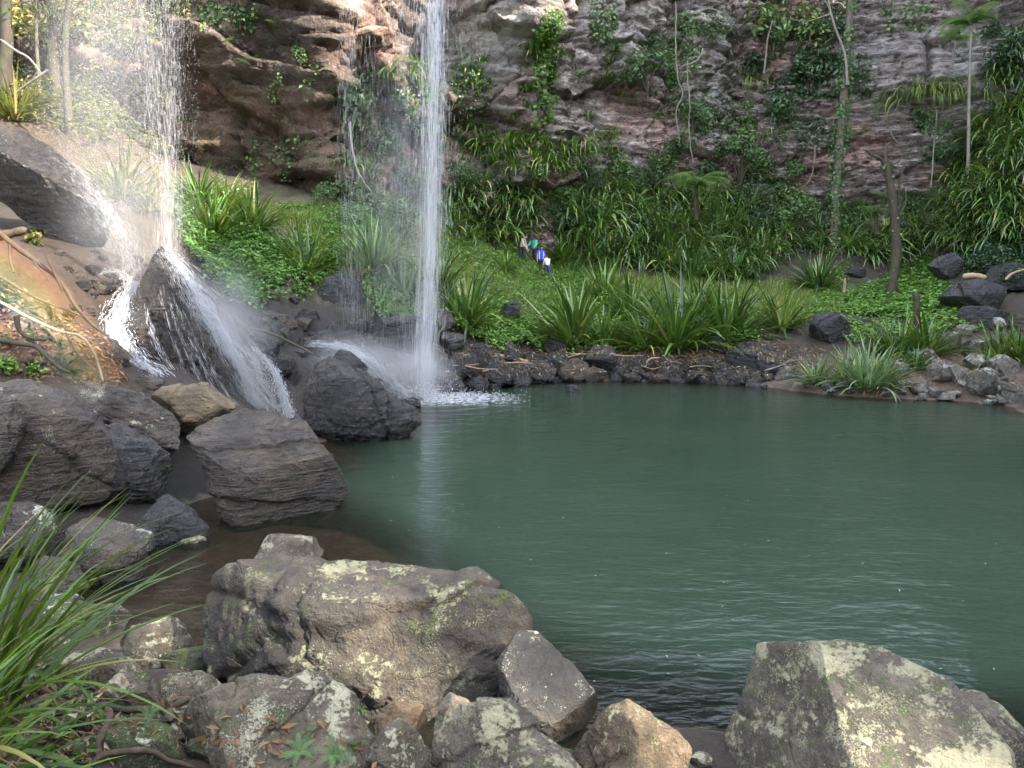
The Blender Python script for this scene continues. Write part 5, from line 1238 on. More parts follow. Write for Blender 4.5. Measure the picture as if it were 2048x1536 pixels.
# ---------------- low leaf cover and turf (uncountable)
def cover(name, polys, n, leaf, mt, lab, seed, flat=0.75, aspect=0.7, lift=0.25, lump=0.8):
    rs = np.random.RandomState(seed); pts, nrm = [], []
    for poly in polys:
        P_ = np.array(poly); got = 0; tries = 0; m_ = n // len(polys)
        while got < m_ and tries < m_ * 5:
            tries += 1
            x, y = rs.uniform(P_[:, 0].min(), P_[:, 0].max()), rs.uniform(P_[:, 1].min(), P_[:, 1].max())
            if not inpoly(x, y, poly): continue
            h_ = hit(x, y)
            if h_ is None: continue
            # also fill the ground a little off the line of sight so that it holds from the side
            q = h_[0] + rs.normal(0, 0.25, 3) * np.array([1, 1, 0]); q[2] = drop(q[0], q[1]) if h_[0][1] < 60 else h_[0][2]
            if abs(q[2] - h_[0][2]) > 0.8: q = h_[0]
            pts.append(q); nrm.append(h_[1]); got += 1
    pts = np.array(pts); nrm = np.array(nrm)
    hgt = lift * (0.5 + lump * fbm(pts * 0.9, 3) + 0.5 * rs.uniform(0, 1, len(pts)))
    pts = pts + np.array([0, 0, 1.0]) * np.clip(hgt, 0.01, 2)[:, None]
    V, Ft, t = leaf_quads(pts, leaf, rs, nrm=nrm * 0.5 + np.array([0, 0, 0.6]), flat=flat, aspect=aspect)
    o = obj(name, mesh_np(name, V, Ft, tint=t), M[mt]); struct(o, 'stuff', lab, 'ground cover'); return o
def turf(name, polys, n, L, mt, lab, seed, W=(0.012, 0.025)):
    rs = np.random.RandomState(seed); pts = []
    for poly in polys:
        P_ = np.array(poly); got = 0; tries = 0; m_ = n // len(polys)
        while got < m_ and tries < m_ * 5:
            tries += 1
            x, y = rs.uniform(P_[:, 0].min(), P_[:, 0].max()), rs.uniform(P_[:, 1].min(), P_[:, 1].max())
            if not inpoly(x, y, poly): continue
            h_ = hit(x, y, 't')
            if h_ is None: continue
            q = h_[0] + rs.normal(0, 0.25, 3) * np.array([1, 1, 0]); z = drop(q[0], q[1])
            if abs(z - q[2]) < 0.8: q[2] = z
            pts.append(q); got += 1
    pts = np.array(pts); n = len(pts)
    dens_ = 0.6 + 0.8 * (fbm(pts * 0.5 + 7, 3) + 0.3)
    V, Fq, t = blades(pts, rs.uniform(0, 6.28, n), rs.uniform(*L, n) * np.clip(dens_, 0.4, 1.5), np.radians(rs.uniform(25, 90, n)), rs.uniform(*W, n), rs.uniform(0.3, 1.6, n), rs, 3, tw=0.1)
    o = obj(name, mesh_np(name, V, Fq, tint=t), M[mt]); struct(o, 'stuff', lab, 'grass'); return o
slope_near = [(885, 470), (980, 485), (1040, 520), (1180, 530), (1210, 570), (1150, 640), (1090, 660), (1000, 600), (900, 560), (870, 500)]
turf('grass', [slope_near, [(560, 420), (680, 420), (720, 470), (690, 540), (640, 540), (600, 470), (545, 440)], [(1480, 570), (1660, 560), (1690, 620), (1560, 660), (1480, 640)], [(1180, 540), (1300, 560), (1480, 580), (1500, 600), (1240, 620)]], 26000, (0.25, 0.6), 'grass', 'tangled grass over the sloping banks', 900)
cover('ground_cover', [[(1000, 480), (1100, 500), (1190, 540), (1180, 580), (1080, 590), (1000, 550)], slope_near], 9000, 0.14, 'cover', 'small-leaved green ground cover on the walkers\' slope', 901, aspect=0.6, lift=0.35)
cover('ground_cover', [[(1680, 610), (1730, 585), (1810, 540), (1850, 520), (1880, 560), (1900, 610), (1950, 660), (1830, 640), (1700, 630)], [(1690, 600), (1780, 570), (1880, 570), (1880, 620), (1760, 630)]], 15000, 0.17, 'cover', 'bright carpet of round leaves under the forked dead tree', 902, aspect=0.95, lift=0.22)
cover('ground_cover', [[(870, 620), (960, 600), (1050, 640), (1100, 660), (1100, 700), (1010, 700), (930, 680), (870, 650)], [(880, 640), (1000, 620), (1090, 680), (1000, 700)]], 9000, 0.15, 'cover', 'lush nettle-like leaves at the far bank edge', 903, aspect=0.6, lift=0.5)
cover('ground_cover', [[(365, 400), (420, 480), (520, 500), (555, 470), (550, 600), (480, 620), (420, 570), (380, 500)], [(380, 500), (530, 470), (540, 540), (450, 600)]], 12000, 0.15, 'cover', 'lush leaves spilling down the bank beside the broken fall', 904, aspect=0.5, lift=0.6)
cover('ground_cover', [[(550, 500), (660, 490), (690, 540), (640, 580), (560, 570)], [(700, 500), (830, 520), (840, 640), (760, 640), (730, 560)], [(560, 420), (800, 430), (830, 500), (700, 500)]], 14000, 0.14, 'cover', 'leafy cover over the bank behind the thin veil of water', 905, aspect=0.5, lift=0.4)
cover('ground_cover', [[(1090, 600), (1300, 610), (1500, 620), (1520, 700), (1300, 705), (1100, 700)]], 9000, 0.15, 'cover', 'nettle-like leaves filling in between the bank clumps', 910, aspect=0.5, lift=0.6)
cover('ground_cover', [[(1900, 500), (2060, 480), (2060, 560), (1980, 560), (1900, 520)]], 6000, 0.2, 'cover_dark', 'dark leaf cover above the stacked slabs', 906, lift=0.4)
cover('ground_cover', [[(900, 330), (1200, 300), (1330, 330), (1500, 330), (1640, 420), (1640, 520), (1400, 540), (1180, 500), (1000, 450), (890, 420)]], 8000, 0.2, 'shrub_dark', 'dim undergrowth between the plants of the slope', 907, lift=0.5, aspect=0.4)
cover('ground_cover', [[(1100, 690), (1300, 690), (1470, 690), (1480, 705), (1300, 708), (1110, 706)], [(1660, 560), (1700, 530), (1660, 640), (1600, 640)], [(1690, 640), (1900, 650), (1880, 680), (1700, 690)]], 5000, 0.13, 'cover', 'low green growth at the foot of the bank plants', 908, lift=0.3)
cover('ground_cover', [[(0, 0), (380, 0), (380, 330), (230, 330), (130, 280), (0, 240)]], 8000, 0.19, 'shrub_sun', 'sunlit leaves of the hillside behind the broken fall', 909, lift=0.9, aspect=0.4)
# ------------------------------------------------------------------ falling water: fine separate strings and drops
def water_mat(name, col, trans=0.35, rough=0.25, clear=0.0):
    m, nt = new_mat(name); k = N(nt)
    b = k.n('ShaderNodeBsdfPrincipled'); b.inputs['Base Color'].default_value = (*col, 1); b.inputs['Roughness'].default_value = rough
    t = k.n('ShaderNodeBsdfTranslucent'); t.inputs[0].default_value = (*col, 1)
    mx = k.n('ShaderNodeMixShader'); mx.inputs[0].default_value = trans
    k.link(b.outputs[0], mx.inputs[1]); k.link(t.outputs[0], mx.inputs[2])
    if clear:
        tp = k.n('ShaderNodeBsdfTransparent'); m2 = k.n('ShaderNodeMixShader'); m2.inputs[0].default_value = clear; k.link(mx.outputs[0], m2.inputs[1]); k.link(tp.outputs[0], m2.inputs[2]); mx = m2
    out = k.n('ShaderNodeOutputMaterial'); k.link(mx.outputs[0], out.inputs[0]); return m
M['fall'] = water_mat('falling_water', (0.80, 0.82, 0.86), clear=0.55)
M['fall_sun'] = water_mat('sunlit_falling_water', (0.72, 0.72, 0.72), clear=0.62)
M['drops'] = water_mat('water_drops', (0.8, 0.8, 0.8), 0.4, 0.12, clear=0.5)
M['foam'] = water_mat('white_water', (0.78, 0.80, 0.84), 0.3, 0.4)

def strings(A, B, r, rs, mid=None):
    """Thin tapering three-sided strings from A to B."""
    n = len(A); T = B - A; T /= np.linalg.norm(T, axis=1)[:, None] + 1e-9
    ref = np.where(np.abs(T[:, 1:2]) < 0.8, np.array([[0, 1.0, 0]]), np.array([[1.0, 0, 0]]))
    U = np.cross(T, ref); U /= np.linalg.norm(U, axis=1)[:, None]; W = np.cross(T, U)
    Mi = A * 0.45 + B * 0.55 if mid is None else mid
    ph = rs.uniform(0, 6.28, n)
    ring = [Mi + r[:, None] * (np.cos(ph + a)[:, None] * U + np.sin(ph + a)[:, None] * W) for a in (0, 2.094, 4.189)]
    V = np.stack([A, ring[0], ring[1], ring[2], B], 1).reshape(-1, 3)
    k0 = np.arange(n)[:, None] * 5
    Ft = np.concatenate([k0 + np.array([[0, i, j]]) for i, j in ((2, 1), (3, 2), (1, 3))] + [k0 + np.array([[4, i, j]]) for i, j in ((1, 2), (2, 3), (3, 1))])
    return V, Ft

def fall_column(cl, n, rad, L, r, rs, gauss=True, clump=0):
    """cl: centre line [(px,py,d)...] top to bottom; rad metres half width (top, bottom)."""
    P = np.array([at(*c) for c in cl]); P = spline(P, 80); zt, zb = P[0, 2], P[-1, 2]
    z = rs.uniform(zb, zt, n)
    f = (zt - z) / (zt - zb)
    x = np.interp(-z, -P[:, 2], P[:, 0]); y = np.interp(-z, -P[:, 2], P[:, 1])
    R = rad[0] + (rad[1] - rad[0]) * f
    if clump:
        ca, cr = rs.uniform(0, 6.28, clump), np.sqrt(rs.uniform(0, 1, clump)); i = rs.randint(0, clump, n)
        ox = cr[i] * np.cos(ca[i]) + rs.normal(0, 0.10, n); oy = cr[i] * np.sin(ca[i]) + rs.normal(0, 0.10, n)
    else:
        ox, oy = (rs.normal(0, 0.5, n), rs.normal(0, 0.5, n)) if gauss else (rs.uniform(-1, 1, n), rs.normal(0, 0.3, n))
    jz = 0.12 * pn(np.column_stack([ox * 2, z * 0.8, oy * 2]))
    A = np.column_stack([x + (ox + jz) * R, y + oy * R, z])
    ll = rs.uniform(*L, n) * (0.5 + 0.9 * f)
    zend = np.maximum(z - ll, zb - 0.02)
    xe = np.interp(-zend, -P[:, 2], P[:, 0]); ye = np.interp(-zend, -P[:, 2], P[:, 1])
    Re = rad[0] + (rad[1] - rad[0]) * (zt - zend) / (zt - zb)
    Bp = np.column_stack([xe + (ox + jz) * Re, ye + oy * Re, zend])
    return strings(A, Bp, rs.uniform(*r, n), rs)

def merge(parts):
    VV, FF, b = [], [], 0
    for V, Fq in parts: VV.append(V); FF.append(Fq + b); b += len(V)
    return np.vstack(VV), np.vstack(FF)

def drops(P, s, rs, el=2.5):
    n = len(P); s = s * rs.uniform(0.5, 1.5, n)
    A = P + np.column_stack([0 * s, 0 * s, s * el]); B = P - np.column_stack([0 * s, 0 * s, s * el])
    return strings(A, B, s, rs)

rs = np.random.RandomState(4242)
# the tall fall
e = empty('waterfall', tuple(onwater(850, 797)))
cl = [(868, -420, 23.8), (866, 0, 23.8), (866, 200, 23.8), (862, 400, 23.8), (857, 560, 23.8), (851, 700, 23.75), (848, 797, 23.7)]
V1 = fall_column(cl, 4800, (0.44, 0.34), (0.35, 1.1), (0.0012, 0.0035), rs)
V2 = fall_column(cl, 800, (0.20, 0.20), (0.3, 1.0), (0.002, 0.004), rs)
V3 = fall_column(cl, 1600, (0.34, 0.26), (0.4, 1.4), (0.002, 0.004), rs, clump=7)
c0 = np.array(e.location)
V, Fq = merge([V1, V2, V3]); obj('water_column', mesh_np('water_column', V - c0, Fq), M['fall'], parent=e)
V, Fq = fall_column([(872, -420, 23.8), (872, 0, 23.8), (868, 400, 23.8), (856, 797, 23.8)], 2200, (0.95, 0.6), (0.1, 0.5), (0.002, 0.0045), rs)
obj('stray_drops', mesh_np('stray_drops', V - c0, Fq), M['drops'], parent=e)
# splash ring where it lands
n = 1500; a = rs.uniform(0, 6.28, n); r = np.abs(rs.normal(0, 0.8, n)); hgt = np.abs(rs.normal(0, 0.34, n)) * np.exp(-r * 0.8)
P = np.column_stack([r * np.cos(a) * 1.5, r * np.sin(a) * 0.9, hgt + 0.01]) ; V, Fq = drops(P, 0.010, rs, 1.6)
obj('splash', mesh_np('splash', V, Fq), M['foam'], parent=e)
n = 1900; a = rs.uniform(0, 6.28, n); r = 2.1 * np.sqrt(rs.uniform(0, 1, n)) * rs.uniform(0.4, 1, n); s_ = rs.uniform(0.015, 0.05, n)
P = np.column_stack([r * np.cos(a) * 1.4 + 0.5, r * np.sin(a), np.full(n, 0.012)])
k0 = np.arange(n)[:, None] * 4
V = np.stack([P + np.column_stack([-s_ * 1.8, 0 * s_, 0 * s_]), P + np.column_stack([0 * s_, -s_ * .5, 0 * s_ + .006]), P + np.column_stack([s_ * 1.8, 0 * s_, 0 * s_]), P + np.column_stack([0 * s_, s_ * .5, 0 * s_ + .006])], 1).reshape(-1, 3)
obj('foam', mesh_np('foam', V, k0 + np.array([[0, 1, 2, 3]])), M['foam'], parent=e)
tag(e, 'tall narrow white fall dropping straight into the pool', 'waterfall')

# thin veil
e = empty('waterfall', tuple(at(760, 740, 24.6))); c0 = np.array(e.location)
parts_ = [fall_column([(760, -420, 25.2), (762, 300, 25.2), (765, 700, 25.0), (765, 745, 24.9)], 5200, (1.35, 1.3), (0.12, 0.7), (0.0010, 0.0022), rs, gauss=False),
          fall_column([(702, -420, 25.2), (700, 150, 25.2), (702, 330, 25.2), (706, 640, 25.0)], 700, (0.30, 0.5), (0.15, 0.7), (0.0012, 0.0026), rs),
          fall_column([(810, -420, 25), (812, 300, 25), (815, 740, 24.9)], 1200, (0.5, 0.5), (0.15, 0.7), (0.0012, 0.0026), rs)]
V, Fq = merge(parts_); obj('water_veil', mesh_np('water_veil', V - c0, Fq), M['fall'], parent=e)
tag(e, 'thin see-through veil of falling water beside the tall fall', 'waterfall')

# broken fall on the sunny side
e = empty('waterfall', tuple(at(330, 505, 16.5))); c0 = np.array(e.location)
d0 = 16.9
parts_ = [fall_column([(300, -420, d0), (312, 0, d0), (322, 200, d0), (334, 380, d0), (336, 500, 16.6)], 2600, (0.78, 0.28), (0.06, 0.35), (0.0009, 0.0026), rs),
          fall_column([(345, -420, d0), (342, 100, d0), (340, 300, d0), (334, 505, 16.6)], 1300, (0.34, 0.22), (0.06, 0.4), (0.0010, 0.0028), rs),
          fall_column([(285, -420, d0), (285, 0, d0), (300, 170, d0), (318, 330, d0)], 700, (0.30, 0.22), (0.06, 0.3), (0.0009, 0.0026), rs)]
V, Fq = merge(parts_); obj('water_column', mesh_np('water_column', V - c0, Fq), M['fall_sun'], parent=e)
n = 24000
px = 225 + rs.normal(0, 80, n); py = rs.uniform(-150, 420, n); py = np.where(px < 120, py - 60, py); dd = rs.uniform(16.0, 18.6, n)
lim = np.interp(px, [0, 100, 160, 220, 260, 330], [240, 285, 345, 430, 500, 560]); ok = (py < lim) & (px > 20) & (px < 400)
P = np.array([at(*q) for q in np.column_stack([px, py, dd])[ok]])
V, Fq = drops(P, 0.0036, rs, 2.2); obj('spray_drops', mesh_np('spray_drops', V - c0, Fq), M['drops'], parent=e)
tag(e, 'broad broken fall of glittering drops in the sunny corner', 'waterfall')

# cascades over rock: bundles of strings along a path that hugs the rock
def cascade(paths, rs, foam_pts=None):
    parts_ = []
    for pts, wid, n, r, jit in paths:
        P = spline(np.array([at(*p[:3]) for p in pts]), 60); w_ = np.interp(np.linspace(0, 1, 60), np.linspace(0, 1, len(wid)), wid)
        t0 = rs.beta(1.7, 1.1, n) * 0.95; ln_ = rs.uniform(0.02, 0.10, n); tm = t0 + ln_ / 2; t1 = np.minimum(t0 + ln_, 1.0)
        lat = rs.normal(0, 0.5, n); lat2 = rs.normal(0, 0.5, n)
        def pos(t):
            q = np.column_stack([np.interp(t, np.linspace(0, 1, 60), P[:, i]) for i in range(3)])
            ww = np.interp(t, np.linspace(0, 1, 60), w_)
            sw = 0.5 * pn(np.column_stack([lat * 3, t * 9, lat2 * 3]))
            q[:, 0] += (lat + sw) * ww; q[:, 1] -= np.abs(lat2) * ww * 0.5; q[:, 2] += lat2 * jit * ww
            return q
        parts_.append(strings(pos(t0), pos(t1), rs.uniform(*r, n), rs, mid=pos(tm) + np.array([0, -0.01, 0.015])))
    if foam_pts is not None:
        for pts, wid, n, s_ in foam_pts:
            P = spline(np.array([at(*p[:3]) for p in pts]), 40); t = rs.uniform(0, 1, n)
            q = np.column_stack([np.interp(t, np.linspace(0, 1, 40), P[:, i]) for i in range(3)])
            q += rs.normal(0, 1, (n, 3)) * np.array([wid, wid * 0.5, wid * 0.55]); parts_.append(drops(q, s_, rs, 1.2))
    return merge(parts_)

e = empty('cascade', tuple(at(520, 840, 18.2))); c0 = np.array(e.location)
V, Fq = cascade([([(333, 500, 15.75), (352, 520, 15.6), (380, 560, 15.6), (415, 620, 15.7), (450, 690, 15.9), (490, 760, 16.4), (530, 840, 17.6)], (0.12, 0.24, 0.46, 0.62, 0.75), 3600, (0.001, 0.003), 0.4),
                 *[([(318 + q * 9, 560 + q * 8, 15.2), (335 + q * 13, 640 + q * 9, 15.0), (365 + q * 17, 730 + q * 8, 15.0), (400 + q * 20, 815 + q * 4, 15.3)], (0.03, 0.06, 0.08), 130, (0.0012, 0.0032), 0.4) for q in (0, 1.6, 3.1, 4.4)],
                 ([(345, 512, 15.6), (395, 585, 15.5), (440, 660, 15.7), (480, 735, 16.1), (515, 820, 17.3)], (0.06, 0.12, 0.16, 0.2), 1500, (0.002, 0.005), 0.3),
                 ([(480, 680, 16.6), (520, 740, 17.2), (545, 800, 17.8), (560, 845, 18.4)], (0.15, 0.3, 0.5), 1300, (0.0012, 0.0035), 0.5)], rs,
                [([(333, 500, 15.7), (400, 590, 15.6), (470, 720, 16.1), (535, 840, 17.6)], 0.15, 2200, 0.004), ([(330, 505, 16.0), (345, 520, 15.8)], 0.16, 900, 0.004)])
obj('water_sheet', mesh_np('water_sheet', V - c0, Fq), M['fall'], parent=e)
V, Fq = cascade([([(500, 690, 18.0), (540, 730, 18.2), (565, 780, 18.4), (580, 840, 18.5)], (0.06, 0.09, 0.12), 900, (0.004, 0.010), 0.8)], rs, [([(540, 730, 18.1), (565, 790, 18.3), (582, 845, 18.4)], 0.08, 500, 0.010)])
obj('rivulet', mesh_np('rivulet', V - c0, Fq), M['foam'], parent=e)
tag(e, 'smooth fan of white water sliding off the tall split rock to the pool', 'cascade')

e = empty('cascade', tuple(at(300, 760, 14.6))); c0 = np.array(e.location)
V, Fq = cascade([([(268, 560, 16.6), (255, 600, 16.2), (235, 650, 15.6), (235, 690, 15.0), (266, 735, 14.7), (312, 765, 14.6), (345, 785, 14.5)], (0.12, 0.18, 0.28, 0.3, 0.28, 0.25), 2600, (0.002, 0.007), 1.2),
                 ([(290, 600, 15.4), (300, 650, 15.2), (325, 710, 15.1), (370, 770, 15.1), (395, 800, 15.3)], (0.05, 0.08, 0.10), 260, (0.0015, 0.004), 0.6)], rs,
                [([(255, 600, 16.1), (235, 660, 15.4), (262, 735, 14.6), (340, 785, 14.5)], 0.17, 5200, 0.007)])
obj('white_water', mesh_np('white_water', V - c0, Fq), M['foam'], parent=e)
tag(e, 'churning white cascade between the clay bank and the leaning shard', 'cascade')

e = empty('cascade', tuple(at(262, 560, 16.6))); c0 = np.array(e.location)
V, Fq = cascade([([(150, 345, 15.9), (195, 400, 15.9), (235, 455, 16.0), (262, 510, 16.2), (272, 560, 16.5)], (0.45, 0.42, 0.42, 0.34), 1500, (0.001, 0.003), 0.4),
                 ([(105, 295, 16.2), (160, 350, 15.9), (205, 410, 15.9), (245, 480, 16.0)], (0.3, 0.25, 0.2), 700, (0.001, 0.0035), 0.4),
                 ([(190, 560, 16.3), (215, 542, 16.2), (245, 548, 16.2), (272, 580, 16.3)], (0.06, 0.08, 0.12), 450, (0.002, 0.005), 0.8)], rs,
                [([(170, 400, 16.2), (215, 470, 16.2), (250, 530, 16.4), (262, 570, 16.5)], 0.42, 2600, 0.004), ([(262, 560, 16.4), (270, 590, 16.2)], 0.10, 700, 0.012)])
obj('white_water', mesh_np('white_water', V - c0, Fq), M['fall_sun'], parent=e)
tag(e, 'sunlit water sheeting down the great slanting slab into the spray', 'cascade')

e = empty('cascade', tuple(at(780, 790, 20))); c0 = np.array(e.location)
V, Fq = cascade([([(610, 690, 20.5), (650, 690, 19.6), (700, 700, 19.3), (750, 735, 19.3), (800, 785, 20.4), (830, 797, 21.8)], (0.15, 0.16, 0.2, 0.26, 0.3), 1500, (0.0015, 0.004), 0.6)], rs,
                [([(610, 690, 20.4), (690, 697, 19.2), (750, 735, 19.3), (815, 795, 21)], 0.16, 1500, 0.004)])
obj('white_water', mesh_np('white_water', V - c0, Fq), M['foam'], parent=e)
tag(e, 'low misty cascade running behind the big black layered boulder', 'cascade')

# drifting mist: soft bounded volumes
def mist(px, py, d, rad, dens, label, name='mist'):
    V, Fc = ico(4)
    o = obj(name, mesh_np(name, V, Fc), None, tuple(at(px, py, d)), scale=rad)
    m, nt = new_mat(name); k = N(nt)
    tc = k.n('ShaderNodeTexCoord')
    ln_ = k.n('ShaderNodeVectorMath', operation='LENGTH'); k.link(tc.outputs['Object'], ln_.inputs[0])
    mr = k.n('ShaderNodeMapRange'); mr.interpolation_type = 'SMOOTHSTEP'; mr.inputs[1].default_value = 1.0; mr.inputs[2].default_value = 0.1
    k.link(ln_.outputs['Value'], mr.inputs[0])
    nz = k.noise(tc.outputs['Object'], 2.2, 3, 0.5)
    dn = k.math('MULTIPLY', k.math('MULTIPLY', mr.outputs[0], k.ramp(nz, [(0.3, 0.4), (0.7, 1.4)])), dens)
    vs = k.n('ShaderNodeVolumeScatter'); vs.inputs['Color'].default_value = (0.95, 0.96, 1.0, 1); k.link(dn, vs.inputs['Density'])
    out = k.n('ShaderNodeOutputMaterial'); k.link(vs.outputs[0], out.inputs['Volume'])
    o.data.materials.append(m); struct(o, 'stuff', label, 'mist'); return o
mist(250, 440, 16.4, (1.9, 1.0, 1.9), 0.18, 'pale spray mist over the slanting slab')
mist(205, 150, 17.4, (2.1, 1.0, 3.9), 0.15, 'sunlit spray mist around the broken fall')
mist(450, 670, 16.2, (1.3, 0.8, 2.1), 0.55, 'mist hanging along the fan of water off the split rock')
mist(810, 745, 22.6, (1.9, 1.4, 1.3), 0.55, 'mist where the tall fall meets the pool')
mist(800, 420, 25.2, (1.7, 1.2, 6.5), 0.10, 'faint mist round the thin veil of water')
mist(700, 710, 20.0, (1.5, 0.9, 0.8), 0.5, 'mist over the low cascade behind the black boulder')

# rainbow tint in the spray: a slender curved band of fine coloured mist
c = at(75, 615, 12.6)
o = obj('rainbow', None, None)
bpy.data.objects.remove(o)
nA, nR = 24, 8
arc0 = spline(np.array([at(-60, 500, 12.6), at(20, 555, 12.6), at(90, 625, 12.6), at(150, 700, 12.6), at(185, 775, 12.6)]), nA)
ringa = np.arange(nR) * 2 * math.pi / nR
VV = []
tan_ = np.gradient(arc0, axis=0); tan_ /= np.linalg.norm(tan_, axis=1)[:, None]
fw = np.array([0, 1.0, 0]); side_ = np.cross(tan_, fw); side_ /= np.linalg.norm(side_, axis=1)[:, None]
for i in range(nA):
    for a_ in ringa: VV.append(arc0[i] + side_[i] * math.cos(a_) * 0.60 + fw * math.sin(a_) * 0.75)
VV = np.array(VV) - c
FF = np.array([[i * nR + j, i * nR + (j + 1) % nR, (i + 1) * nR + (j + 1) % nR, (i + 1) * nR + j] for i in range(nA - 1) for j in range(nR)])
me = mesh_np('rainbow', VV, [FF[:, ::-1], np.array([list(range(nR))]), np.array([[(nA - 1) * nR + j for j in range(nR)][::-1]])])
o = obj('rainbow', me, None, tuple(c))
# centre of the bow in object space, so that the colours follow the bend
mid_pt = arc0[12] - c; p0, p2 = arc0[2] - c, arc0[21] - c
def circ(a_, b_, c_):
    A2 = np.array([[b_[0] - a_[0], b_[2] - a_[2]], [c_[0] - a_[0], c_[2] - a_[2]]]); r_ = 0.5 * np.array([b_[0] ** 2 + b_[2] ** 2 - a_[0] ** 2 - a_[2] ** 2, c_[0] ** 2 + c_[2] ** 2 - a_[0] ** 2 - a_[2] ** 2])
    s_ = np.linalg.solve(A2, r_); return s_, math.hypot(a_[0] - s_[0], a_[2] - s_[1])
cc, rr_ = circ(p0, mid_pt, p2)
m, nt = new_mat('rainbow'); k = N(nt); tc = k.n('ShaderNodeTexCoord'); sx = k.n('ShaderNodeSeparateXYZ'); k.link(tc.outputs['Object'], sx.inputs[0])
dx = k.math('SUBTRACT', sx.outputs[0], float(cc[0])); dz = k.math('SUBTRACT', sx.outputs[2], float(cc[1]))
dist = k.math('SQRT', k.math('ADD', k.math('MULTIPLY', dx, dx), k.math('MULTIPLY', dz, dz)))
u = k.math('ADD', k.math('DIVIDE', k.math('SUBTRACT', dist, rr_), 1.2), 0.5, clamp=True)
colr = k.ramp(u, [(0.05, (0.2, 0.12, 0.8)), (0.25, (0.06, 0.45, 0.7)), (0.42, (0.12, 0.7, 0.2)), (0.58, (0.9, 0.7, 0.03)), (0.74, (1.0, 0.30, 0.02)), (0.92, (0.8, 0.04, 0.02))])
dn = k.ramp(u, [(0.0, 0.0), (0.25, 0.6), (0.6, 1.0), (0.95, 0.0)])
vs = k.n('ShaderNodeVolumeScatter'); k.link(colr, vs.inputs['Color']); dy_ = k.math('DIVIDE', sx.outputs[1], 0.75); rr2 = k.math('ADD', k.math('MULTIPLY', dy_, dy_), k.math('POWER', k.math('ABSOLUTE', k.math('MULTIPLY', k.math('SUBTRACT', u, 0.5), 2.0)), 2.0))
soft = k.math('SUBTRACT', 1.0, rr2, clamp=True); gr = k.noise(tc.outputs['Object'], 1.6, 3)
k.link(k.math('MULTIPLY', k.math('MULTIPLY', soft, k.ramp(gr, [(0.35, 0.35), (0.65, 1.3)])), 0.2), vs.inputs['Density'])
out = k.n('ShaderNodeOutputMaterial'); k.link(vs.outputs[0], out.inputs['Volume']); me.materials.append(m)
struct(o, 'stuff', 'faint piece of rainbow in the spray over the clay bank', 'rainbow')
# ------------------------------------------------------------------ trees, vines, branches
bpy.context.view_layer.update()
DG = bpy.context.evaluated_depsgraph_get()
SOFT = ('mist', 'rainbow', 'water', 'stray', 'splash', 'foam', 'spray', 'rivulet', 'white_water')
def cast(px, py):
    """First solid surface the ray meets: boulders and ground, not spray."""
    o = Vector(CAM); dv = Vector(ray(px, py)).normalized()
    for _ in range(30):
        ok, loc, nr, _i, ob, _m = scene.ray_cast(DG, o, dv)
        if not ok: return None
        if not ob.name.startswith(SOFT) and not ob.name.startswith(('strap', 'sword', 'foliage', 'dead', 'grass', 'ground_cover', 'creeper', 'shrub', 'hanging', 'rock_fern', 'stem')):
            return np.array(loc), np.array(nr)
        o = loc + dv * 0.01
    return None

def pix_path(pts, n=20, rad=(0.1, 0.05), amp=0.0, seed=0, freq=1.2):
    P = spline(np.array([at(*p) for p in pts]), n)
    if amp: P = wobble(P, amp, freq, seed)
    return P, np.linspace(rad[0], rad[1], n)

def stick(name, pts, rad, matn, label, cat, group=None, amp=0.02, n=18, branches=(), seed=0, sides=7, part='twig'):
    """One stick, vine or root; side shoots go in as parts."""
    P, R = pix_path(pts, n, rad, amp, seed, 2.0)
    c = P[0].copy()
    V, Fq = tube([P - c], [R * (1 + 0.25 * pn(P * 9 + seed)) * np.clip(np.minimum(np.arange(n), np.arange(n)[::-1]) / 1.2, 0.03, 1)], sides)
    o = obj(name, mesh_np(name, V, Fq), M[matn], tuple(c)); tag(o, label, cat, group)
    for k_, (bp_, br_) in enumerate(branches):
        Q, R2 = pix_path(bp_, 12, br_, amp, seed + k_ + 3, 2.0)
        V, Fq = tube([Q - c], [R2], 6); obj(part, mesh_np(part, V, Fq), M[matn], parent=o)
    return o

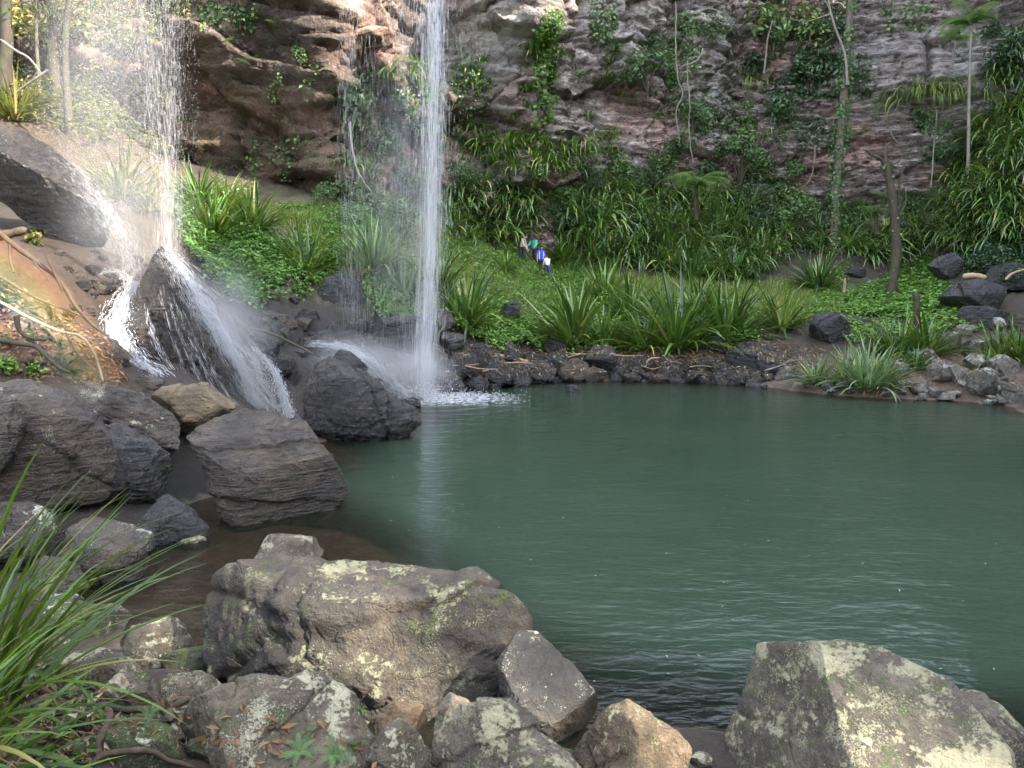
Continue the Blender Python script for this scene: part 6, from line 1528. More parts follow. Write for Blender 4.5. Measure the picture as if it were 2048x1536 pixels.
# ivy-wrapped trunk
def tree(label, trunk_pts, rad, matn, limbs=(), crown=None, crown_mat='shrub', ivy=0, n=40, amp=0.05, seed=1, name='tree'):
    foot = at(*trunk_pts[0]); gz = drop(foot[0], foot[1]) - 0.2
    P, R = pix_path(trunk_pts, n, rad, amp, seed, 0.6)
    if P[0][2] > gz + 0.3 and P[0][1] < 40: P[0][2] = gz; P[1] = P[0] * 0.6 + P[2] * 0.4
    c = P[0] - np.array([0, 0, 0.3])
    R = R * (1 + 0.18 * pn(P * 1.7)); R[0] *= 1.6; R[1] *= 1.25
    e = empty(name, tuple(c))
    V, Fq = tube([P - c], [R], 10); obj('trunk', mesh_np('trunk', V, Fq), M[matn], parent=e)
    for k_, (lp, lr) in enumerate(limbs):
        Q, R2 = pix_path(lp, 16, lr, amp * 0.7, seed + k_, 1.2); V, Fq = tube([Q - c], [R2], 7); obj('limb', mesh_np('limb', V, Fq), M[matn], parent=e)
    rs = np.random.RandomState(seed + 900)
    if crown:
        for (px, py, d, r, cn, lf) in crown:
            Pc, cs, li, dd = crown_points(rs, cn, r, 8, 0.7); Pc = Pc + at(px, py, d) - c
            V, Ft, t = leaf_quads(Pc, lf, rs, nrm=dd * 0.5 + np.array([0, 0, 0.6]), flat=0.5, tint=np.clip(li + rs.normal(0, 0.2, len(Pc)), 0, 1))
            obj('crown', mesh_np('crown', V, Ft, tint=t), M[crown_mat], parent=e)
    if ivy:
        t = rs.uniform(0, n - 1.01, ivy); t = t[fbm(np.column_stack([t * 0.3, 0 * t, 0 * t + seed]), 2) > -0.18]; i = t.astype(int); f = (t - i)[:, None]
        a = rs.uniform(0, 6.28, len(t)); q = P[i] * (1 - f) + P[i + 1] * f
        dr = np.column_stack([np.cos(a), np.sin(a), 0 * a]); q = q + dr * (R[i] * rs.uniform(0.9, 2.1, len(t)))[:, None]
        V, Ft, tt = leaf_quads(q - c, 0.15, rs, nrm=dr, flat=0.6, aspect=0.8); obj('ivy', mesh_np('ivy', V, Ft, tint=tt), M['shrub'], parent=e)
    tag(e, label, 'tree'); return e

tree('tall straight tree trunk wrapped in ivy, rising past the frame top', [(1669, 492, 44.5), (1671, 420, 44.5), (1676, 330, 44.5), (1684, 230, 44.5), (1692, 140, 44.5), (1699, 40, 44.5), (1704, -160, 44.5)], (0.27, 0.17), 'bark_grey',
     crown=[(1700, -190, 44.5, 2.6, 900, 0.3), (1760, -170, 45, 2.0, 500, 0.3)], ivy=2600, seed=3, amp=0.14)
tree('forked dead tree with bare broken limbs standing in the leaf carpet', [(1781, 602, 35.8), (1786, 560, 35.8), (1792, 500, 35.8), (1790, 440, 35.8), (1784, 390, 35.8), (1776, 345, 35.8), (1771, 322, 35.8)], (0.27, 0.14), 'bark_dark',
     limbs=[([(1775, 335, 35.8), (1762, 318, 35.7), (1748, 312, 35.6), (1732, 300, 35.6)], (0.10, 0.04)), ([(1772, 325, 35.8), (1771, 300, 35.9), (1778, 288, 36), (1784, 284, 36)], (0.09, 0.04)),
            ([(1791, 470, 35.8), (1800, 430, 35.9), (1797, 390, 36), (1802, 350, 36), (1812, 325, 36)], (0.09, 0.03)), ([(1800, 430, 35.9), (1812, 400, 36), (1808, 372, 36.1)], (0.07, 0.02)), ([(1784, 330, 35.8), (1798, 322, 35.8), (1806, 308, 35.8)], (0.05, 0.02))], ivy=140, seed=5)
tree('dark slim sunlit-corner trunk leaning behind the spray', [(128, 120, 25.5), (132, 60, 25.5), (137, 0, 25.5), (140, -120, 25.5)], (0.10, 0.08), 'bark_dark', limbs=[([(136, 40, 25.5), (150, 15, 25.5), (180, -10, 25.5), (220, -40, 25.5)], (0.05, 0.02)), ([(133, 80, 25.5), (120, 40, 25.5), (100, 10, 25.4)], (0.03, 0.01))],
     crown=[(140, -110, 25.5, 2.2, 800, 0.22), (190, 10, 26, 0.9, 260, 0.16)], crown_mat='shrub_sun', seed=7)
tree('stout brown trunk in the far sunny corner', [(106, 110, 26.5), (106, 50, 26.5), (104, 0, 26.5), (100, -120, 26.5)], (0.17, 0.12), 'bark_dark', crown=[(90, -130, 26.5, 2.0, 600, 0.22)], crown_mat='shrub_sun', seed=9)
tree('thin sapling in the sunny corner, between two thicker trunks', [(74, 120, 26), (72, 60, 26), (73, 0, 26), (70, -80, 26)], (0.06, 0.04), 'bark_grey', crown=[(70, 20, 26, 0.8, 240, 0.16)], crown_mat='shrub_sun', seed=11)
tree('thick dark trunk at the sunny frame corner', [(8, 150, 25), (14, 80, 25), (10, 0, 25), (4, -80, 25)], (0.2, 0.15), 'bark_dark', crown=[(20, -90, 25, 1.8, 500, 0.2)], crown_mat='shrub_sun', seed=13)
tree('thin leafless sapling in front of the layered rock', [(1862, 370, 44), (1866, 320, 44), (1870, 270, 44), (1874, 220, 44)], (0.04, 0.025), 'bark_pale', limbs=[([(1868, 290, 44), (1890, 270, 44), (1902, 265, 44)], (0.02, 0.01))], crown=[(1868, 250, 44, 0.9, 160, 0.16)], seed=15)
tree('slender pale sapling stem under the broad-leaved shrubs', [(1527, 148, 50), (1532, 110, 50), (1537, 70, 50), (1545, 40, 50)], (0.06, 0.04), 'bark_pale', seed=17, crown=[(1545, 60, 50, 1.0, 200, 0.2)])
tree('pale bare trunk crossing in front of the ivy near the frame top', [(1695, 170, 44), (1690, 110, 44), (1668, 50, 44), (1657, 0, 44), (1655, -60, 44)], (0.07, 0.05), 'bark_pale', limbs=[([(1662, 28, 44), (1640, 35, 44), (1615, 42, 44), (1585, 40, 44)], (0.04, 0.015)), ([(1658, 20, 44), (1650, 0, 44), (1630, -20, 44)], (0.03, 0.01))], seed=19)
# unseen tree added on the wall's crest to keep sun off most near rocks
def off_pt(a_, b_, x_): y_ = (a_ - 0.469 * x_) / 0.883; return np.array([x_, y_, (b_ + 0.506 * x_ - 0.269 * y_) / 0.819])
e = empty('tree', tuple(off_pt(4.6, 0.4, 36.5))); c0 = np.array(e.location); rs = np.random.RandomState(5)
for da, db, r_, n_ in ((0.0, 4.4, 2.1, 1700), (-0.5, 7.6, 2.4, 1500), (0.9, 6.0, 1.6, 900)):
    Pc, cs, li, dd = crown_points(rs, n_, r_, 9, 0.9, 0.1); Pc = Pc + off_pt(4.6 + da, db, 36.5) - c0
    V, Ft, t = leaf_quads(Pc, 0.42, rs, flat=0.3); obj('crown', mesh_np('crown', V, Ft, tint=t), M['shrub'], parent=e)
V, Fq = tube([spline([[0, 0, -2.5], [0.1, 0, 2], off_pt(4.6, 4.4, 36.5) - c0, off_pt(4.3, 7.6, 36.5) - c0], 16)], [np.linspace(0.16, 0.06, 16)], 8); obj('trunk', mesh_np('trunk', V, Fq), M['bark_grey'], parent=e)
tag(e, 'unseen leafy tree added on the crest of the gorge wall to shade near boulders', 'tree')
# slender palm
def palm(label, pts, rad, crown_at, d, nf, L, seed):
    P, R = pix_path(pts, 30, rad, 0.03, seed, 0.5); c = P[0]; e = empty('palm', tuple(c)); V, Fq = tube([P - c], [R], 8); obj('trunk', mesh_np('trunk', V, Fq), M['bark_pale'], parent=e)
    rs = np.random.RandomState(seed); top = at(*crown_at, d) - c
    for i in range(nf):
        V, fs = frond(L * rs.uniform(0.8, 1.15), 26, 0.30, rs.uniform(1.5, 2.5), rs.uniform(0.5, 1.4), 0.035); a = i * 2.4 + rs.uniform(-.3, .3); ca, sa = math.cos(a), math.sin(a)
        V = V @ np.array([[ca, sa, 0], [-sa, ca, 0], [0, 0, 1]]) + top
        obj('frond', mesh_np('frond', V, [np.vstack([fs[0], fs[2]]), fs[1]], tint=np.full(len(V), rs.uniform(0.4, 1.0))), M['fern_bright'], parent=e)
    tag(e, label, 'palm'); return e
palm('slender palm with a tall thin trunk and a small feathery crown', [(1936, 350, 43), (1937, 280, 43), (1938, 200, 43), (1940, 120, 43), (1942, 52, 43)], (0.10, 0.06), (1942, 48), 43, 13, 1.7, 23)
palm('short palm with drooping fronds near the shaded overhang', [(1905, 130, 46), (1908, 105, 46), (1912, 82, 46)], (0.07, 0.05), (1912, 80), 46, 9, 1.4, 29)
# tree ferns
def tree_fern(label, pts, d, L, nf, seed):
    P, R = pix_path(pts, 16, (0.13, 0.10), 0.03, seed, 1); c = P[0]; e = empty('tree_fern', tuple(c)); V, Fq = tube([P - c], [R], 8); obj('trunk', mesh_np('trunk', V, Fq), M['bark_dark'], parent=e)
    rs = np.random.RandomState(seed); top = P[-1] - c
    for i in range(nf):
        V, fs = frond(L * rs.uniform(0.75, 1.1), 30, 0.24, rs.uniform(1.7, 2.6), rs.uniform(0.5, 1.15), 0.034); a = i * 2 * math.pi / nf + rs.uniform(-.2, .2); ca, sa = math.cos(a), math.sin(a)
        V = V @ np.array([[ca, sa, 0], [-sa, ca, 0], [0, 0, 1]]) + top
        obj('frond', mesh_np('frond', V, [np.vstack([fs[0], fs[2]]), fs[1]], tint=np.full(len(V), rs.uniform(0.4, 1.0))), M['fern_bright'], parent=e)
    tag(e, label, 'tree fern', 'tree ferns'); return e
tree_fern('big tree fern with bright arching fronds over the hanging slope', [(1392, 440, 41.6), (1392, 410, 41.6), (1393, 372, 41.6)], 41.6, 2.7, 13, 31)
tree_fern('smaller tree fern beside the forked dead tree', [(1752, 470, 44), (1752, 450, 44), (1751, 425, 44)], 44, 1.5, 9, 33)
tree_fern('tree fern almost hidden behind the forked dead trunk', [(1768, 430, 45), (1768, 415, 45), (1769, 398, 45)], 45, 1.2, 8, 35)
# rope vines on the cliff
gv = 'pale vines hanging on the cliff'
for i, (pts, lab) in enumerate([([(1352, 0, 47), (1351, 90, 47), (1354, 150, 46.8), (1364, 190, 46.8), (1352, 230, 46.7), (1360, 290, 46.5)], 'longest pale twisting vine by the dark fissure'),
                                ([(1376, 120, 47), (1374, 160, 47), (1380, 200, 46.8), (1378, 260, 46.8), (1386, 330, 46.6)], 'pale vine hanging straight next to the twisting one'),
                                ([(1405, 95, 47.2), (1395, 120, 47), (1372, 130, 47), (1356, 138, 47)], 'looping cross vine between the two pale vines'),
                                ([(1630, 290, 50), (1628, 330, 50), (1620, 360, 50), (1605, 375, 50)], 'thin grey vine on the layered rock'),
                                ([(1780, 262, 50.5), (1795, 285, 50.4), (1815, 288, 50.4), (1828, 268, 50.5)], 'thin rope of root looped under the hanging grass'),
                                ([(700, 240, 34), (705, 300, 33.5), (720, 350, 33), (745, 390, 33)], 'thin vine behind the veil of water')]):
    stick('vine', pts, (0.05, 0.03), 'bark_pale', lab, 'vine', gv, amp=0.10, n=40, seed=i)

# wood on the banks
gs = 'driftwood on the far shore'
stick('branch', [(965, 700, 28.8), (1000, 712, 28.8), (1050, 722, 29), (1092, 735, 29)], (0.10, 0.05), 'stick_pale', 'thick pale driftwood branch on the black shore rocks', 'branch', gs, branches=[([(1040, 720, 29), (1048, 735, 28.8), (1060, 738, 28.8)], (0.04, 0.02))])
stick('branch', [(1095, 712, 29.6), (1150, 708, 29.8), (1210, 712, 29.8)], (0.04, 0.02), 'stick_pale', 'thin pale stick lying level above the shore rocks', 'branch', gs)
stick('branch', [(1288, 736, 28.8), (1300, 718, 29), (1330, 716, 29.2)], (0.05, 0.03), 'stick_pale', 'crooked pale stick poking up from the shore rocks', 'branch', gs)
stick('branch', [(1380, 720, 29.4), (1440, 716, 29.6), (1490, 712, 29.6)], (0.035, 0.02), 'stick_pale', 'thin stick reaching towards the large black slab', 'branch', gs)
stick('branch', [(1488, 668, 31), (1540, 672, 30.8), (1600, 682, 30.5), (1655, 690, 30)], (0.12, 0.07), 'bark_dark', 'long dark fallen branch behind the large black slab', 'branch', gs, branches=[([(1600, 682, 30.5), (1630, 700, 30), (1650, 704, 29.8)], (0.05, 0.02))])
stick('branch', [(1528, 742, 27.4), (1560, 732, 27.4), (1585, 716, 27.6)], (0.035, 0.015), 'bark_pale', 'forked white twig at the edge of the large black slab', 'branch', gs, branches=[([(1575, 722, 27.5), (1600, 720, 27.5), (1610, 728, 27.4)], (0.02, 0.01))])
stick('branch', [(1925, 553, 30.9), (1950, 551, 30.8), (1974, 556, 30.6)], (0.13, 0.10), 'stick_pale', 'broken tan branch lying on the upper stacked slab', 'branch', gs)
stick('branch', [(2010, 560, 31), (2030, 545, 31), (2075, 535, 31)], (0.06, 0.04), 'stick_pale', 'bent bare branch at the end of the stacked slabs', 'branch', gs)
stick('post', [(1834, 660, 27.6), (1834, 620, 27.6), (1833, 584, 27.6)], (0.12, 0.10), 'bark_dark', 'short broken upright tree stump post beside sword leaves', 'post')
stick('post', [(1688, 588, 36), (1689, 572, 36), (1690, 556, 36)], (0.07, 0.05), 'stick_pale', 'small pale broken stub standing in the turf', 'post')
rs = np.random.RandomState(9)
for i in range(16):
    x = np.sort(rs.uniform(900, 1480, 16))[i]; y = shore_y(x) - rs.uniform(22, 52); h_ = cast(x, y)
    if h_ is None: continue
    a = rs.uniform(-0.5, 0.5); L_ = rs.uniform(0.5, 1.2); p = h_[0] + np.array([0, -0.05, 0.06]); q = p + np.array([math.cos(a), math.sin(a) * 0.4, rs.uniform(-0.1, 0.12)]) * L_
    mid_ = (p + q) / 2 + rs.normal(0, 0.05, 3); P = spline([p, mid_, q], 10); V, Fq = tube([P - p], [np.linspace(0.022, 0.012, 10)], 6)
    o = obj('twig', mesh_np('twig', V, Fq), M['stick_pale'], tuple(p)); tag(o, f'small washed-up twig, {ordinal(i + 1)} along the far shore from the tall fall', 'twig', 'twigs along the far shore')

# branches and roots on the clay bank
gc = 'fallen branches and roots on the clay bank'
stick('branch', [(-30, 440, 13.4), (30, 492, 13.4), (70, 520, 13.4), (118, 560, 13.4), (150, 610, 13.4), (180, 645, 13.5), (208, 668, 13.6)], (0.055, 0.022), 'bark_dark', 'long dark branch slanting down across the clay bank', 'branch', gc, n=26,
      branches=[([(92, 510, 13.3), (108, 545, 13.35), (127, 582, 13.4)], (0.012, 0.028)), ([(60, 515, 13.4), (80, 540, 13.3), (95, 560, 13.2)], (0.02, 0.01)), ([(20, 485, 13.4), (22, 520, 13.3), (28, 545, 13.2)], (0.03, 0.02))])
stick('log', [(-40, 480, 13.8), (10, 470, 13.8), (54, 457, 13.8)], (0.09, 0.07), 'root', 'short thick log end sticking out at the top of the clay bank', 'log', gc)
stick('branch', [(-30, 672, 11.8), (20, 684, 11.8), (70, 692, 11.8), (92, 712, 11.8), (118, 736, 11.8), (145, 748, 11.8)], (0.05, 0.02), 'bark_dark', 'dark curved branch above the massive smooth boulder', 'branch', gc, branches=[([(32, 632, 12), (38, 660, 12), (60, 676, 11.9), (92, 680, 11.9)], (0.045, 0.02))])
stick('root', [(-10, 598, 13), (50, 632, 12.9), (120, 662, 12.9), (160, 672, 12.9), (185, 700, 12.8), (198, 735, 12.8), (206, 768, 12.7)], (0.03, 0.018), 'stick_pale', 'long pale root trailing down to the rusty ledge', 'root', gc, n=30)
stick('root', [(60, 640, 12.8), (75, 690, 12.6), (105, 715, 12.5), (108, 745, 12.3)], (0.02, 0.01), 'root', 'brown root dangling over the orange cobbles', 'root', gc)
stick('root', [(130, 660, 12.8), (150, 700, 12.7), (190, 745, 12.5), (215, 775, 12.4)], (0.02, 0.012), 'root', 'thin brown root beside the rusty ledge', 'root', gc)
stick('root', [(-20, 540, 13.6), (60, 590, 13.5), (130, 620, 13.5), (190, 640, 13.6)], (0.03, 0.015), 'root', 'brown root running across the upper clay bank', 'root', gc)
stick('branch', [(500, 655, 20.4), (545, 668, 20.2), (590, 690, 20), (642, 716, 19.6)], (0.045, 0.025), 'bark_dark', 'bare dark branch lying over the wet slope by the cascade', 'branch', gc, branches=[([(516, 658, 20.4), (514, 640, 20.4), (522, 620, 20.4)], (0.02, 0.01))])
stick('branch', [(0, 78, 20), (30, 100, 20), (60, 118, 20), (85, 150, 20)], (0.04, 0.02), 'bark_pale', 'pale fallen branch slanting in the sunny corner', 'branch', gc, branches=[([(34, 184, 19.5), (60, 165, 19.5), (96, 140, 19.5)], (0.02, 0.03))])
# leafy sprigs on the clay bank and boulders
spr = [(75, 490, 26, 'shrub_sun', 'bright sprig growing over the long dark branch'), (15, 615, 22, 'shrub_sun', 'bright sprig at the frame edge of the clay bank'), (20, 690, 20, 'shrub_sun', 'yellow-green sprig beside the dark curved branch'), (70, 680, 22, 'shrub_sun', 'low bright sprig among the orange cobbles'),
       (15, 745, 34, 'cover', 'shaded fern-like sprig above the massive smooth boulder'), (70, 750, 26, 'cover', 'green sprig on top of the massive smooth boulder'), (120, 690, 16, 'shrub_sun', 'tiny sprig by the pale root'),
       (338, 936, 9, 'cover', 'lone green leaf sprig on the black glistening rock'), (334, 972, 8, 'cover', 'tiny green sprig at the foot of the black glistening rock'), (420, 480, 24, 'cover', 'leafy sprig at the edge of the spray')]
for i, (px, py, rp, mt, lab) in enumerate(spr):
    h_ = cast(px, py)
    if h_ is None: continue
    P = h_[0]; r = rp * P[1] / F; rs_ = np.random.RandomState(70 + i); n_ = 60 if rp > 12 else 24
    pts = rs_.normal(0, 0.30, (n_, 3)) * r + np.array([0, -0.3, 0.5]) * r
    V, Ft, t = leaf_quads(pts, r * 0.45 if rp > 12 else r * 0.6, rs_, flat=0.6, aspect=0.6)
    o = obj('leaf_sprig', mesh_np('leaf_sprig', V, Ft, tint=t), None, tuple(P)); o.data.materials.append(M[mt]); tag(o, lab, 'plant', 'small sprigs on the banks')
    paths = [spline([np.zeros(3), p_ * 0.5 + np.array([0, 0, 0.1 * r]), p_], 5) for p_ in pts[:: max(1, n_ // 8)]]
    V, Fq = tube(paths, [np.full(5, 0.02 * r) for _ in paths], 4); obj('stem', mesh_np('stem', V, Fq), M['stem'], parent=o)

# ---------------- near bank: grass tussock, roots, ferns, litter
rs = np.random.RandomState(505)
def tussock(x, y, n, L, az, seed, label, el=(28, 85), dz=0.0):
    rs = np.random.RandomState(seed); z = drop(x, y) + dz
    a = rs.normal(az, 0.75, n); rr = 0.22 * np.sqrt(rs.uniform(0, 1, n)); t_ = rs.uniform(0, 6.28, n)
    base = np.column_stack([rr * np.cos(t_), rr * np.sin(t_), 0 * rr])
    V, Fq, t = blades(base, a, rs.uniform(*L, n), np.radians(rs.uniform(*el, n)), rs.uniform(0.018, 0.042, n), rs.uniform(0.2, 1.2, n), rs, 8, fold=0.3, tw=0.10)
    o = obj('grass_tussock', mesh_np('grass_tussock', V, Fq, tint=t), M['tussock'], (x, y, z)); tag(o, label, 'grass', 'grass tussocks at the frame edge')
    n2 = n // 4; a2 = rs.normal(az, 1.2, n2)
    V, Fq, t = blades(base[:n2], a2, rs.uniform(0.4 * L[0], 0.8 * L[1], n2), np.radians(rs.uniform(0, 50, n2)), rs.uniform(0.006, 0.014, n2), rs.uniform(0.6, 1.6, n2), rs, 6, fold=0.1, tw=0.12)
    obj('dry_blades', mesh_np('dry_blades', V, Fq, tint=t), M['dead_leaf'], parent=o)
    return o
tussock(-2.85, 3.75, 46, (1.0, 1.6), 0.1, 1, 'tallest arching grass tussock leaning over the rocks', dz=0.05)
tussock(-2.5, 3.05, 42, (0.7, 1.15), 0.15, 2, 'middle grass tussock with long bright blades reaching sideways', el=(5, 70), dz=0.05)
tussock(-2.15, 2.65, 22, (0.4, 0.85), 0.3, 3, 'lowest grass tussock beside the roots and fallen leaves', el=(0, 60))
tussock(-3.25, 4.5, 40, (1.0, 1.6), 0.1, 4, 'hindmost grass tussock in front of the massive smooth boulder', dz=0.1)
gr = 'tree roots on the near bank'
def root(pxs, rad, label, seed=0):
    P = []
    for x, y in pxs:
        h_ = cast(x, y)
        if h_ is not None: P.append(h_[0] + h_[1] * rad[0] * 0.5)
    if len(P) < 3: return
    rad = (rad[0] * 0.62, rad[1] * 0.62); P = wobble(spline(np.array(P), 30), 0.02, 5, seed); c = P[0].copy(); V, Fq = tube([P - c], [np.linspace(rad[0], rad[1], 30) * (1 + 0.3 * pn(P * 12)) * np.clip(np.minimum(np.arange(30), np.arange(30)[::-1]) / 3.0, 0.02, 1)], 9)
    o = obj('root', mesh_np('root', V, Fq), M['root'], tuple(c)); tag(o, label, 'root', gr)
root([(20, 1425), (80, 1432), (150, 1425), (205, 1418), (235, 1432)], (0.045, 0.03), 'thick root running level behind the leaf litter')
root([(205, 1418), (212, 1445), (205, 1475), (200, 1505), (215, 1530)], (0.04, 0.03), 'root bending down beside the purplish grey rock')
root([(235, 1425), (280, 1422), (320, 1420), (335, 1436)], (0.035, 0.022), 'root lying over the top of the purplish grey rock')
root([(338, 1450), (345, 1425), (362, 1408), (382, 1402)], (0.045, 0.035), 'stubby arched root between two grey rocks')
root([(170, 1536), (230, 1505), (290, 1505), (340, 1520), (400, 1540)], (0.03, 0.02), 'pale root along the bottom of the near bank')
root([(90, 1480), (130, 1465), (165, 1440), (160, 1430)], (0.03, 0.02), 'short root crossing the leaf litter')
root([(110, 1358), (150, 1365), (185, 1372), (215, 1352)], (0.02, 0.012), 'thin dark root by the lichen-rimmed rock')
root([(350, 1520), (352, 1480), (372, 1490), (376, 1470)], (0.010, 0.006), 'thin forked rootlet under the rounded grey boulder')

for i, (px, py, sc, lab) in enumerate([(600, 1505, 0.12, 'small fern at the foot of the rounded grey boulder'), (665, 1512, 0.15, 'larger fern at the foot of the rounded grey boulder'), (705, 1490, 0.11, 'fern hanging off the flank of the rounded grey boulder'), (625, 1465, 0.08, 'tiny fern on the face of the rounded grey boulder'),
                                       (285, 1412, 0.10, 'fern on the ledge over the purplish grey rock'), (300, 1432, 0.08, 'dark little fern beside the arched root'), (720, 1420, 0.06, 'fern sprout on the shoulder of the rounded grey boulder'), (225, 1485, 0.08, 'mossy fern on the purplish grey rock')]):
    h_ = cast(px, py)
    if h_ is None: continue
    plant('small_fern', FERN[i % 3], 'fern', h_[0] + h_[1] * 0.01, sc, i * 1.3, lab, 'fern', 'small ferns on the near rocks', tilt=(0.5, 0))
# fallen leaves and low plants on the near bank
def near_litter(name, poly, n, size, mt, lab, cat, seed, aspect, lift, flat):
    rs = np.random.RandomState(seed); P_ = np.array(poly); pts, nr = [], []; tries = 0
    while len(pts) < n and tries < n * 4:
        tries += 1
        x, y = rs.uniform(P_[:, 0].min(), P_[:, 0].max()), rs.uniform(P_[:, 1].min(), P_[:, 1].max())
        if not inpoly(x, y, poly): continue
        h_ = cast(x, y)
        if h_ is None or h_[0][2] < 0.06 or h_[1][2] < 0.35: continue
        pts.append(h_[0] + np.array([0, 0, rs.uniform(0.006, lift)])); nr.append(h_[1])
    pts, nr = np.array(pts), np.array(nr)
    V, Ft, t = leaf_quads(pts, size, rs, nrm=nr, flat=flat, aspect=aspect); o = obj(name, mesh_np(name, V, Ft, tint=t), M[mt]); struct(o, 'stuff', lab, cat)
M['litter'] = leaf_mat('litter', (0.05, 0.03, 0.018), (0.24, 0.17, 0.10), (0.42, 0.36, 0.28), rough=0.7, spec=0.3, trans=0.05, odd_at=0.9)
M['litter_red'] = leaf_mat('litter_red', (0.10, 0.045, 0.02), (0.26, 0.14, 0.07), rough=0.6, spec=0.3, trans=0.1, odd_at=1.0)
nb = [(0, 1290), (130, 1330), (200, 1400), (220, 1536), (0, 1536)]
near_litter('leaf_litter', nb, 420, 0.065, 'litter', 'dry fallen leaves among roots on the near bank', 'leaf litter', 1, 0.32, 0.03, 0.85)
near_litter('leaf_litter', [(0, 1330), (420, 1400), (760, 1480), (760, 1536), (0, 1536)], 160, 0.07, 'litter_red', 'reddish fallen leaves wedged between the near rocks', 'leaf litter', 2, 0.35, 0.03, 0.8)
near_litter('ground_cover', nb, 160, 0.07, 'cover', 'small green seedlings among roots on the near bank', 'ground cover', 3, 0.4, 0.10, 0.5)
near_litter('leaf_litter', [(0, 560), (120, 620), (240, 700), (260, 780), (0, 750)], 700, 0.10, 'litter_red', 'orange fallen leaves and debris over the clay bank', 'leaf litter', 6, 0.4, 0.06, 0.7)
near_litter('leaf_litter', [(870, 690), (1480, 690), (1600, 720), (1640, 745), (1500, 760), (1200, 745), (900, 760)], 2600, 0.14, 'litter', 'washed-up bark and leaf litter along the far shore', 'leaf litter', 4, 0.25, 0.05, 0.8)
near_litter('leaf_litter', [(1480, 680), (1620, 690), (1700, 720), (1700, 765), (1560, 740)], 900, 0.12, 'litter', 'bark litter on bare soil behind the pale sedge', 'leaf litter', 8, 0.25, 0.05, 0.8)
near_litter('leaf_litter', [(1600, 700), (1850, 690), (2048, 680), (2048, 800), (1800, 780), (1600, 770)], 900, 0.10, 'litter', 'dry litter between the pale side-shore rocks', 'leaf litter', 5, 0.3, 0.04, 0.8)
# flecks of foam and floating leaves on the pool
rs = np.random.RandomState(66); n = 120
px, py = rs.uniform(700, 2048, n), 800 + 600 * rs.uniform(0, 1, n) ** 1.3
P = np.array([onwater(a_, b_, 0.012) for a_, b_ in zip(px, py)]); ok = tps_eval(P[:, :2]) < -0.25; P = P[ok]; n = len(P)
V, Ft, t = leaf_quads(P, rs.uniform(0.012, 0.04, n), rs, flat=0.97, aspect=0.35)
M['fleck'] = plain_mat('fleck', (0.25, 0.30, 0.27), 0.5)
o = obj('foam_flecks', mesh_np('foam_flecks', V, Ft), M['fleck']); struct(o, 'stuff', 'tiny pale flecks of foam drifting on the pool', 'foam')
# ------------------------------------------------------------------ four walkers on the far bank
def skin_mesh(name, verts, edges, radii, sub=2):
    me = bpy.data.meshes.new(name + '_cage'); me.from_pydata([tuple(v) for v in verts], edges, []); me.update()
    o = bpy.data.objects.new(name + '_cage', me); COL.objects.link(o)
    md = o.modifiers.new('skin', 'SKIN'); md.use_smooth_shade = True
    if not me.skin_vertices: me.skin_vertices.new()
    for i, r in enumerate(radii):
        rr = (r, r) if np.isscalar(r) else r
        me.skin_vertices[0].data[i].radius = rr; me.skin_vertices[0].data[i].use_root = (i == 0)
    sb = o.modifiers.new('sub', 'SUBSURF'); sb.levels = sub; sb.render_levels = sub
    bpy.context.view_layer.update()
    ev = o.evaluated_get(bpy.context.evaluated_depsgraph_get())
    out_ = bpy.data.meshes.new_from_object(ev); out_.name = name
    bpy.data.objects.remove(o); bpy.data.meshes.remove(me)
    return out_

M['skin'] = plain_mat('skin', (0.42, 0.25, 0.17), 0.55); M['hair'] = plain_mat('hair', (0.012, 0.010, 0.010), 0.5)
M['mauve'] = plain_mat('mauve_knit', (0.36, 0.31, 0.31), 0.9, vary=0.15); M['teal'] = plain_mat('teal_jacket', (0.05, 0.36, 0.27), 0.7, vary=0.2); M['blue'] = plain_mat('blue_shirt', (0.012, 0.05, 0.55), 0.7)
M['white'] = plain_mat('white_shirt', (0.55, 0.53, 0.55), 0.8, vary=0.1); M['denim'] = plain_mat('denim', (0.045, 0.065, 0.14), 0.85, vary=0.2); M['dark'] = plain_mat('dark_cloth', (0.016, 0.018, 0.028), 0.85); M['stripe'] = plain_mat('pale_stripe', (0.45, 0.62, 0.75), 0.7)
M['shoe'] = plain_mat('shoe', (0.05, 0.045, 0.04), 0.7); M['cap'] = plain_mat('cap', (0.03, 0.035, 0.06), 0.8)

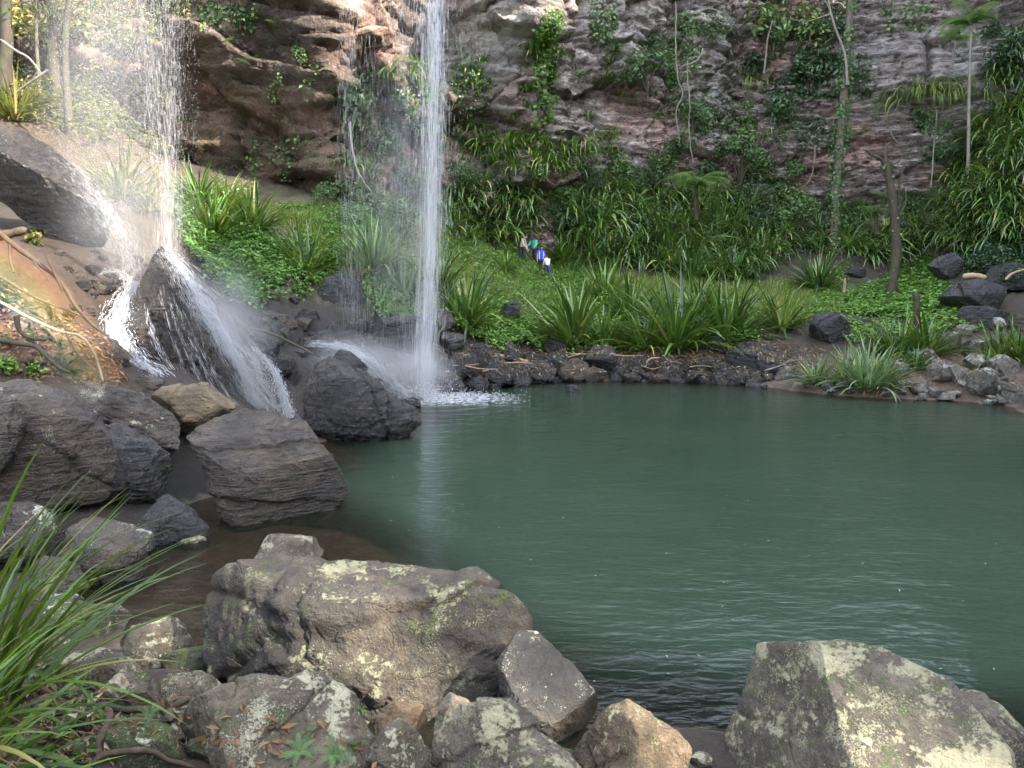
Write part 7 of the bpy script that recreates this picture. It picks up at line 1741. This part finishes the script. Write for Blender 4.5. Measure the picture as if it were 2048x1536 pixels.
def person(loc, H, face, lean, armL, armR, top, bottom, label, sleeves=True, hair='hair', cap=False, shorts=False, bag=False, stripes=False, head_drop=0.35, step=0.10):
    """H height; face heading (0 = towards +x, -90 = towards the pool); lean = forward bend; arm = (raise forward rad, out rad, elbow rad)."""
    e = empty('person', tuple(loc), face); u = H / 1.7
    hip = np.array([0, 0, 0.90]); sp = np.array([math.sin(lean), 0, math.cos(lean)])
    waist = hip + sp * 0.13; chest = hip + sp * 0.36; neck = hip + sp * 0.55; hd = lean + head_drop; hv = np.array([math.sin(hd), 0, math.cos(hd)])
    nk2 = neck + hv * 0.06; hc = neck + hv * 0.18; crown_ = neck + hv * 0.28
    B = {'v': [hip, waist, chest, neck, nk2, hc, crown_], 'e': [(i, i + 1) for i in range(6)], 'r': [(.15, .11), (.13, .095), (.155, .10), (.055, .055), (.05, .05), (.085, .098), (.06, .07)]}
    def add(p, par, r): B['v'].append(np.array(p)); B['e'].append((par, len(B['v']) - 1)); B['r'].append(r); return len(B['v']) - 1
    limbs = {}
    for s, arm in ((1, armL), (-1, armR)):
        sh = chest + sp * 0.13 + np.array([0, s * 0.18, 0]); i0 = add(sh, 2, .058)
        fw, ou, el = arm; dirv = np.array([math.sin(fw), s * math.sin(ou), -math.cos(fw) * math.cos(ou)]); dirv /= np.linalg.norm(dirv)
        elb = sh + dirv * 0.28; i1 = add(elb, i0, .042)
        f2 = fw + el; d2 = np.array([math.sin(f2), s * math.sin(ou) * 0.3, -math.cos(f2)]); d2 /= np.linalg.norm(d2)
        wr = elb + d2 * 0.25; i2 = add(wr, i1, .028); palm_ = wr + d2 * 0.05; i3 = add(palm_, i2, (.034, .02))
        sidev = np.cross(d2, [0, 1.0, 0]); sidev /= np.linalg.norm(sidev) + 1e-9
        for q, (off_, ln_) in enumerate(((-.027, .075), (-.009, .085), (.009, .08), (.027, .065))):
            b0 = add(palm_ + d2 * 0.045 + sidev * off_, i3, .010); b1 = add(palm_ + d2 * (0.045 + ln_ * 0.55) + sidev * off_ * 1.1 - np.array([0, s * 0.012, 0]), b0, .009); add(palm_ + d2 * (0.045 + ln_) + sidev * off_ - np.array([0, s * 0.03, 0]), b1, .007)
        tb = add(palm_ + sidev * 0.04 + d2 * 0.01, i3, .011); add(palm_ + sidev * 0.06 + d2 * 0.045, tb, .009)
        limbs[s] = (sh, elb, wr)
        hpj = hip + np.array([0, s * 0.09, -0.03]); j0 = add(hpj, 0, .088); kn = hip + np.array([0.05 + s * step, s * 0.10, -0.44]); j1 = add(kn, j0, .06); an = np.array([-0.02 + s * step, s * 0.10, 0.09]); j2 = add(an, j1, .042); add(an + np.array([0.10, 0, -0.055]), j2, (.04, .032)); 
        limbs[s] += (hpj, kn, an)
    body = skin_mesh('body', np.array(B['v']) * u, B['e'], [tuple(np.array(r) * u) if not np.isscalar(r) else r * u for r in B['r']])
    obj('body', body, M['skin'], parent=e)
    # upper garment
    v = [hip + sp * 0.0, waist, chest, neck - sp * 0.03]; ed = [(0, 1), (1, 2), (2, 3)]; r_ = [(.175, .13), (.155, .118), (.178, .122), (.085, .085)]
    for s in (1, -1):
        sh, elb, wr = limbs[s][:3]; v.append(sh); ed.append((2, len(v) - 1)); r_.append(.078); v.append(elb if sleeves else sh * 0.45 + elb * 0.55); ed.append((len(v) - 2, len(v) - 1)); r_.append(.060 if sleeves else .066)
        if sleeves: v.append(wr - (wr - elb) * 0.08); ed.append((len(v) - 2, len(v) - 1)); r_.append(.045)
    tp = obj('jacket' if sleeves else 'shirt', skin_mesh('top', np.array(v) * u, ed, [tuple(np.array(q) * u) if not np.isscalar(q) else q * u for q in r_]), M[top], parent=e)
    v = [hip + sp * 0.04]; ed = []; r_ = [(.165, .125)]
    for s in (1, -1):
        hpj, kn, an = limbs[s][3:6]; v.append(hpj); ed.append((0, len(v) - 1)); r_.append(.108); v.append(kn); ed.append((len(v) - 2, len(v) - 1)); r_.append(.082)
        if not shorts: v.append(an); ed.append((len(v) - 2, len(v) - 1)); r_.append(.062)
    obj('shorts' if shorts else 'trousers', skin_mesh('legs', np.array(v) * u, ed, [tuple(np.array(q) * u) if not np.isscalar(q) else q * u for q in r_]), M[bottom], parent=e)
    # hair: a cap over the back and top of the skull; face features
    V, Fc = ico(4); bk = np.cross([0, 1.0, 0], hv)                 # forward of the face
    fx = bk
    loc_ = hc + hv * 0.035 - fx * 0.018
    R3 = np.column_stack([fx, [0, 1, 0], hv])
    X = V * np.array([.108, .092, .118]); keepf = X[:, 0] > 0.045
    X[keepf & (X[:, 2] < 0.055), 0] *= 0.35
    obj('hair', mesh_np('hair', (X @ R3.T + loc_) * u, Fc), M[hair], parent=e)
    fp = []
    def ball(c_, r3): fp.append((V * np.array(r3)) @ R3.T + c_)
    ball(hc + fx * 0.098 + hv * -0.005, (.016, .012, .022))            # nose
    for s in (1, -1): ball(hc + np.array([0, s * .088, 0]) + hv * 0.0, (.018, .01, .028))  # ears
    obj('face', mesh_np('face', np.vstack(fp) * u, np.vstack([Fc + i * len(V) for i in range(len(fp))])), M['skin'], parent=e)
    fe = []
    for s in (1, -1): fe.append((V * np.array((.008, .012, .007))) @ R3.T + hc + fx * 0.085 + np.array([0, s * .034, 0]) + hv * 0.02)
    fe.append((V * np.array((.006, .024, .005))) @ R3.T + hc + fx * 0.088 - hv * 0.045)
    obj('eyes_and_mouth', mesh_np('eyes_and_mouth', np.vstack(fe) * u, np.vstack([Fc + i * len(V) for i in range(len(fe))])), M['hair'], parent=e)
    if cap:
        X = V * np.array([.112, .1, .085]); X[:, 2] = np.maximum(X[:, 2], 0.0); br = (V * np.array([.085, .075, .008])) + np.array([.105, 0, 0.005])
        obj('cap', mesh_np('cap', (np.vstack([X, br]) @ R3.T + hc + hv * 0.055) * u, np.vstack([Fc, Fc + len(V)])), M['cap'], parent=e)
    shv = []
    for s in (1, -1): shv.append(V * np.array([.135, .05, .05]) + limbs[s][5] + np.array([0.05, 0, -0.05]))
    obj('shoes', mesh_np('shoes', np.vstack(shv) * u, np.vstack([Fc, Fc + len(V)])), M['shoe'], parent=e)
    if bag:
        X = V * np.array([.09, .13, .16]); obj('shoulder_bag', mesh_np('shoulder_bag', (X + hip + np.array([-0.16, 0.12, 0.02])) * u, Fc), M['dark'], parent=e)
    if stripes:
        pth = [spline([chest + sp * 0.16 + fx * 0.07 + np.array([0, s * 0.13, 0]), chest + fx * 0.125 + np.array([0, s * 0.13, 0]), waist + fx * 0.12 + np.array([0, s * 0.12, 0]), hip + fx * 0.13 + np.array([0, s * 0.125, 0])], 10) for s in (1, -1)]
        V_, Fq = tube(pth, [np.full(10, 0.028) for _ in pth], 6); obj('stripe', mesh_np('stripe', V_ * u, Fq), M['stripe'], parent=tp)
    tag(e, label, 'person', 'walkers on the far bank'); return e

def stand(px, d):
    x = (px - 1024) / F * d * 1.005
    return np.array([x, d, drop(x, d) - 0.02])
person(stand(1043, 41.9), 1.52, math.radians(-25), 0.30, (0.15, 0.08, 0.25), (0.25, 0.08, 0.4), 'mauve', 'dark', 'person in grey-mauve jumper and dark trousers with shoulder bag, head bent forward', bag=True, head_drop=0.5)
person(stand(1069, 42.7), 1.58, math.radians(-115), 0.42, (0.5, 0.15, 0.7), (0.45, 0.25, 0.9), 'teal', 'dark', 'person in green jacket and dark cap stooping forward behind the others', cap=True, head_drop=0.5)
person(stand(1081, 41.9), 1.46, math.radians(-80), 0.10, (0.05, 0.22, 0.2), (0.1, 0.25, 0.25), 'blue', 'dark', 'person in bright blue short-sleeved shirt with pale stripes, arms hanging', sleeves=False, shorts=True, stripes=True, head_drop=0.45)
person(stand(1095, 41.4), 1.28, math.radians(110), 0.35, (0.3, 0.1, 0.5), (0.4, 0.1, 0.5), 'white', 'denim', 'smaller person in white top and blue jeans seen from behind, bending down', head_drop=0.4)
# ------------------------------------------------------------------ light, sky, camera
AZ, EL = math.radians(118), math.radians(35)
w = bpy.data.worlds.new('World'); scene.world = w; w.use_nodes = True
nt = w.node_tree; nt.nodes.clear()
sky = nt.nodes.new('ShaderNodeTexSky'); sky.sky_type = 'NISHITA'; sky.sun_disc = False
sky.sun_elevation = EL; sky.sun_rotation = AZ
bg = nt.nodes.new('ShaderNodeBackground'); bg.inputs[1].default_value = 0.15
wo = nt.nodes.new('ShaderNodeOutputWorld')
hs = nt.nodes.new('ShaderNodeHueSaturation'); hs.inputs['Saturation'].default_value = 0.4
nt.links.new(sky.outputs[0], hs.inputs['Color']); nt.links.new(hs.outputs[0], bg.inputs[0]); nt.links.new(bg.outputs[0], wo.inputs[0])
sd = Vector((math.sin(AZ) * math.cos(EL), math.cos(AZ) * math.cos(EL), math.sin(EL)))
L = bpy.data.lights.new('sun', 'SUN'); L.energy = 2.0; L.angle = math.radians(0.5); L.color = (1.0, 0.90, 0.76)
so = bpy.data.objects.new('sun', L); COL.objects.link(so); so.location = (30, -10, 40)
so.rotation_euler = sd.to_track_quat('Z', 'Y').to_euler()
cd = bpy.data.cameras.new('camera'); cam = bpy.data.objects.new('camera', cd); COL.objects.link(cam)
cd.sensor_width = 36; cd.lens = 36 * F / 2048; cd.clip_end = 500; cd.clip_start = 0.05
cam.location = tuple(CAM); cam.rotation_euler = (math.radians(90) - PITCH, 0, 0)
scene.camera = cam
scene.view_settings.view_transform = 'Standard'; scene.view_settings.look = 'None'
scene.view_settings.exposure = 3.45; scene.view_settings.gamma = 1.0
scene.cycles.max_bounces = 6; scene.cycles.diffuse_bounces = 3; scene.cycles.transparent_max_bounces = 12
scene.cycles.volume_bounces = 0; scene.cycles.use_denoising = True
scene.cycles.caustics_reflective = False; scene.cycles.caustics_refractive = False
